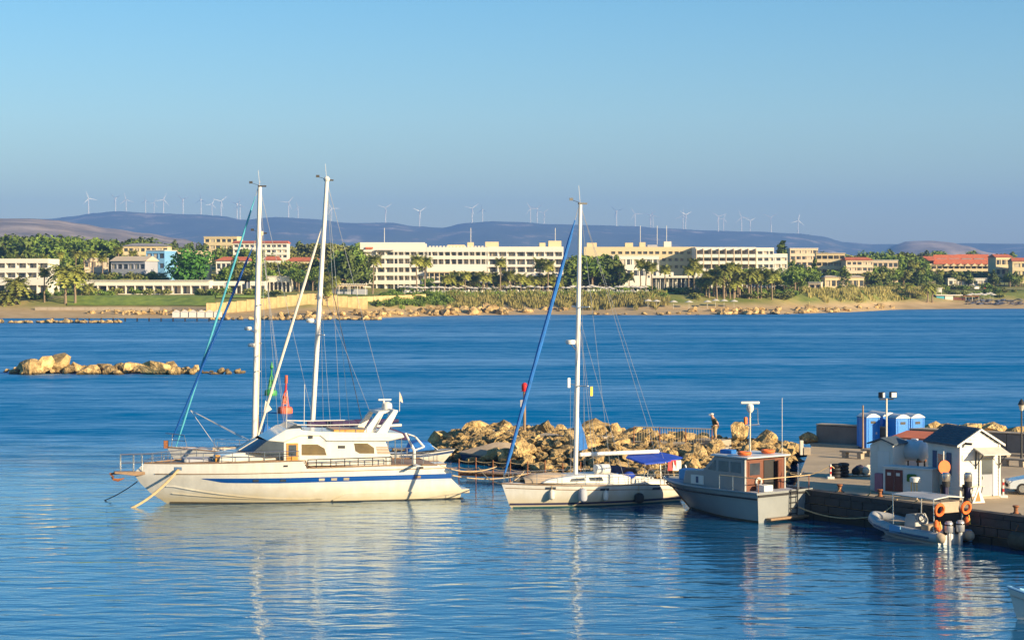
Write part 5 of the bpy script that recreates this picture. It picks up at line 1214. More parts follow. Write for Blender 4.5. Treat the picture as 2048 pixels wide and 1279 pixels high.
def tank():
    o = G(1826, 978, ZQ); root = thing('fuel_tank', 'white horizontal storage tank on a dark frame between kiosk and hut', 'tank', o, R(KA))
    MB().lathe([(0.1, -0.82), (0.42, -0.76), (0.58, -0.6), (0.58, 0.6), (0.42, 0.76), (0.1, 0.82)], 20, (0, 0, 2.15), Matrix.Rotation(R(90), 3, 'Y')).build('tank_body', mt['tank'], root, sm=40)
    MB().lathe([(0.2, 0), (0.2, 0.1)], 12, (0.1, 0, 2.7)).build('manhole', mt['tank'], root)
    for x in (-0.5, 0.5):
        for y in (-0.4, 0.4): MB().tube([(x, y, 0), (x, y, 1.75)], 0.05, 6).build('leg', mt['dark_metal'], root)
        MB().box(x-0.06, x+0.06, -0.5, 0.5, 1.53, 1.65).build('saddle', mt['rust'], root)
tank()
def store():
    o = G(1786, 962, ZQ); root = thing('store_shed', 'low white store with red roof behind the tank', 'shed', o, R(KA))
    MB().box(0, 2.6, 0, 1.8, 0, 2.45).build('wall', mt['siding'], root, sm=None)
    MB().pyz([(-0.15, 2.45), (1.95, 2.7), (1.95, 2.8), (-0.15, 2.56)], -0.1, 2.7).build('roof', mt['roof_red'], root, sm=None)
    MB().box(0.9, 1.6, -0.03, -0.002, 0.05, 2.0).build('door', mt['grey_wall'], root, sm=None)
store()
r_ = thing('fuel_pump', 'small white capped pump stand at the quay edge', 'pump', G(1830, 999, ZQ), R(KA))
MB().lathe([(0.28, 0.95), (0.28, 1.15), (0.22, 1.2)], 14).build('cap', mt['white'], r_); MB().box(-0.2, 0.2, -0.2, 0.2, 0, 0.12).build('base', mt['concrete'], r_)
for x in (-0.16, 0, 0.16): MB().tube([(x, -0.1, 0.1), (x, -0.1, 0.96)], 0.03, 6).build('pipe', mt['brass'], r_)
mt_b = None

# portable toilets
def toilets():
    W, D_, H = 1.1, 1.1, 2.15
    def one(first):
        root = thing('portable_toilet', '', 'toilet', (0, 0, ZQ), 0, 'portable toilets')
        MB().box(0.03, W-0.03, 0.03, D_-0.03, 0.1, H).build('cabin', mt['toilet_blue'], root, sm=None)
        for x in (0.0, W-0.09):
            for y in (0.0, D_-0.09): MB().box(x, x+0.09, y, y+0.09, 0.1, H).build('corner_post', mt['toilet_blue'], root, sm=None)
        MB().box(-0.02, W+0.02, -0.02, D_+0.02, 0, 0.1).build('base', mt['dark_metal'], root)
        rows = [[(x*W, y, H+0.26*math.sin(math.pi*clamp(x*0.9+0.05))-0.0) for x in (-0.03, 0.15, 0.35, 0.5, 0.65, 0.85, 1.03)] for y in (-0.05, D_+0.05)]
        mb = MB().grid(rows); mb.grid([[(x, y, H-0.0) for x, y, z in r] for r in rows])
        for r in rows: mb.add([p for p in r]+[(r[-1][0], r[-1][1], H), (r[0][0], r[0][1], H)], [tuple(range(len(r)+2))])
        mb.build('roof', mt['toilet_white'], root, sm=30)
        d = MB().box(0.16, W-0.16, 0.0, 0.028, 0.16, H-0.12).build('door', mt['toilet_blue'], root, sm=None)
        MB().box(W-0.34, W-0.24, -0.03, -0.002, 1.0, 1.14).build('latch', mt['toilet_white'], d); MB().box(0.35, 0.75, -0.012, -0.001, 1.72, 1.9).build('vent_grille', mt['dark_metal'], d)
        for y in (0.25, 0.6): MB().box(W-0.029, W-0.01, y, y+0.22, 1.65, 1.85).build('vent_grille', mt['dark_metal'], root)
        return root
    pos = [(1822, 899, 24), (1792, 900, 22), (1766, 895, 24), (1748, 892.5, 20), (1733, 898, 26)]
    labs = ['bright blue portable toilet with white roof, rightmost of the row', 'blue portable toilet second from the right in the row', 'blue portable toilet in the middle of the row', 'blue portable toilet second from the left in the row', 'blue portable toilet at the left end of the row']
    first = one(True); tr = tree_of(first)
    for i, ((px, py, a), lab) in enumerate(zip(pos, labs)):
        p = G(px, py, ZQ)
        if i == 0: first.location = p; first.rotation_euler = (0, 0, R(a)); first['label'] = lab
        else: dup(first, tr, p, R(a), lab)
toilets()
# floodlight pole and slim pole
r_ = thing('floodlight_pole', 'white pole carrying two floodlights in front of the blue toilets', 'floodlight', G(1773, 968, ZQ), R(HA))
MB().tube([(0, 0, 0), (0, 0, 4.85)], 0.055, 8).build('pole', mt['white_canvas'], r_); MB().tube([(-0.45, 0, 4.8), (0.45, 0, 4.8)], 0.04, 6).build('cross_arm', mt['dark_metal'], r_)
for x, a in ((-0.38, 0.7), (0.36, -0.1)):
    l_ = MB().obox(Vector((x, -0.1, 5.05)), 0.38, 0.26, 0.34, a).build('lamp_housing', mt['dark_metal'], r_, bev=0.03)
    MB().obox(Vector((x+0.14*math.sin(a), -0.1-0.14*math.cos(a), 5.05)), 0.3, 0.02, 0.26, a).build('lamp_glass', mt['tank'], l_)
r_ = quay_thing('pole', 'slim brown pole standing by the parapet wall', 'pole', 1726, 911)
MB().tube([(0, 0, 0), (0, 0, 3.3)], [0.07, 0.05], 8).build('shaft', mt['teak'], r_); MB().lathe([(0.16, 0), (0.14, 0.08)], 10).build('foot', mt['concrete'], r_)
# benches
def benches():
    root = thing('stone_bench', '', 'bench', (0, 0, 0), 0, 'stone benches on the quay')
    MB().box(-0.85, 0.85, -0.25, 0.25, 0.38, 0.5).build('seat', mt['concrete'], root, sm=None, bev=0.02)
    for x in (-0.55, 0.55): MB().pyz([(-0.2, 0), (0.2, 0), (0.26, 0.38), (-0.26, 0.38)], x-0.14, x+0.14).build('leg', mt['concrete'], root, sm=None)
    tr = tree_of(root)
    L = [(1706, 916, -38, 'stone bench standing alone on the open quay left of the kiosk'), (1748, 913, -38, 'stone bench partly hidden behind the left side of the kiosk'), (2028, 932, -38, 'stone bench by the parapet right of the hut'), (1992, 924, -38, 'stone bench half hidden behind the hut gable')]
    for i, (px, py, a, lab) in enumerate(L):
        if i == 0: root.location = G(px, py, ZQ); root.rotation_euler = (0, 0, R(a)); root['label'] = lab
        else: dup(root, tr, G(px, py, ZQ), R(a), lab)
benches()
r_ = quay_thing('gate_post', 'pale stone post with block at the quay end', 'post', 1606, 909)
MB().box(-0.22, 0.0, -0.2, 0.2, 0, 0.95).build('post', mt['white_canvas'], r_, bev=0.02); MB().box(0.004, 0.45, -0.25, 0.25, 0, 0.5).build('block', mt['concrete'], r_, bev=0.03)
# striped posts
def stripepost(label, p, h=0.85):
    r_ = thing('striped_post', label, 'post', p, 0, 'red and white posts'); MB().box(-0.2, 0.2, -0.2, 0.2, 0, 0.14).build('base', mt['white'], r_, bev=0.02)
    n = 5
    for i in range(n): MB().lathe([(0.055, 0.14+(h-0.14)*i/n), (0.055, 0.14+(h-0.14)*(i+1)/n)], 10).build('band', mt['red'] if i % 2 else mt['white'], r_)
    return r_
sp1 = G(1661, 957, ZQ); stripepost('red and white post holding a rope on the open quay', sp1)
sp2 = hp(2.75, 0.15); stripepost('red and white post at the right corner of the hut', sp2, 1.0)
ropething('barrier_rope', 'pale rope hanging left from the red and white post', sp1+Vector((0, 0, 0.8)), G(1580, 955, ZQ)+Vector((0, 0, 0.25)), 0.3, 0.025, group='barrier ropes')
ropething('barrier_rope', 'pale rope hanging right from the red and white post', sp1+Vector((0, 0, 0.8)), G(1712, 950, ZQ)+Vector((0, 0, 0.2)), 0.25, 0.025, group='barrier ropes')
# black tyres and fishing gear
for i, (px, py) in enumerate(((1671, 955), (1686, 953))):
    r_ = quay_thing('tyre_stack', ['stack of black tyres just right of the roped post', 'second stack of black tyres right of the roped post'][i], 'tyres', px, py, group='tyre stacks')
    for k in range(4): MB().torus((0.03*(k % 2), 0, 0.11+0.2*k), 0.24, 0.11, None, 16, 8).build('tyre', mt['black'], r_)
r_ = quay_thing('fishing_gear', 'heap of nets and floats on a pallet left of the kiosk', 'fishing gear', 1720, 951)
for i in range(5): MB().box(-0.8+0.33*i, -0.55+0.33*i, -0.45, 0.45, 0.05, 0.1).build('pallet_plank', mt['white_canvas'], r_)
MB().box(-0.8, 0.8, -0.4, -0.3, 0, 0.05).box(-0.8, 0.8, 0.3, 0.4, 0, 0.05).build('pallet_bearer', mt['teak'], r_)
for i in range(9):
    p = Vector((rr.uniform(-0.6, 0.6), rr.uniform(-0.25, 0.25), 0.1)); s = rr.uniform(0.16, 0.3); rows = []
    for a in range(6):
        th = math.pi*a/5; rows.append([(p.x+s*1.3*math.sin(th)*math.cos(f)*(1+0.3*nz(a*2.1+i, f*2)), p.y+s*math.sin(th)*math.sin(f), p.z+s*0.9+s*math.cos(th)*(1+0.3*nz(f, i))) for f in [2*math.pi*k/9 for k in range(10)]])
    MB().grid(rows).build('net_bundle', mt[('black', 'navy', 'white_canvas', 'teak', 'tube_blue')[i % 5]], r_)
# bollards on the quay edge and big fenders
for i, (t, lab) in enumerate(((3.0, 'iron bollard on the quay edge beside the patrol boat stern'), (6.0, 'iron bollard on the quay edge below the kiosk'), (15.2, 'iron bollard on the quay edge right of the inflatable boat'), (18.0, 'iron bollard on the quay edge nearest the right side'))):
    r_ = thing('bollard', lab, 'bollard', along(t, 0.55, ZQ+0.065), 0, 'mooring bollards'); MB().lathe([(0.17, 0), (0.15, 0.05), (0.10, 0.12), (0.10, 0.3), (0.17, 0.36), (0.15, 0.42)], 12).build('casting', mt['rust'], r_); MB().box(-0.22, 0.22, -0.22, 0.22, -0.02, 0.03).build('base_plate', mt['dark_metal'], r_)
for i, t in enumerate((16.6, 18.4)):
    p = along(t, -0.5, 0.45)
    r_ = thing('dock_fender', ['fat dark cylinder fender hanging on the quay wall, left one', 'fat dark cylinder fender hanging on the quay wall, right one'][i], 'fender', p, ang_e, 'quay fenders')
    MB().lathe([(0.25, -0.75), (0.42, -0.68), (0.44, 0.68), (0.25, 0.75)], 16, (0, 0, 0), Matrix.Rotation(R(90), 3, 'Y')).build('fender_body', mt['brownrub'], r_, sm=40) if 'brownrub' in mt else MB().lathe([(0.25, -0.75), (0.42, -0.68), (0.44, 0.68), (0.25, 0.75)], 16, (0, 0, 0), Matrix.Rotation(R(90), 3, 'Y')).build('fender_body', mt['antifoul'], r_, sm=40)
    for x in (-0.6, 0.6): MB().tube([(x, 0.1, 0.4), (x, 0.55, ZQ-0.45)], 0.025, 5).build('chain', mt['rust'], r_)
# lamp post at the right edge
lp_ = G(2043, 921, ZQ)
r_ = thing('street_lamp', 'black lamp post with lantern cut by the right edge', 'street lamp', lp_); Hh = lp_.y/F*(921-797)
MB().tube([(0, 0, 0), (0, 0, 0.6), (0, 0, Hh-0.75)], [0.11, 0.06, 0.05], 10).build('post', mt['dark_metal'], r_)
MB().lathe([(0.1, Hh-0.75), (0.2, Hh-0.4), (0.22, Hh-0.38)], 10).build('lantern_glass', mt['white_canvas'], r_); MB().lathe([(0.25, Hh-0.38), (0.14, Hh-0.15), (0.03, Hh)], 10).build('lantern_cap', mt['dark_metal'], r_)

# parked car
def car():
    p = G(2012, 985, ZQ); fr = Fr(p.x, p.y, -8.0, ZQ)
    root = thing('parked_car', 'silver car parked right of the hut, cut by the right edge', 'car', p, fr.a)
    W = 0.87
    prof = [(0, 0.32), (0.02, 0.62), (0.18, 0.76), (1.05, 0.92), (1.75, 1.33), (2.3, 1.43), (3.1, 1.40), (3.75, 1.05), (4.25, 0.98), (4.35, 0.6), (4.3, 0.32)]
    rows = []
    for k in (-1, -0.93, -0.6, 0, 0.6, 0.93, 1):
        f = 1-0.06*max(0, abs(k)-0.55)*2
        rows.append([(x+0.12*k*k*(1 if x < 1 else -1 if x > 3.5 else 0), (k*W)*(1 if z < 0.95 else 1-0.3*(z-0.95)), z*(1 if abs(k) < 0.9 else 0.985)) for x, z in prof])
    mb = MB().grid(rows)
    for r in (rows[0], rows[-1]): mb.add(r, [tuple(range(len(r)))])
    mb.grid([[rows[0][0], rows[0][-1]], [rows[-1][0], rows[-1][-1]]])
    body = mb.build('body', mt['carpaint'], root, sm=30)
    MB().pxz([(1.12, 0.96), (1.78, 1.335), (1.84, 1.33), (1.2, 0.945)], -0.68, 0.68).build('windscreen', mt['window'], root)
    for sg in (1, -1):
        yy = W*0.94
        MB().pxz([(1.3, 0.95), (1.85, 1.29), (2.3, 1.36), (2.3, 0.95)], sg*yy, sg*(yy+0.01)).build('side_window', mt['window'], root); MB().pxz([(2.38, 0.95), (2.38, 1.36), (3.05, 1.32), (3.5, 0.98)], sg*yy, sg*(yy+0.01)).build('side_window', mt['window'], root)
        MB().obox(Vector((0.14, sg*0.62, 0.66)), 0.22, 0.36, 0.14, -sg*0.35).build('headlight', mt['tank'], root, bev=0.03)
        for x in (0.78, 3.45):
            w_ = MB().lathe([(0.2, -0.1), (0.30, -0.1), (0.32, 0), (0.30, 0.1), (0.2, 0.1)], 20, (x, sg*(W-0.08), 0.32), Matrix.Rotation(R(90), 3, 'X')).build('wheel', mt['black'], root, sm=40)
            MB().lathe([(0.2, -0.115), (0.2, 0.115)], 14, (x, sg*(W-0.08), 0.32), Matrix.Rotation(R(90), 3, 'X')).build('rim', mt['steel'], w_)
            MB().lathe([(0.37, -0.02), (0.37, 0.02)], 20, (x, sg*(W-0.025), 0.34), Matrix.Rotation(R(90), 3, 'X')).build('wheel_arch', mt['black'], root)
        MB().obox(Vector((1.45, sg*(W+0.06), 0.98)), 0.12, 0.18, 0.12).build('wing_mirror', mt['carpaint'], root, bev=0.03)
    MB().box(-0.03, 0.05, -0.5, 0.5, 0.4, 0.55).build('grille', mt['black'], root)
car()

# ---------------------------------------------------------------- the walker on the breakwater
def person():
    p = P(1430, 878, 136.6); root = thing('person', 'person in dark olive shirt and khaki trousers, hands behind back, looking left', 'person', p, R(195)); root.scale = (1.25, 1.25, 1.0)
    # local x = the way the person looks
    def skin(name, verts, edges, radii, mat, parent, sub=2):
        me = bpy.data.meshes.new(name); me.from_pydata(verts, edges, []); me.materials.append(mat)
        o = bpy.data.objects.new(name, me); col.objects.link(o); o.parent = parent
        m = o.modifiers.new('skin', 'SKIN'); m.use_smooth_shade = True
        for i, r in enumerate(radii): me.skin_vertices[0].data[i].radius = r if isinstance(r, tuple) else (r, r)
        me.skin_vertices[0].data[0].use_root = True
        s = o.modifiers.new('sub', 'SUBSURF'); s.levels = s.render_levels = sub; return o
    V = [(0, 0, 0.92), (0.02, 0, 1.08), (0.05, 0, 1.28), (0.09, 0, 1.42), (0.13, 0, 1.50), (0.17, 0, 1.58), (0.18, 0, 1.67),        # pelvis..head
         (0.0, 0.09, 0.86), (0.03, 0.10, 0.48), (-0.01, 0.11, 0.09), (0.14, 0.12, 0.03),                                            # left leg
         (0.0, -0.09, 0.86), (-0.02, -0.10, 0.48), (-0.08, -0.11, 0.09), (0.07, -0.13, 0.03),
         (0.07, 0.19, 1.38), (-0.06, 0.27, 1.13), (-0.16, 0.08, 0.95), (0.07, -0.19, 1.38), (-0.06, -0.27, 1.13), (-0.16, -0.06, 0.94)]
    E = [(0, 1), (1, 2), (2, 3), (3, 4), (4, 5), (5, 6), (0, 7), (7, 8), (8, 9), (9, 10), (0, 11), (11, 12), (12, 13), (13, 14), (3, 15), (15, 16), (16, 17), (3, 18), (18, 19), (19, 20)]
    Rr = [(0.15, 0.11), (0.15, 0.11), (0.17, 0.12), (0.12, 0.09), (0.055, 0.055), (0.085, 0.09), (0.08, 0.09), 0.09, 0.062, 0.042, 0.035, 0.09, 0.062, 0.042, 0.035, 0.06, 0.045, 0.032, 0.06, 0.045, 0.032]
    skin('body', V, E, Rr, mt['skin'], root)
    sh = [V[0], V[1], V[2], V[3], (0.11, 0, 1.455), V[15], lerp3(V[15], V[16], 0.6), V[18], lerp3(V[18], V[19], 0.6)]
    sh[0] = (0, 0, 0.95)
    skin('shirt', sh, [(0, 1), (1, 2), (2, 3), (3, 4), (3, 5), (5, 6), (3, 7), (7, 8)], [(0.18, 0.135), (0.185, 0.14), (0.2, 0.145), (0.15, 0.12), 0.07, 0.085, 0.07, 0.085, 0.07], mt['olive'], root)
    tr = [(0, 0, 0.93), V[7], V[8], (-0.01, 0.11, 0.14), V[11], V[12], (-0.08, -0.11, 0.14)]
    skin('trousers', tr, [(0, 1), (1, 2), (2, 3), (0, 4), (4, 5), (5, 6)], [(0.17, 0.13), 0.11, 0.085, 0.07, 0.11, 0.085, 0.07], mt['khaki'], root)
    for v in (9, 13):
        x, y, z = V[v]; MB().obox(Vector((x+0.06, y, 0.045)), 0.27, 0.1, 0.09, 0).build('shoe', mt['black'], root, bev=0.03)
    hx, hz = 0.185, 1.67
    MB().lathe([(0.105, 0.02), (0.108, 0.06), (0.08, 0.11), (0.02, 0.13)], 14, (hx, 0, hz)).obox(Vector((hx+0.13, 0, hz+0.03)), 0.14, 0.16, 0.02).build('cap', mt['white_canvas'], root)
    MB().tube([(hx+0.085, 0, hz-0.02), (hx+0.115, 0, hz-0.055), (hx+0.085, 0, hz-0.065)], [0.012, 0.018, 0.01], 6).build('nose', mt['skin'], root)
    for sg in (1, -1):
        MB().lathe([(0.008, -0.003), (0.012, 0.0), (0.008, 0.003)], 8, (hx+0.092, sg*0.032, hz-0.005), Matrix.Rotation(R(90), 3, 'Y')).build('eye', mt['black'], root)
        MB().tube([(hx, sg*0.09, hz-0.03), (hx, sg*0.10, hz), (hx-0.01, sg*0.095, hz+0.02)], 0.014, 5).build('ear', mt['skin'], root)
        for k in range(5):
            b = Vector((-0.17, 0.075*sg if sg > 0 else -0.055, 0.945)); d = Vector((0.012*(k-2), -sg*(0.05+0.008*(2-abs(k-2))), -0.03-0.006*k))
            MB().tube([b+Vector((0.014*(k-2), 0, 0)), b+d*0.6+Vector((0.014*(k-2)-0.01, 0, 0)), b+d+Vector((0.014*(k-2), 0, -0.01))], [0.011, 0.010, 0.007], 5).build('finger', mt['skin'], root)
def lerp3(a, b, t): return tuple(x+(y-x)*t for x, y in zip(a, b))
mt['olive'] = M('olive_cloth', (0.055, 0.06, 0.03), 0.85, var=0.2, scale=8); mt['khaki'] = M('khaki_cloth', (0.36, 0.27, 0.15), 0.85, var=0.2, scale=8)
person()
ps = P(1430, 878, 136.6)
MB().obox(Vector((ps.x-0.2, ps.y+0.1, ps.z-0.35)), 2.2, 1.5, 0.7, R(-40)).build('path_slab', mt['concrete'], brk, sm=None, bev=0.05)
# ---------------------------------------------------------------- the far shore
def row_of(px, D): return HY+(CH-land_z(px, D))*F/D
def ground_D(px, py, dmin=20, dmax=900):
    d0 = dshore(px); d = dmin
    while d < dmax:
        if row_of(px, d0+d) <= py: return d0+d
        d += 2 if d < 120 else 6
    return d0+dmax
def ground(px, py=None, D=None):
    D = D or ground_D(px, py); return Vector(((px-CX)/F*D, D, land_z(px, D)))
def face(px, D, ang=0.0):                          # frame of a facade whose left foot shows at px
    return Fr((px-CX)/F*D, D, ang, 0.0)
unit = MB().box(-0.5, 0.5, -0.5, 0.5, -0.5, 0.5)
UM = {}
def ub(name, mat, parent, x0, x1, y0, y1, z0, z1):
    if mat not in UM: UM[mat] = unit.mesh('panel', mt[mat])
    return inst(name, UM[mat], parent, ((x0+x1)/2, (y0+y1)/2, (z0+z1)/2), 0, (abs(x1-x0), abs(y1-y0), abs(z1-z0)))
WR = random.Random(5)
def block(root, fr, px0, px1, ytop, ybase, rows, edges, depth=14, wall='white_wall', recess=1.5, pier=0.35, win=0.66, panes=('window', 'curtain', 'curtain', 'window', 'beige_wall'), sunk=3.0):
    L = lambda px, py: fr.L(px, py, 0.0)
    x0, x1 = L(px0, 550)[0], L(px1, 550)[0]; zT = L(px0, ytop)[1]; zB = L(px0, ybase)[1]-sunk
    ub('wall', wall, root, x0, x1, recess, depth, zB, zT-0.05)
    ys = [(ytop, ytop)]+list(rows)+[(ybase, ybase)]
    for (a0, a1), (b0, b1) in zip(ys, ys[1:]):
        za, zb = L(px0, a1)[1], L(px0, b0)[1]
        if za-zb > 0.05: ub('balcony_band', wall, root, x0, x1, 0.0, recess, zb if b0 != ybase else zB, za)
    for (r0, r1) in rows:
        z1, z0 = L(px0, r0)[1], L(px0, r1)[1]
        xs = [L(e, 550)[0] for e in edges]
        for i, x in enumerate(xs): ub('pier', wall, root, max(x0, x-pier/2), min(x1, x+pier/2), 0.03, recess, z0, z1)
        for a, b in zip(xs, xs[1:]):
            w_ = (b-a-pier)*win*WR.uniform(0.9, 1.05); c = (a+b)/2+WR.uniform(-0.15, 0.15)*(b-a)*(1-win)
            wnd = ub('window', WR.choice(panes), root, c-w_/2, c+w_/2, recess-0.06, recess-0.004, z0, z0+(z1-z0)*0.93)
            if recess > 0.6: ub('balcony_door', 'window', root, c-w_/2, c-w_/2+w_*WR.uniform(0.3, 0.5), recess-0.12, recess-0.065, z0, z0+(z1-z0)*0.9)
def box_px(root, fr, name, mat, px0, px1, y0, y1, d0, d1, sunk=0.0):
    a = fr.L(px0, y0, 0); b = fr.L(px1, y1, 0); return ub(name, mat, root, a[0], b[0], d0, d1, b[1]-sunk, a[1])
def gable(root, fr, px0, px1, yeave, yridge, depth, mat='roof_red', over=0.5, hip=0.0):
    a = fr.L(px0, yeave, 0); b = fr.L(px1, yeave, 0); zr = fr.L(px0, yridge, 0)[1]; z = a[1]; x0, x1 = a[0]-over, b[0]+over; m = depth/2
    h_ = hip*(x1-x0)
    vs = [(x0, -over, z), (x1, -over, z), (x1, depth+over, z), (x0, depth+over, z), (x0+h_, m, zr), (x1-h_, m, zr)]
    return MB().add(vs, [(0, 1, 5, 4), (2, 3, 4, 5), (1, 2, 5), (3, 0, 4), (3, 2, 1, 0)]).build('roof', mt[mat], root, sm=None)
def bldg(name, label, cat, px, D, ang=0.0):
    fr = face(px, D, ang); return thing(name, label, cat, (fr.o.x, fr.o.y, 0), fr.a), fr

# -- the long white hotel
root, fr = bldg('hotel', 'long white five storey hotel with balconies in the middle of the shore', 'hotel', 752, 748, 2.0)
block(root, fr, 720, 853, 487, 590, [(503.5, 510), (517, 527), (534.5, 544), (551, 560), (568, 580)], [753, 770, 788, 796, 808, 820, 834, 848], 15, 'white_wall')
box_px(root, fr, 'parapet', 'white_wall', 720, 850, 484.5, 487, 0.3, 1.0); box_px(root, fr, 'canopy', 'roof_red', 731, 746, 494, 497.5, -0.6, 0.0)
box_px(root, fr, 'soffit', 'roof_grey', 751, 787, 499.5, 501, -1.0, 0.0)
block(root, fr, 853.2, 974, 494, 592, [(503.5, 511), (518, 528)], [856, 863, 876, 888, 901, 914, 926, 938, 950, 962, 972], 15, 'white_wall', panes=('curtain', 'curtain', 'window'))
box_px(root, fr, 'terrace_awning', 'beige_wall', 853.5, 974, 542, 545, -3.0, -0.02)
for y0, y1 in ((546, 552), (555, 560), (566, 580)): box_px(root, fr, 'window', 'window', 856, 972, y0, y1, -0.14, -0.04)
box_px(root, fr, 'terrace', 'white_wall', 856, 974, 561, 565, -4.0, -0.16)
for i in range(12): box_px(root, fr, 'column', 'cream_wall', 858+i*10, 859.5+i*10, 545, 582, -2.6, -2.2)
block(root, fr, 974.2, 1127, 493, 592, [(503.5, 512), (518, 528.5), (533.5, 544)], [976, 996, 1013.5, 1032, 1051, 1069, 1089, 1108, 1125], 15, 'white_wall')
box_px(root, fr, 'ground_floor_glass', 'window', 985, 1120, 558, 578, -0.14, -0.04); box_px(root, fr, 'terrace_canopy', 'rustroof', 1000, 1122, 554, 558, -4.5, -0.05) if 'rustroof' in mt else None
for i in range(13): box_px(root, fr, 'column', 'beige_wall', 986+i*10.5, 987.5+i*10.5, 557, 582, -3.6, -3.2)
for a, b, y in ((971, 998, 483), (895, 930, 489), (1080, 1092, 485), (1098, 1124, 481), (935, 948, 484)): box_px(root, fr, 'roof_plant_room', 'cream_wall', a, b, y, 493.5, 4, 9)
for i in range(16): box_px(root, fr, 'roof_merlon', 'white_wall', 858+i*7, 862+i*7, 491.5, 494, 0.0, 0.5)
for px in (768, 942, 1112): 
    x, z = fr.L(px, 487, 0); line('roof_mast', [(x, 5, z), (x, 5, z+6)], 0.12, mt['white'], root)
# -- yellow hotel
root, fr = bldg('hotel', 'pale yellow hotel block with small windows behind the sailing yacht mast', 'hotel', 1168, 812, -1.0)
WX = [1227, 1241, 1255, 1267, 1280, 1291, 1303, 1315, 1329, 1341.6, 1354, 1365, 1379]
x0, x1 = fr.L(1168, 550, 0)[0], fr.L(1392, 550, 0)[0]
ub('wall', 'cream_wall', root, x0, x1, 0.5, 14, 5, fr.L(1168, 493.5, 0)[1])
for (r0, r1), (p0, p1) in zip(((502.5, 508), (516, 522), (530, 536)), ((493.5, 502.5), (508, 516), (522, 530))):
    box_px(root, fr, 'floor_band', 'cream_wall', 1168, 1392, p0, p1, 0.0, 0.5)
    ed_ = [1168]+[w-4 for w in WX]+[1392]
    for w in WX: box_px(root, fr, 'window', 'window', w-4.2, w+1.5, r0, r1, 0.40, 0.49)
    for a, b in zip([1168]+[w+3.5 for w in WX], [w-5 for w in WX]+[1392]): box_px(root, fr, 'pier', 'cream_wall', a, b, r0, r1, 0.02, 0.5)
box_px(root, fr, 'lower_wall', 'cream_wall', 1168, 1392, 536, 560, 0.0, 0.5)
for a, b, y, mm in ((1251, 1267, 485, 'cream_wall'), (1280, 1292, 484, 'cream_wall'), (1329, 1344, 482.5, 'white_wall'), (1174, 1194, 485, 'cream_wall'), (1296, 1316, 489, 'grey_wall')): box_px(root, fr, 'roof_plant_room', mm, a, b, y, 493.5, 4, 9)
for px, h_ in ((1282, 8), (1316, 8), (1335, 8)):
    x, z = fr.L(px, 490, 0); line('roof_mast', [(x, 6, z-1), (x, 6, z+h_)], 0.12, mt['white'], root)
# -- white hotel with projecting balconies
root, fr = bldg('hotel', 'white hotel with projecting stepped balconies right of the yellow hotel', 'hotel', 1392, 800, 3.0)
E3 = [1392, 1406, 1422, 1437, 1451, 1467, 1482, 1496, 1511]
block(root, fr, 1391, 1512, 494, 560, [(500.5, 508), (515, 521.5), (528.5, 536)], E3, 13, 'white_wall', recess=1.8, pier=0.5)
for e in E3: box_px(root, fr, 'balcony_fin', 'beige_wall', e-0.6, e+0.9, 497, 536, -1.6, -0.01)
for y0, y1 in ((508.2, 514.8), (521.8, 528.2)):
    for a, b in zip(E3, E3[1:]): box_px(root, fr, 'balcony_front', 'white_wall', a+1.2, b-0.8, y0, y1, -1.5, -0.02)
block(root, fr, 1512.2, 1548, 495, 560, [(502, 508), (515, 521.5), (528.5, 535)], [1514, 1526, 1538, 1547], 13, 'white_wall', recess=0.6)
block(root, fr, 1548.2, 1575, 507, 562, [(515, 521), (528, 535)], [1550, 1562, 1574], 16, 'white_wall', recess=0.5)

def simple(name, label, cat, px0, px1, ytop, ybase, D, wall, nrow, ncol, depth=9, ang=0.0, roof=None, yridge=None, hip=0.0, panes=('window', 'window', 'curtain'), recess=0.35, frac=0.5, win=0.6):
    root, fr = bldg(name, label, cat, px0, D, ang)
    hgt = (ybase-ytop); st = hgt/nrow
    rows = [(ytop+st*(i+0.28), ytop+st*(i+0.28+frac)) for i in range(nrow)]
    block(root, fr, px0, px1, ytop, ybase, rows, [lerp(px0, px1, i/ncol) for i in range(ncol+1)], depth, wall, recess, 0.3, win, panes)
    if roof: gable(root, fr, px0, px1, ytop, yridge, depth, roof, 0.5, hip)
    else: box_px(root, fr, 'roof_slab', 'white_wall' if wall != 'cream_wall' else 'cream_wall', px0-0.8, px1+0.8, ytop-1.2, ytop, -0.25, depth+0.2)
    return root, fr
# -- left part of the shore
root, fr = bldg('hotel', 'white three storey seafront hotel cut by the left edge', 'hotel', -60, 668, -2.0)
block(root, fr, -60, 97, 517, 606, [(526, 535.6), (545, 554.6), (570, 592)], [-60, -32, -11, 10.5, 31.6, 52.8, 74, 96], 14, 'white_wall', recess=1.4)
root, fr = bldg('bungalow_row', 'low white row of seafront bungalows above the lawn, left part', 'bungalows', 158, 676, 0.0)
block(root, fr, 158, 419, 561.5, 590, [(571, 587)], [158+i*18.6 for i in range(15)], 8, 'white_wall', recess=2.2, win=0.75)
box_px(root, fr, 'roof_slab', 'white_wall', 157, 420, 560, 561.4, -0.6, 8.2)
root, fr = bldg('bungalow_row', 'low white stepped bungalows with grey walls behind the furled teal sail', 'bungalows', 420, 682, 0.0)
for k_, (a, b) in enumerate(((421, 448), (456, 483), (500, 530))):
    block(root, fr, a, b, 562, 591, [(571, 588)], [a, a+(b-a)*0.6, b], 8, 'white_wall', recess=2.0, win=0.8)
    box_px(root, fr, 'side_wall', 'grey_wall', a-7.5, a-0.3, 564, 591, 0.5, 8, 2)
simple('pavilion', 'pale modern seafront pavilion with tall dark glazing left of the second mast', 'pavilion', 531, 580, 553, 592, 694, 'white_wall', 1, 6, 10, 0, frac=0.6, recess=2.0, win=0.8)
simple('white_block', 'plain white upper building above the stepped bungalows', 'building', 452, 522, 553, 575, 720, 'white_wall', 1, 4, 9, 0)
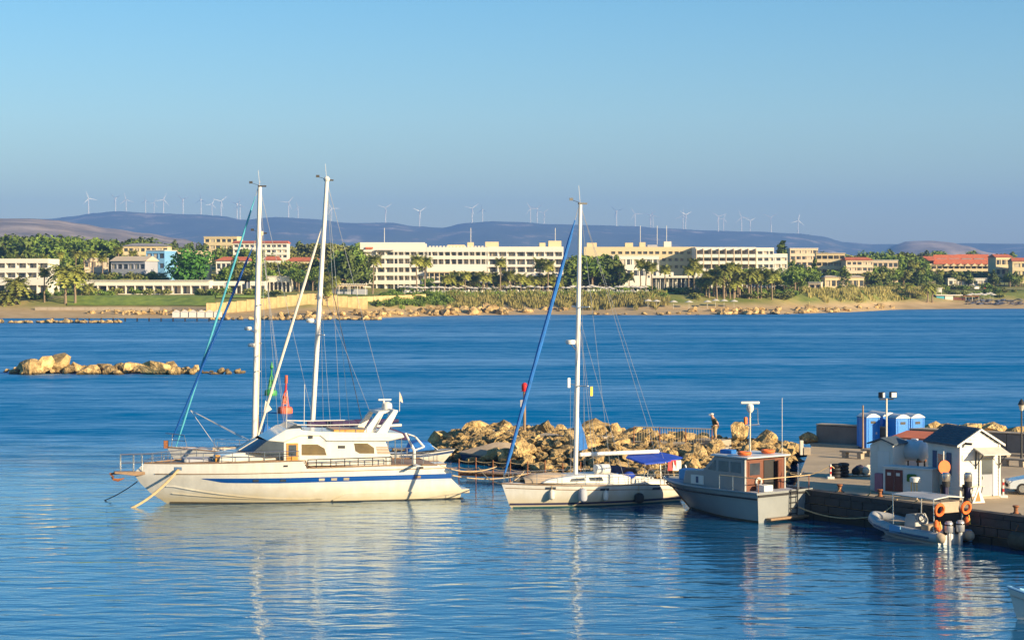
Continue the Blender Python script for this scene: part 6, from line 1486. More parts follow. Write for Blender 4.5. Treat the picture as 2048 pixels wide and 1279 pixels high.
simple('apartment_block', 'blue apartment block beside the big round tree', 'apartments', 292, 329, 501, 560, 730, 'blue_wall', 3, 3, 11, -14)
simple('beige_block', 'beige flat roofed building behind the big round tree', 'building', 330, 418, 502.5, 545, 748, 'cream_wall', 2, 8, 9, 2)
simple('glass_house', 'grey roofed glazed restaurant above the palms left of the blue block', 'restaurant', 245, 335, 492, 520, 800, 'cream_wall', 2, 8, 10, 0, 'roof_grey', 486, 0.2)
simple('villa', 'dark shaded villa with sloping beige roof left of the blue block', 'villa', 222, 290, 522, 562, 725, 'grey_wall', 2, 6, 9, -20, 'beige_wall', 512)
simple('villa', 'beige stone villa half hidden by palms near the left hotel', 'villa', 168, 216, 517, 560, 745, 'beige_wall', 2, 4, 9, 10)
simple('house', 'cream flat topped building standing above the trees left of the first mast', 'building', 408, 474, 474, 500, 1000, 'cream_wall', 2, 6, 11, -8)
simple('hotel', 'white hotel with thin terracotta roof right of the first white mast', 'hotel', 466, 574, 486, 517, 905, 'white_wall', 3, 10, 12, 0, 'roof_red', 481, 0.02, recess=0.6)
for i, (a, b, y, yr, D, lab) in enumerate(((432, 500, 521, 513, 745, 'white villa with orange tiled roof left of the first mast'), (528, 560, 520, 512, 752, 'white villa with red tiled roof just right of the first mast'), (572, 640, 522, 514, 760, 'cream villa with red tiled roof between the two tall masts'), (668, 706, 524, 516.5, 750, 'cream villa with tower like red roof left of the white hotel'))):
    simple('villa', lab, 'villa', a, b, y, 562, D, 'white_wall' if i < 2 else 'cream_wall', 2, max(3, int((b-a)/9)), 9, (-3, 4, 0, 6)[i], 'roof_red', yr, 0.18)
root, fr = bldg('scaffold', 'green construction netting on a scaffold between the masts', 'netting', 583, 715)
box_px(root, fr, 'net_panel', 'netgreen', 583, 610.5, 540, 561, 0, 0.3); box_px(root, fr, 'net_panel', 'netgreen', 520, 537, 543, 553, 0, 0.3)
for px in (583, 592, 601, 610): box_px(root, fr, 'scaffold_pole', 'dark_metal', px-0.3, px+0.3, 538, 575, 0.4, 0.6, 2)
root, fr = bldg('pergola', 'long white beam pergola on posts left of the white hotel', 'pergola', 650, 668)
box_px(root, fr, 'back_wall', 'grey_wall', 652, 733, 578, 600, 3.5, 4.0, 3)
for px in (653, 664, 678, 696, 700, 715, 731): box_px(root, fr, 'post', 'white_wall', px-0.6, px+0.6, 568, 602, 0, 0.2, 3)
for i in range(20): box_px(root, fr, 'beam', 'white_wall', 650+i*4.3, 651.3+i*4.3, 567, 568.6, -0.5, 4.2)
box_px(root, fr, 'lintel', 'beige_wall', 650, 734, 568.8, 572, 0.0, 0.2)
# -- middle and right
simple('villa', 'white villa with blue shaded side behind the palms right of the sailing yacht mast', 'villa', 1225, 1318, 512, 556, 775, 'white_wall', 2, 7, 9, 8)
root, fr = bldg('beach_pavilion', 'white flat roofed beach restaurant with dark glazing and columns', 'restaurant', 1300, 748)
box_px(root, fr, 'roof_slab', 'white_wall', 1299, 1424, 551, 555.5, -1.5, 10); box_px(root, fr, 'glazing', 'window', 1304, 1420, 555.6, 581, 1.5, 9.8, 3)
for i in range(15): box_px(root, fr, 'column', 'white_wall', 1303+i*8.4, 1304.2+i*8.4, 555.5, 582, -0.6, -0.3, 3)
for i in range(6): box_px(root, fr, 'white_panel', 'white_wall', 1312+i*19, 1318+i*19, 558, 581, 1.35, 1.48, 3)
box_px(root, fr, 'upper_block', 'white_wall', 1313, 1348, 544, 551, 2, 7)
simple('terrace_building', 'low white terrace building right of the long white hotel', 'building', 1132, 1226, 558, 578, 748, 'white_wall', 1, 10, 8, 0, frac=0.55)
simple('apartment_block', 'beige and grey apartment building behind the tall dark conifer', 'apartments', 1580, 1636, 497, 545, 880, 'beige_wall', 4, 5, 12, 6)
simple('apartment_block', 'cream apartment building with dark balconies right of the conifer', 'apartments', 1632, 1690, 507, 548, 860, 'cream_wall', 3, 5, 12, -6, recess=1.2, win=0.8)
simple('apartment_block', 'ochre apartments with red tiled roofs left of centre right palms', 'apartments', 1692, 1745, 520, 555, 850, 'beige_wall', 3, 5, 10, 4, 'roof_red', 514, 0.1)
simple('apartment_block', 'flat ochre apartments beside the dark cypress group', 'apartments', 1745, 1796, 521, 553, 880, 'beige_wall', 2, 5, 10, -4)
simple('house', 'low tan house with arched porch in the field', 'house', 1650, 1728, 554, 577, 810, 'cream_wall', 1, 7, 8, 3, 'beige_wall', 550.5, 0.1)
simple('shed', 'small plain tan shed at the edge of the dry field', 'shed', 1617, 1642, 565, 579, 770, 'beige_wall', 1, 2, 4, -18)
# red roofed hotel
root, fr = bldg('hotel', 'wide hotel under stepped red tiled roofs at the right', 'hotel', 1850, 1010, -4.0)
block(root, fr, 1850, 1988, 527, 560, [(531, 537), (542, 549)], [1850+i*11.5 for i in range(13)], 16, 'cream_wall', recess=1.2)
for a, b, ye, yr, dp in ((1850, 1868, 521, 512, 10), (1870, 1922, 528, 509, 12), (1916, 1982, 528, 508, 14)): gable(root, fr, a, b, ye, yr, dp, 'roof_red', 0.8, 0.06)
for i in range(7):
    px = 1893+i*14; x, z = fr.L(px, 530, 0); hw_ = 1.6
    MB().add([(x-hw_, -0.9, z-0.5), (x+hw_, -0.9, z-0.5), (x, -0.9, z+0.9), (x-hw_, 4, z+0.3), (x+hw_, 4, z+0.3), (x, 4, z+1.2)], [(0, 1, 2), (5, 4, 3), (0, 2, 5, 3), (1, 4, 5, 2), (0, 3, 4, 1)]).build('dormer', mt['cream_wall'], root, sm=None)
for i in range(4):
    px = 1885+i*25; x, z = fr.L(px, 518, 0); MB().obox(Vector((x, 3.6, z)), 5, 1.2, 0.9).build('roof_vent', mt['roof_grey'], root, sm=None, bev=0.1)
simple('house', 'cream house with red tiled roof at the right edge, left one', 'house', 1992, 2024, 514, 552, 940, 'cream_wall', 2, 3, 10, 8, 'roof_red', 508, 0.05)
simple('house', 'tall cream house with red tiled roof cut by the right edge', 'house', 2025, 2090, 522, 553, 925, 'cream_wall', 2, 4, 10, -3, 'roof_red', 515, 0.05)
simple('low_building', 'low white flat building behind the parked cars on the right shore', 'building', 1896, 1976, 557, 572, 930, 'white_wall', 1, 8, 7, 0)
root, fr = bldg('beach_bar', 'turquoise and white beach bar hut on the right beach', 'hut', 1873, 812)
box_px(root, fr, 'wall', 'teal_canvas', 1873, 1889, 592, 607, 0, 4, 2); box_px(root, fr, 'white_wall_panel', 'white_wall', 1890, 1906, 591, 607, -0.2, 4, 2); box_px(root, fr, 'roof', 'white_wall', 1871, 1925, 589, 590.8, -0.6, 4.5); box_px(root, fr, 'bar_front', 'brown_wood', 1906.5, 1930, 594, 606, 0.1, 4, 2)
box_px(root, fr, 'canopy', 'rust', 1926, 1958, 591, 593, -1, 4)
for px in (1931, 1944, 1957): box_px(root, fr, 'post', 'white_wall', px-0.4, px+0.4, 593, 607, -0.8, -0.6, 2)
root, fr = bldg('lifeguard_tower', 'small white lifeguard tower on the right beach', 'tower', 1876, 817)
box_px(root, fr, 'cabin', 'white_wall', 1875, 1886, 577, 584, 2, 4); box_px(root, fr, 'roof', 'white_wall', 1874, 1887, 575.5, 577, 1.6, 4.4)
for px in (1876, 1885): box_px(root, fr, 'leg', 'white_wall', px-0.4, px+0.4, 584, 606, 2.1, 2.4, 2)

# -- walls, lawns, promenade
def drape(name, px0, px1, d0, d1, mat, off=0.12, n=40, m=10, label=None, jag=0.0):
    rows = []
    for j in range(m+1):
        rows.append([])
        for i in range(n+1):
            px = lerp(px0, px1, i/n); d = lerp(d0, d1, j/m)+(jag*nz(px*0.05, j) if 0 < j < m+1 else 0); D = dshore(px)+d
            rows[-1].append(((px-CX)/F*D, D, land_z(px, D)+off))
    o = MB().grid(rows).build(name, mt[mat], sm=60); tag(o, label or name, kind='structure'); return o
drape('lawn', 134, 430, 24.5, 46, 'grass', 0.25, label='bright mown lawn slope below the white bungalows'); drape('lawn', 432, 530, 36, 52, 'grass', 0.25, label='lawn strip below the stepped bungalows')
drape('lawn', 1300, 1560, 44, 74, 'grass', 0.25, label='lawn in front of the beach restaurant'); drape('meadow', 1560, 2048, 60, 92, 'reed', 0.25, label='dry yellow meadow on the right shore')
drape('terrace', 800, 1300, 44, 62, 'sand', 0.3, label='paved sunbathing terrace in front of the white hotel')
def longwall(name, label, pts, h, thick, mat, parts=12):
    a, b = pts; root = thing(name, label, 'wall', (0, 0, 0))
    for i in range(parts):
        p0, p1 = lerp(a[0], b[0], i/parts), lerp(a[0], b[0], (i+1)/parts); d0_, d1_ = lerp(a[1], b[1], i/parts), lerp(a[1], b[1], (i+1)/parts)
        q0, q1 = (ground(p0, D=d0_ if d0_ > 300 else dshore(p0)+d0_), ground(p1, D=d1_ if d1_ > 300 else dshore(p1)+d1_)); L = (q1-q0).to_2d().length
        inst('wall_section', UM.get(mat) or UM.setdefault(mat, unit.mesh('panel', mt[mat])), root, (q0+q1)/2+Vector((0, 0, h/2-0.6)), math.atan2(q1.y-q0.y, q1.x-q0.x), (L-0.06, thick, h+1.2))
longwall('retaining_wall', 'long yellow stone retaining wall behind the masts', ((412, 624), (735, 638)), 3.4, 0.8, 'yellow_wall', 16)
longwall('retaining_wall', 'yellow stone wall stepping up beside the pergola', ((640, 30), (850, 34)), 1.5, 0.8, 'yellow_wall', 10)
longwall('promenade_wall', 'pale low promenade wall below the green lawn', ((70, 19), (420, 19)), 0.9, 0.6, 'concrete', 14)
def pier():
    D = 575.0; root = thing('pier', 'thin pier on posts in front of the left beach', 'pier', ((105-CX)/F*D, D, 0)); x1 = (440-105)/F*D
    for i in range(14):
        xa, xb_ = x1*i/14, x1*(i+1)/14
        inst('deck_section', UM.get('sand'), root, ((xa+xb_)/2, 0, 1.05), 0, (xb_-xa-0.05, 2.4, 0.22)); inst('pile', UM.get('dark_metal') or UM.setdefault('dark_metal', unit.mesh('panel', mt['dark_metal'])), root, (xa+0.4, -0.8, 0.2), 0, (0.35, 0.35, 1.6))
pier()
root = thing('bar_tent', 'white canvas bar tents on the pier end', 'tent', ((345-CX)/F*578, 578, 1.15))
for i in range(6):
    x = i*2.4; inst('tent_wall', UM['white_wall'], root, (x+1.1, 0.2, 0.75), 0, (2.1, 1.8, 1.5)); MB().add([(x, -0.8, 1.5), (x+2.2, -0.8, 1.5), (x+2.2, 1.2, 1.5), (x, 1.2, 1.5), (x+1.1, 0.2, 2.2)], [(0, 1, 4), (1, 2, 4), (2, 3, 4), (3, 0, 4), (3, 2, 1, 0)]).build('tent_roof', mt['white_canvas'], root, sm=None)
gro = thing('groyne', 'low line of ochre rocks in the water at far left', 'rocks', ((110-CX)/F*556, 556, 0))
for i in range(58):
    px = rr.uniform(-20, 243); s = rr.uniform(0.6, 1.15); inst('rock', rr.choice(rocks), gro, ((px-110)/F*556, rr.uniform(-1.8, 1.8), 0.25), 0, (s*1.4, s, s*0.85), (rr.uniform(-0.3, 0.3), rr.uniform(-0.3, 0.3), rr.uniform(0, 6)))
ter = bpy.data.objects['terrain']
gr2 = thing('groyne', 'ochre rock groyne in the water behind the tall masts', 'rocks', ((600-CX)/F*594, 594, 0))
for i in range(64):
    px = rr.uniform(400, 765); s = rr.uniform(0.7, 1.3); inst('rock', rr.choice(rocks), gr2, ((px-600)/F*594, rr.uniform(-2.5, 2.5), 0.3), 0, (s*1.5, s, s*0.9), (rr.uniform(-0.3, 0.3), rr.uniform(-0.3, 0.3), rr.uniform(0, 6)))
for px0, px1, n, d0, d1, smx in ((560, 870, 60, 1, 14, 1.6), (840, 1010, 45, 2, 16, 2.6), (1010, 1160, 14, 6, 16, 1.8), (1380, 1700, 60, -2, 12, 1.8), (170, 420, 46, 8, 17, 1.3), (1180, 1380, 14, -1, 3, 1.0), (1700, 1790, 12, 4, 14, 1.6)):
    for i in range(n):
        px = rr.uniform(px0, px1); D = dshore(px)+rr.uniform(d0, d1); s = rr.uniform(0.5, smx)
        inst('rock', rr.choice(rocks), ter, ground(px, D=D)+Vector((0, 0, s*0.25)), 0, (s*1.25, s, s*0.95), (rr.uniform(-0.4, 0.4), rr.uniform(-0.4, 0.4), rr.uniform(0, 6)))

# ---------------------------------------------------------------- vegetation
def leafcloud(blobs, n, size, seed, mat, droop=0.0):
    rnd = random.Random(seed); mb = MB(); tot = sum(b[3]**2 for b in blobs)
    for (cx, cy, cz, r, fz) in blobs:
        for _ in range(int(n*r*r/tot)):
            d = Vector((rnd.gauss(0, 1), rnd.gauss(0, 1), rnd.gauss(0, 1))).normalized(); k = rnd.uniform(0.55, 1.08)
            c = Vector((cx+d.x*r*k, cy+d.y*r*k, cz+d.z*r*k*fz)); s = size*rnd.uniform(0.6, 1.35)
            nrm = (d+Vector((rnd.gauss(0, .6), rnd.gauss(0, .6), rnd.gauss(0, .6)))).normalized(); a = nrm.orthogonal().normalized(); b = nrm.cross(a); q = rnd.uniform(0, 6.3)
            a, b = a*math.cos(q)+b*math.sin(q), b*math.cos(q)-a*math.sin(q)
            mb.add([c-a*s, c-b*s*0.6+nrm*s*0.15, c+a*s, c+b*s*0.6+nrm*s*0.15], [(0, 1, 2, 3)])
    return mb.mesh('crown', mat, None)
def barkmesh(h, r, seed, lean=0.0):
    rnd = random.Random(seed); mb = MB().tube([(0, 0, -0.6), (lean*0.3, 0, h*0.5), (lean, 0.05, h)], [r*1.25, r, r*0.6], 7)
    for k in range(4):
        a = rnd.uniform(0, 6.3); z = h*rnd.uniform(0.6, 0.95); mb.tube([(lean*z/h, 0, z), (lean+math.cos(a)*h*0.28, math.sin(a)*h*0.28, z+h*0.3)], [r*0.45, r*0.15], 5)
    return mb.mesh('trunk', mt['bark'], 40)
def tvariants(kind, n):
    out = []
    for k in range(n):
        rnd = random.Random(hash(kind) % 999+k if False else sum(map(ord, kind))+k*17)
        if kind == 'pine':
            bl = [(rnd.uniform(-.5, .5)*(1.2-t), rnd.uniform(-.5, .5)*(1.2-t), 3.2+6.2*t, 2.3*(1.08-t)**0.8+0.25, 0.75) for t in (0, .15, .3, .45, .6, .75, .9, 1)]; h = 6; mat = mt['leaf_dark']
        elif kind == 'round':
            bl = [(rnd.uniform(-2.2, 2.2), rnd.uniform(-2.2, 2.2), rnd.uniform(4.6, 8.2), rnd.uniform(1.3, 2.2), 0.85) for _ in range(11)]; h = 5; mat = mt['leaf_mid']
        elif kind == 'olive':
            bl = [(rnd.uniform(-2.4, 2.4), rnd.uniform(-2.4, 2.4), rnd.uniform(4.0, 7.8), rnd.uniform(1.0, 1.9), 0.8) for _ in range(12)]; h = 4.5; mat = mt['leaf_olive']
        elif kind == 'cypress':
            bl = [(rnd.uniform(-.15, .15), rnd.uniform(-.15, .15), 1.2+8.3*t, 1.15*(1.05-t)**0.55+0.1, 1.1) for t in (0, .15, .3, .45, .6, .75, .9, 1)]; h = 5; mat = mt['leaf_dark']
        else:
            bl = [(rnd.uniform(-1.3, 1.3), rnd.uniform(-0.9, 0.9), rnd.uniform(0.5, 1.5), rnd.uniform(0.7, 1.1), 0.85) for _ in range(6)]; h = 0.6; mat = {'shrub': mt['leaf_olive'], 'shrubgreen': mt['leaf_mid']}[kind]
        out.append((leafcloud(bl, 620 if kind not in ('shrub', 'shrubgreen') else 260, 0.5 if kind not in ('shrub', 'shrubgreen') else 0.32, k+3, mat), barkmesh(h, 0.22 if h > 1 else 0.1, k)))
    return out
TV = {k: tvariants(k, 3) for k in ('pine', 'round', 'olive', 'cypress', 'shrub', 'shrubgreen')}
NM = {'pine': 'pine_tree', 'round': 'broadleaf_tree', 'olive': 'olive_tree', 'cypress': 'cypress_tree', 'shrub': 'shrub', 'shrubgreen': 'shrub'}
def plant(kind, p, h, label, group, wid=1.0):
    cr, tr = rr.choice(TV[kind]); base = 10.0 if kind not in ('shrub', 'shrubgreen') else 2.4; s = h/base
    root = thing(NM[kind], label, 'shrub' if 'shrub' in kind else 'tree', p, rr.uniform(0, 6.3), group); root.scale = (s*wid, s*wid, s)
    inst('trunk', tr, root); inst('crown', cr, root); return root
def zone(n, px0, px1, dD, tops, kinds, label, group, hmin=5, hmax=17, jit=8, wid=1.15):
    for i in range(n):
        px = px0+(px1-px0)*(i+rr.random())/n; D = dshore(px)+rr.uniform(*dD); g = ground(px, D=D); kd = rr.choice(kinds)
        zt = CH-(pw(tops, px)+rr.uniform(-jit*0.5, jit)-HY)/F*D; plant(kd, g, clamp(zt-g.z, hmin, hmax), label.replace('KIND', {'pine': 'pine', 'round': 'broadleaf tree', 'olive': 'olive tree', 'cypress': 'cypress'}[kd]), group+' '+kd, wid)
TOPL = [(0, 466), (40, 465), (100, 470), (160, 470), (220, 478), (300, 474), (340, 486)]
zone(52, -40, 340, (210, 420), TOPL, ('pine', 'pine', 'olive', 'round'), 'dark KIND in the wood behind the left hotel', 'wood at left', 7, 19, 7, 1.3)
zone(34, -40, 330, (130, 210), [(0, 500), (330, 510)], ('round', 'olive', 'pine'), 'KIND in front of the dark wood at the left', 'lower wood at left', 5, 14, 12, 1.2)
zone(30, 330, 740, (260, 420), [(330, 480), (420, 488), (480, 488), (580, 482), (640, 478), (740, 484)], ('pine', 'round', 'olive'), 'KIND in the belt of trees behind the two tall masts', 'trees behind the masts', 6, 17, 8, 1.25)
zone(16, 440, 730, (110, 180), [(440, 512), (730, 505)], ('round', 'pine', 'olive'), 'KIND among the red roofed villas', 'trees among villas', 4, 12, 16, 1.1)
zone(8, 676, 726, (70, 130), [(676, 500), (726, 496)], ('pine', 'pine', 'round'), 'dark KIND close to the left end of the white hotel', 'trees by the hotel end', 8, 16, 10, 1.1)
zone(12, 1130, 1240, (60, 120), [(1130, 505), (1190, 498), (1240, 505)], ('pine', 'olive', 'round'), 'KIND between the white hotel and the yellow hotel', 'trees between the hotels', 6, 14, 12, 1.2)
zone(36, 1420, 1600, (50, 95), [(1420, 540), (1480, 535), (1600, 545)], ('round', 'olive', 'round'), 'KIND below the hotel with stepped balconies', 'trees below the stepped hotel', 4, 10, 10, 1.3)
zone(26, 1580, 1860, (150, 260), [(1580, 520), (1700, 518), (1790, 506), (1860, 516)], ('round', 'pine', 'olive', 'cypress'), 'KIND around the ochre apartments', 'trees around the ochre apartments', 5, 15, 12, 1.2)
zone(46, 1560, 1850, (95, 150), [(1560, 533), (1650, 540), (1700, 534), (1850, 534)], ('round', 'olive', 'round', 'pine'), 'KIND along the back of the dry field', 'trees along the field', 4, 11, 12, 1.4)
zone(20, 165, 330, (74, 120), [(165, 540), (230, 545), (330, 540)], ('round', 'olive', 'pine'), 'KIND in the gardens right behind the bungalow row', 'garden trees at left', 4, 10, 12, 1.3)
zone(14, 430, 640, (78, 110), [(430, 535), (640, 528)], ('round', 'olive'), 'KIND in front of the red roofed villas', 'trees before the villas', 3, 9, 12, 1.2)
zone(16, 855, 1120, (66, 78), [(855, 556), (1120, 556)], ('round', 'olive'), 'small KIND on the hotel terrace edge', 'trees on the terrace edge', 3, 6, 10, 1.2)
zone(18, 1780, 1850, (140, 200), [(1780, 506), (1815, 500), (1850, 520)], ('pine', 'cypress', 'round'), 'dark KIND left of the red roofed hotel', 'trees by the red hotel', 6, 15, 9, 1.1)
zone(38, 1845, 2080, (115, 180), [(1845, 538), (1950, 541), (2080, 542)], ('round', 'olive', 'pine'), 'KIND in front of the red roofed hotel', 'trees before the red hotel', 4, 9, 8, 1.3)
zone(22, 1650, 2080, (380, 520), [(1650, 503), (1800, 498), (2080, 506)], ('pine', 'round', 'olive'), 'far KIND behind the right shore buildings', 'far trees at right', 5, 13, 6, 1.4)
g = ground(378, D=708); plant('round', g, 16.5, 'big dense round green tree beside the blue apartment block', 'big tree', 1.15)['group'] = ''
TVx = leafcloud([(rr.uniform(-3.2, 3.2), rr.uniform(-2, 2), rr.uniform(2.2, 7.2), rr.uniform(1.6, 2.4), 0.9) for _ in range(18)], 2600, 0.40, 8, mt['leaf_rich'])
big = [o for o in bpy.data.objects if o.get('label', '').startswith('big dense round')][0]; del big['group']
for c in kids(big):
    if c.name.startswith('crown'): c.data = TVx
cz = ground(1564, D=815); plant('cypress', cz, 19, 'tall dark layered conifer standing right of the stepped white hotel', 'conifer', 1.5); 
# palms
def frond(mb, a, L, up, droop, w, n=7):
    d = Vector((math.cos(a), math.sin(a), 0)); s = Vector((-math.sin(a), math.cos(a), 0)); pts = []
    for i in range(n+1):
        t = i/n; pts.append(d*(L*t*(1-0.15*t))+Vector((0, 0, up*L*t-droop*L*t*t)))
    for i in range(n):
        p, q = pts[i], pts[i+1]; t = (i+0.5)/n; ww = w*(0.35+math.sin(math.pi*min(1, t*0.85+0.12))*0.9)
        for sg in (1, -1):
            mid = p.lerp(q, 0.5); tip = mid+s*sg*ww+d*ww*0.45+Vector((0, 0, -ww*0.35)); mb.add([p, q, tip], [(0, 1, 2)])
def palmcrown(kind, seed):
    rnd = random.Random(seed); mb = MB(); n = 54 if kind == 'date' else 40
    for i in range(n):
        a = i*2.399+rnd.uniform(-.2, .2); e = i/n
        if kind == 'date': frond(mb, a, rnd.uniform(2.6, 3.4), lerp(0.95, -0.05, e), lerp(0.55, 0.75, e), 0.55)
        else: frond(mb, a, rnd.uniform(1.3, 1.8), lerp(1.1, -0.5, e), lerp(0.45, 0.55, e), 0.62, 5)
    return mb.mesh('crown', mt['palm_leaf'], None)
PC = {k: [palmcrown(k, s) for s in range(3)] for k in ('date', 'fan')}
PT = MB().tube([(0, 0, -0.08), (0.01, 0, 0.3), (-0.005, 0.01, 0.7), (0, 0, 1.0)], [0.036, 0.026, 0.022, 0.025], 7).mesh('trunk', mt['bark'], 40)
def palm(kind, px, ytop, ybase, label, group=None, D=None, lean=0.0, k=1.0):
    g = ground(px, py=ybase, D=D); zt = CH-(ytop-HY)/F*g.y; up = 2.2*k if kind == 'date' else 1.3*k; h = max(1.5, zt-g.z-up)
    root = thing('palm_tree', label, 'palm tree', g, rr.uniform(0, 6.3), group); t = inst('trunk', PT, root, (0, 0, 0), 0, (h*1.0 if h < 9 else 9, h*1.0 if h < 9 else 9, h))
    if kind == 'date': t.scale = (max(h, 8)*1.6, max(h, 8)*1.6, h)
    inst('crown', rr.choice(PC[kind]), root, (0, 0, h), rr.uniform(0, 6), k)
    if lean: root.rotation_euler = (0, R(lean), 0)
palm('date', 14, 566, 609, 'short date palm at the far left edge', k=1.9); palm('date', 32, 540, 608, 'taller date palm beside the left hotel front', k=2.0)
palm('fan', 89, 530, 606, 'slim fan palm at the right end of the left hotel', k=1.5); palm('date', 131, 511, 609, 'big bushy date palm standing before the bungalow row', k=2.5); palm('date', 150, 530, 608, 'second date palm just right of the big bushy one', k=1.7)
palm('round' if False else 'fan', 178, 562, 592, 'low palm on the lawn in front of the bungalows', k=1.3)
for i, (px, yt, D) in enumerate(((152, 497, 735), (168, 499, 728), (186, 497, 742), (205, 505, 720), (237, 489, 730), (266, 497, 735), (88, 505, 760), (70, 508, 770), (120, 500, 765), (40, 505, 770))): palm('fan', px, yt, None, 'tall palm in the garden behind the bungalow row', 'garden palms at left', D, k=1.35)
for i, (px, yt, D) in enumerate(((478, 520, 735), (536, 520, 735), (550, 526, 730), (612, 522, 735), (590, 528, 730), (570, 530, 728), (625, 528, 722), (720, 500, 740), (702, 505, 745), (690, 498, 760))): palm('fan', px, yt, None, 'palm among the red roofed villas behind the masts', 'palms by the villas', D, k=1.3)
for i, (px, yt, yb) in enumerate(((640, 548, 604), (651, 540, 606), (660, 555, 612), (670, 548, 606), (655, 570, 614))): palm('fan', px, yt, yb, 'palm in the clump left of the pergola', 'palms left of the pergola', k=1.4)
palm('fan', 745, 503, 588, 'leaning palm at the left end of the white hotel', k=1.9, lean=3); palm('fan', 833, 505, 588, 'tall palm before the white hotel, left of a close pair', k=1.8); palm('fan', 850, 508, 588, 'tall palm before the white hotel, right of a close pair', k=1.9)
palm('fan', 1001, 511, 588, 'tall slim palm before the right wing of the white hotel', k=1.6); palm('fan', 1080, 511, 586, 'thick palm before the white hotel right wing, left of two', k=1.9); palm('fan', 1096, 516, 587, 'thick palm before the white hotel right wing, right of two', k=1.9)
for i in range(17): palm('fan', 892+i*9.3+rr.uniform(-2, 2), 539+rr.uniform(-3, 6)+(6 if i % 3 == 0 else 0), 586+rr.uniform(-1, 2), 'short green palm in the row before the white hotel terrace', 'terrace palms', k=1.45)
for i in range(9): palm('fan', 1052+i*8+rr.uniform(-2, 2), 546+rr.uniform(-4, 8), 586, 'short green palm before the right end of the white hotel', 'palms at hotel right end', k=1.5)
for i, (px, yt) in enumerate(((1140, 520), (1152, 528), (1166, 522), (1178, 530), (1190, 525), (1203, 532), (1214, 526), (1228, 535), (1240, 524), (1258, 540), (1136, 545), (1172, 548))): palm('fan', px, yt, 584, 'palm in the garden between the white and yellow hotels', 'palms between hotels', k=1.5)
for i, (px, yt) in enumerate(((1281, 514), (1292, 518), (1304, 521), (1330, 526), (1377, 527), (1388, 512), (1396, 525))): palm('fan', px, yt, 585, 'tall palm beside the white beach restaurant', 'palms by beach restaurant', k=1.6)
for i in range(24): palm('fan' if i % 3 else 'date', 1405+i*5.0+rr.uniform(-3, 3), rr.uniform(518, 552), rr.uniform(589, 600), 'palm in the dense grove right of the beach restaurant', 'palm grove', k=1.3)
palm('fan', 1544, 530, 600, 'single thick trunked palm at the right end of the palm grove', k=2.3)
for i, (px, yt, D) in enumerate(((1755, 530, 880), (1774, 520, 900), (1800, 505, 930), (1808, 502, 940), (1818, 515, 920), (1830, 520, 920), (1840, 530, 900), (1790, 525, 900), (1765, 540, 870), (1880, 535, 950), (1905, 540, 945), (1935, 538, 950), (1965, 540, 940), (1985, 545, 930), (2040, 545, 920), (1700, 535, 860), (1730, 540, 860))): palm('fan', px, yt, D=D, ybase=None, label='palm in the gardens of the right shore', group='palms on the right shore', k=1.6)
palm('date', 1855, 560, 606, 'palm beside the turquoise beach bar, left of two', k=1.2); palm('date', 1865, 565, 606, 'palm beside the turquoise beach bar, right of two', k=1.1); palm('fan', 1819, 563, 596, 'slim palm on the bank left of the beach bar', k=1.3)
# shrubs
def shrubs(n, px0, px1, d0, d1, h0, h1, label, kinds=('shrub', 'shrubgreen'), wid=1.3):
    for i in range(n):
        px = rr.uniform(px0, px1); D = dshore(px)+rr.uniform(d0, d1); plant(rr.choice(kinds), ground(px, D=D), rr.uniform(h0, h1), label, label, wid)
shrubs(26, 160, 560, 46, 62, 1.5, 3, 'garden shrub along the top of the left lawn', wid=1.5); shrubs(40, 750, 900, 22, 44, 1.2, 2.4, 'green shrub on the bank left of the reeds', ('shrubgreen',), 1.6)
shrubs(26, 1300, 1500, 30, 60, 1.2, 2.6, 'green shrub on the slope below the beach restaurant', ('shrubgreen', 'shrub'), 1.5); shrubs(46, 1560, 2048, 70, 110, 1.5, 3.2, 'shrub at the back of the dry meadow', wid=1.6); shrubs(24, 1480, 1600, 30, 60, 1.2, 2.6, 'shrub below the palm grove', wid=1.4)
shrubs(40, 800, 1300, 62, 80, 1.5, 3.0, 'hedge bush along the hotel terrace', ('shrubgreen',), 1.5); shrubs(30, 1700, 2048, 24, 48, 1.2, 2.4, 'shrub on the bank behind the right beach', wid=1.5); shrubs(24, 0, 170, 30, 60, 1.2, 2.6, 'shrub in front of the left hotel', wid=1.4)
def reeds(name, label, px0, px1, d0, d1, n, h0, h1, mat):
    mb = MB()
    for i in range(n):
        px = rr.uniform(px0, px1); D = dshore(px)+rr.uniform(d0, d1)
        e = min((D-dshore(px)-d0)/(d1-d0), (px-px0)/60, (px1-px)/60, (dshore(px)+d1-D)/(d1-d0)*2)
        if nz(px*0.05, D*0.09, 4) < 0.25-1.8*e: continue
        g = ground(px, D=D); h = rr.uniform(h0, h1)*(0.7+0.5*nz(px*0.06, D*0.1, 9)+0.15); a = rr.uniform(0, 6.3); w_ = rr.uniform(0.07, 0.17); l = Vector((rr.uniform(-.5, .5), rr.uniform(-.5, .5), h)); s = Vector((math.cos(a)*w_, math.sin(a)*w_, 0))
        mb.add([g-s-Vector((0, 0, .2)), g+s-Vector((0, 0, .2)), g+l*0.6+s*0.8+l.cross(s)*0.05, g+l, g+l*0.6-s*0.8], [(0, 1, 2, 3, 4)])
    tag(mb.build(name, mt[mat], sm=None), label, kind='stuff')
reeds('reed_bank', 'dry golden reeds on the bank below the hotel terrace', 890, 1340, 13, 42, 13000, 1.2, 2.6, 'reed'); reeds('green_reeds', 'green reeds topping the bank below the hotel terrace', 850, 1340, 30, 44, 5000, 1.2, 2.4, 'leaf_mid'); reeds('reed_bank', 'dry golden reeds on the right shore behind the beach', 1600, 1860, 22, 70, 11000, 1.0, 2.3, 'reed')
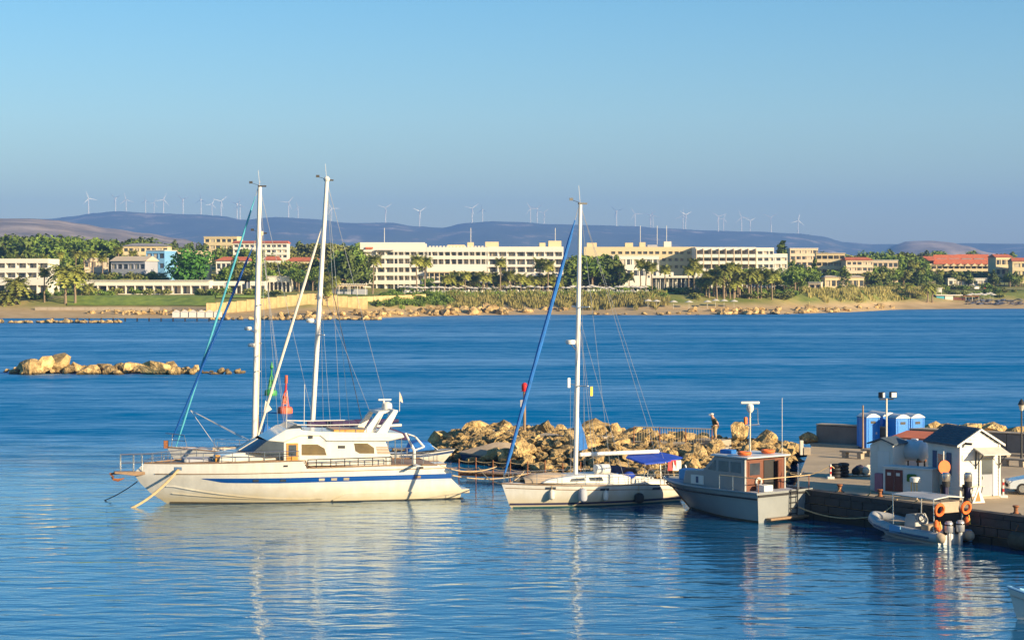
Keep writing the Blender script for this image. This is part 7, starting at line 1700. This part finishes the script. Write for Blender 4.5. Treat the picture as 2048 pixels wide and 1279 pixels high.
reeds('bank_grass', 'rough green grass on the bank behind the shore rocks', 760, 900, 18, 46, 3500, 0.8, 1.6, 'leaf_mid')
# parasols, sunbeds, cars
pm = MB().lathe([(1.5, 2.0), (0.8, 2.35), (0.05, 2.62)], 10).mesh('canopy', mt['white_canvas'], 30); pp = MB().tube([(0, 0, -0.2), (0, 0, 2.5)], 0.05, 5).mesh('pole', mt['white'])
def parasol(px, D, label, group, k=1.0):
    r_ = thing('parasol', label, 'parasol', ground(px, D=D)+Vector((0, 0, 0.3)), 0, group); r_.scale = (k, k, k); inst('canopy', pm, r_); inst('pole', pp, r_)
for i in range(70): px = 800+i*7.1+rr.uniform(-2, 2); parasol(px, dshore(px)+rr.uniform(45, 60), 'white parasol on the hotel sunbathing terrace', 'terrace parasols', rr.uniform(0.8, 1.05))
for i, px in enumerate((1296, 1313, 1347, 1378, 1415, 1431, 1448, 1468)): parasol(px, dshore(px)+17+rr.uniform(-2, 2), ORD[i]+' white parasol from the left on the small beach below the restaurant', 'beach parasols', 1.05)
for i in range(9): px = 1938+i*6; parasol(px, dshore(px)+22+rr.uniform(-3, 3), 'cream parasol of the beach bar on the right beach', 'bar parasols', 1.0)
mb = MB()
for i in range(260):
    px = rr.uniform(805, 1295); D = dshore(px)+rr.uniform(43, 60); g = ground(px, D=D)+Vector((0, 0, 0.3)); a = rr.uniform(0, 3); mb.obox(g+Vector((0, 0, 0.3)), 1.9, 0.65, 0.12, a).obox(g+Vector((math.cos(a)*0.8, math.sin(a)*0.8, 0.6)), 0.12, 0.65, 0.8, a)
tag(mb.build('sunbeds', mt['white'], sm=None), 'mass of white sunbeds on the hotel terrace', kind='stuff')
mb = MB()
for i in range(120):
    px = rr.uniform(1930, 2048); D = dshore(px)+rr.uniform(12, 24); g = ground(px, D=D); mb.obox(g+Vector((0, 0, 0.35)), 1.8, 0.6, 0.15, rr.uniform(0, 3))
tag(mb.build('beach_beds', mt['shutter'], sm=None), 'crowded dark sunbeds on the right beach', kind='stuff')
cb = MB().pxz([(0, 0.3), (0, 0.8), (0.9, 0.95), (1.4, 1.4), (3.2, 1.4), (4.0, 0.95), (4.3, 0.9), (4.3, 0.3)], -0.85, 0.85); cw = MB().box(1.2, 3.5, -0.87, 0.87, 0.98, 1.3); cl = MB()
bodies = [cb.mesh('body', mt[k]) for k in ('white', 'shutter', 'carpaint', 'red')]; cwm = cw.mesh('windows', mt['window']); whl = MB().lathe([(0.32, -0.1), (0.32, 0.1)], 12, (0, 0, 0), Matrix.Rotation(R(90), 3, 'X')).mesh('wheel', mt['black'])
for i, px in enumerate((1845, 1858, 1915, 1922, 1930, 1937, 1944, 1955, 1963, 1985)):
    k_ = (0, 2, 1, 0, 0, 1, 0, 2, 3, 1)[i]; D = dshore(px)+92+6*(i % 2); r_ = thing('parked_car', ORD[i]+' car from the left in the far car park, '+('white', 'dark blue', 'silver', 'red')[k_], 'car', ground(px, D=D), R((0, 170, 20, 185)[i % 4]), 'cars in the far car park')
    inst('body', bodies[k_], r_); inst('windows', cwm, r_)
    for x in (0.8, 3.4):
        for y in (-0.8, 0.8): inst('wheel', whl, r_, (x, y, 0.32))

# ---------------------------------------------------------------- wind turbines on the ridge
tw = MB().tube([(0, 0, -12), (0, 0, 80)], [2.6, 1.6], 10).mesh('tower', mt['white']); nac = MB().box(-2, 2, -3, 6, -2, 2.2).mesh('nacelle', mt['white']); hubm = MB().lathe([(1.8, 0), (1.4, 2), (0.3, 3)], 10, (0, 0, 0), Matrix.Rotation(R(90), 3, 'X')).mesh('hub', mt['white'])
bl = MB().add([(-0.7, -0.5, 0), (0.7, -0.5, 0), (0.7, 0.5, 0), (-0.7, 0.5, 0), (-1.9, -0.2, 9), (1.6, -0.2, 9), (1.6, 0.2, 9), (-1.9, 0.2, 9), (-0.4, -0.1, 41), (0.3, -0.1, 41), (0.3, 0.1, 41), (-0.4, 0.1, 41)], [(0, 1, 5, 4), (1, 2, 6, 5), (2, 3, 7, 6), (3, 0, 4, 7), (4, 5, 9, 8), (5, 6, 10, 9), (6, 7, 11, 10), (7, 4, 8, 11), (8, 9, 10, 11), (3, 2, 1, 0)]).mesh('blade', mt['white'])
TX = [177, 231, 252, 291, 308, 327, 366, 402, 424, 442, 474, 480, 577, 596, 663, 771, 839, 944, 965, 1061, 1074, 1088, 1233, 1270, 1301, 1306, 1366, 1371, 1437, 1447, 1483, 1500, 1542, 1596]
for i, px in enumerate(TX):
    D = 11000+rr.uniform(-250, 150); k_ = 1.0 if i not in (3, 4, 8, 18, 13, 21, 29, 31, 25) else 0.82
    z = max(land_z(px, D), land_z(px, 11000)-15)
    r_ = thing('wind_turbine', ORD[i]+' white wind turbine from the left on the ridge', 'wind turbine', ((px-CX)/F*D, D, z), R(rr.uniform(-35, 35)), 'wind turbines on the ridge'); r_.scale = (k_*1.15, k_*1.15, k_)
    inst('tower', tw, r_); inst('nacelle', nac, r_, (0, 0, 81)); inst('hub', hubm, r_, (0, -3, 81)); a0 = rr.uniform(0, 2.1)
    for b in range(3): inst('blade', bl, r_, (0, -4, 81), 0, None, (0, a0+2.0944*b, 0))
# ---------------------------------------------------------------- haze
def haze():
    mb = MB(); mb.box(-9500, 9500, -420, 14800, -6, 560)
    m = bpy.data.materials.new('sea_haze'); m.use_nodes = True; t = m.node_tree; t.nodes.remove(t.nodes['Principled BSDF'])
    v = t.nodes.new('ShaderNodeVolumePrincipled'); v.inputs['Color'].default_value = (0.19, 0.40, 0.92, 1); v.inputs['Density'].default_value = 0.0001
    v.inputs['Anisotropy'].default_value = 0.0
    t.links.new(v.outputs[0], t.nodes['Material Output'].inputs['Volume'])
    o = mb.build('haze', m, sm=None); tag(o, 'thin blue haze over the bay and hills', kind='stuff'); o.display_type = 'WIRE'
haze()

# ---------------------------------------------------------------- one label for each look-alike, counted from the left of the picture
def relabel():
    from collections import defaultdict
    by = defaultdict(list)
    for o in bpy.data.objects:
        if o.parent is None and o.get('label') and o.get('category'): by[o['label']].append(o)
    for lab, os_ in by.items():
        if len(os_) < 2: continue
        os_.sort(key=lambda o: o.location.x/max(o.location.y, 1))
        for i, o in enumerate(os_): o['label'] = ordinal(i)+' '+lab+', from the left'
relabel()
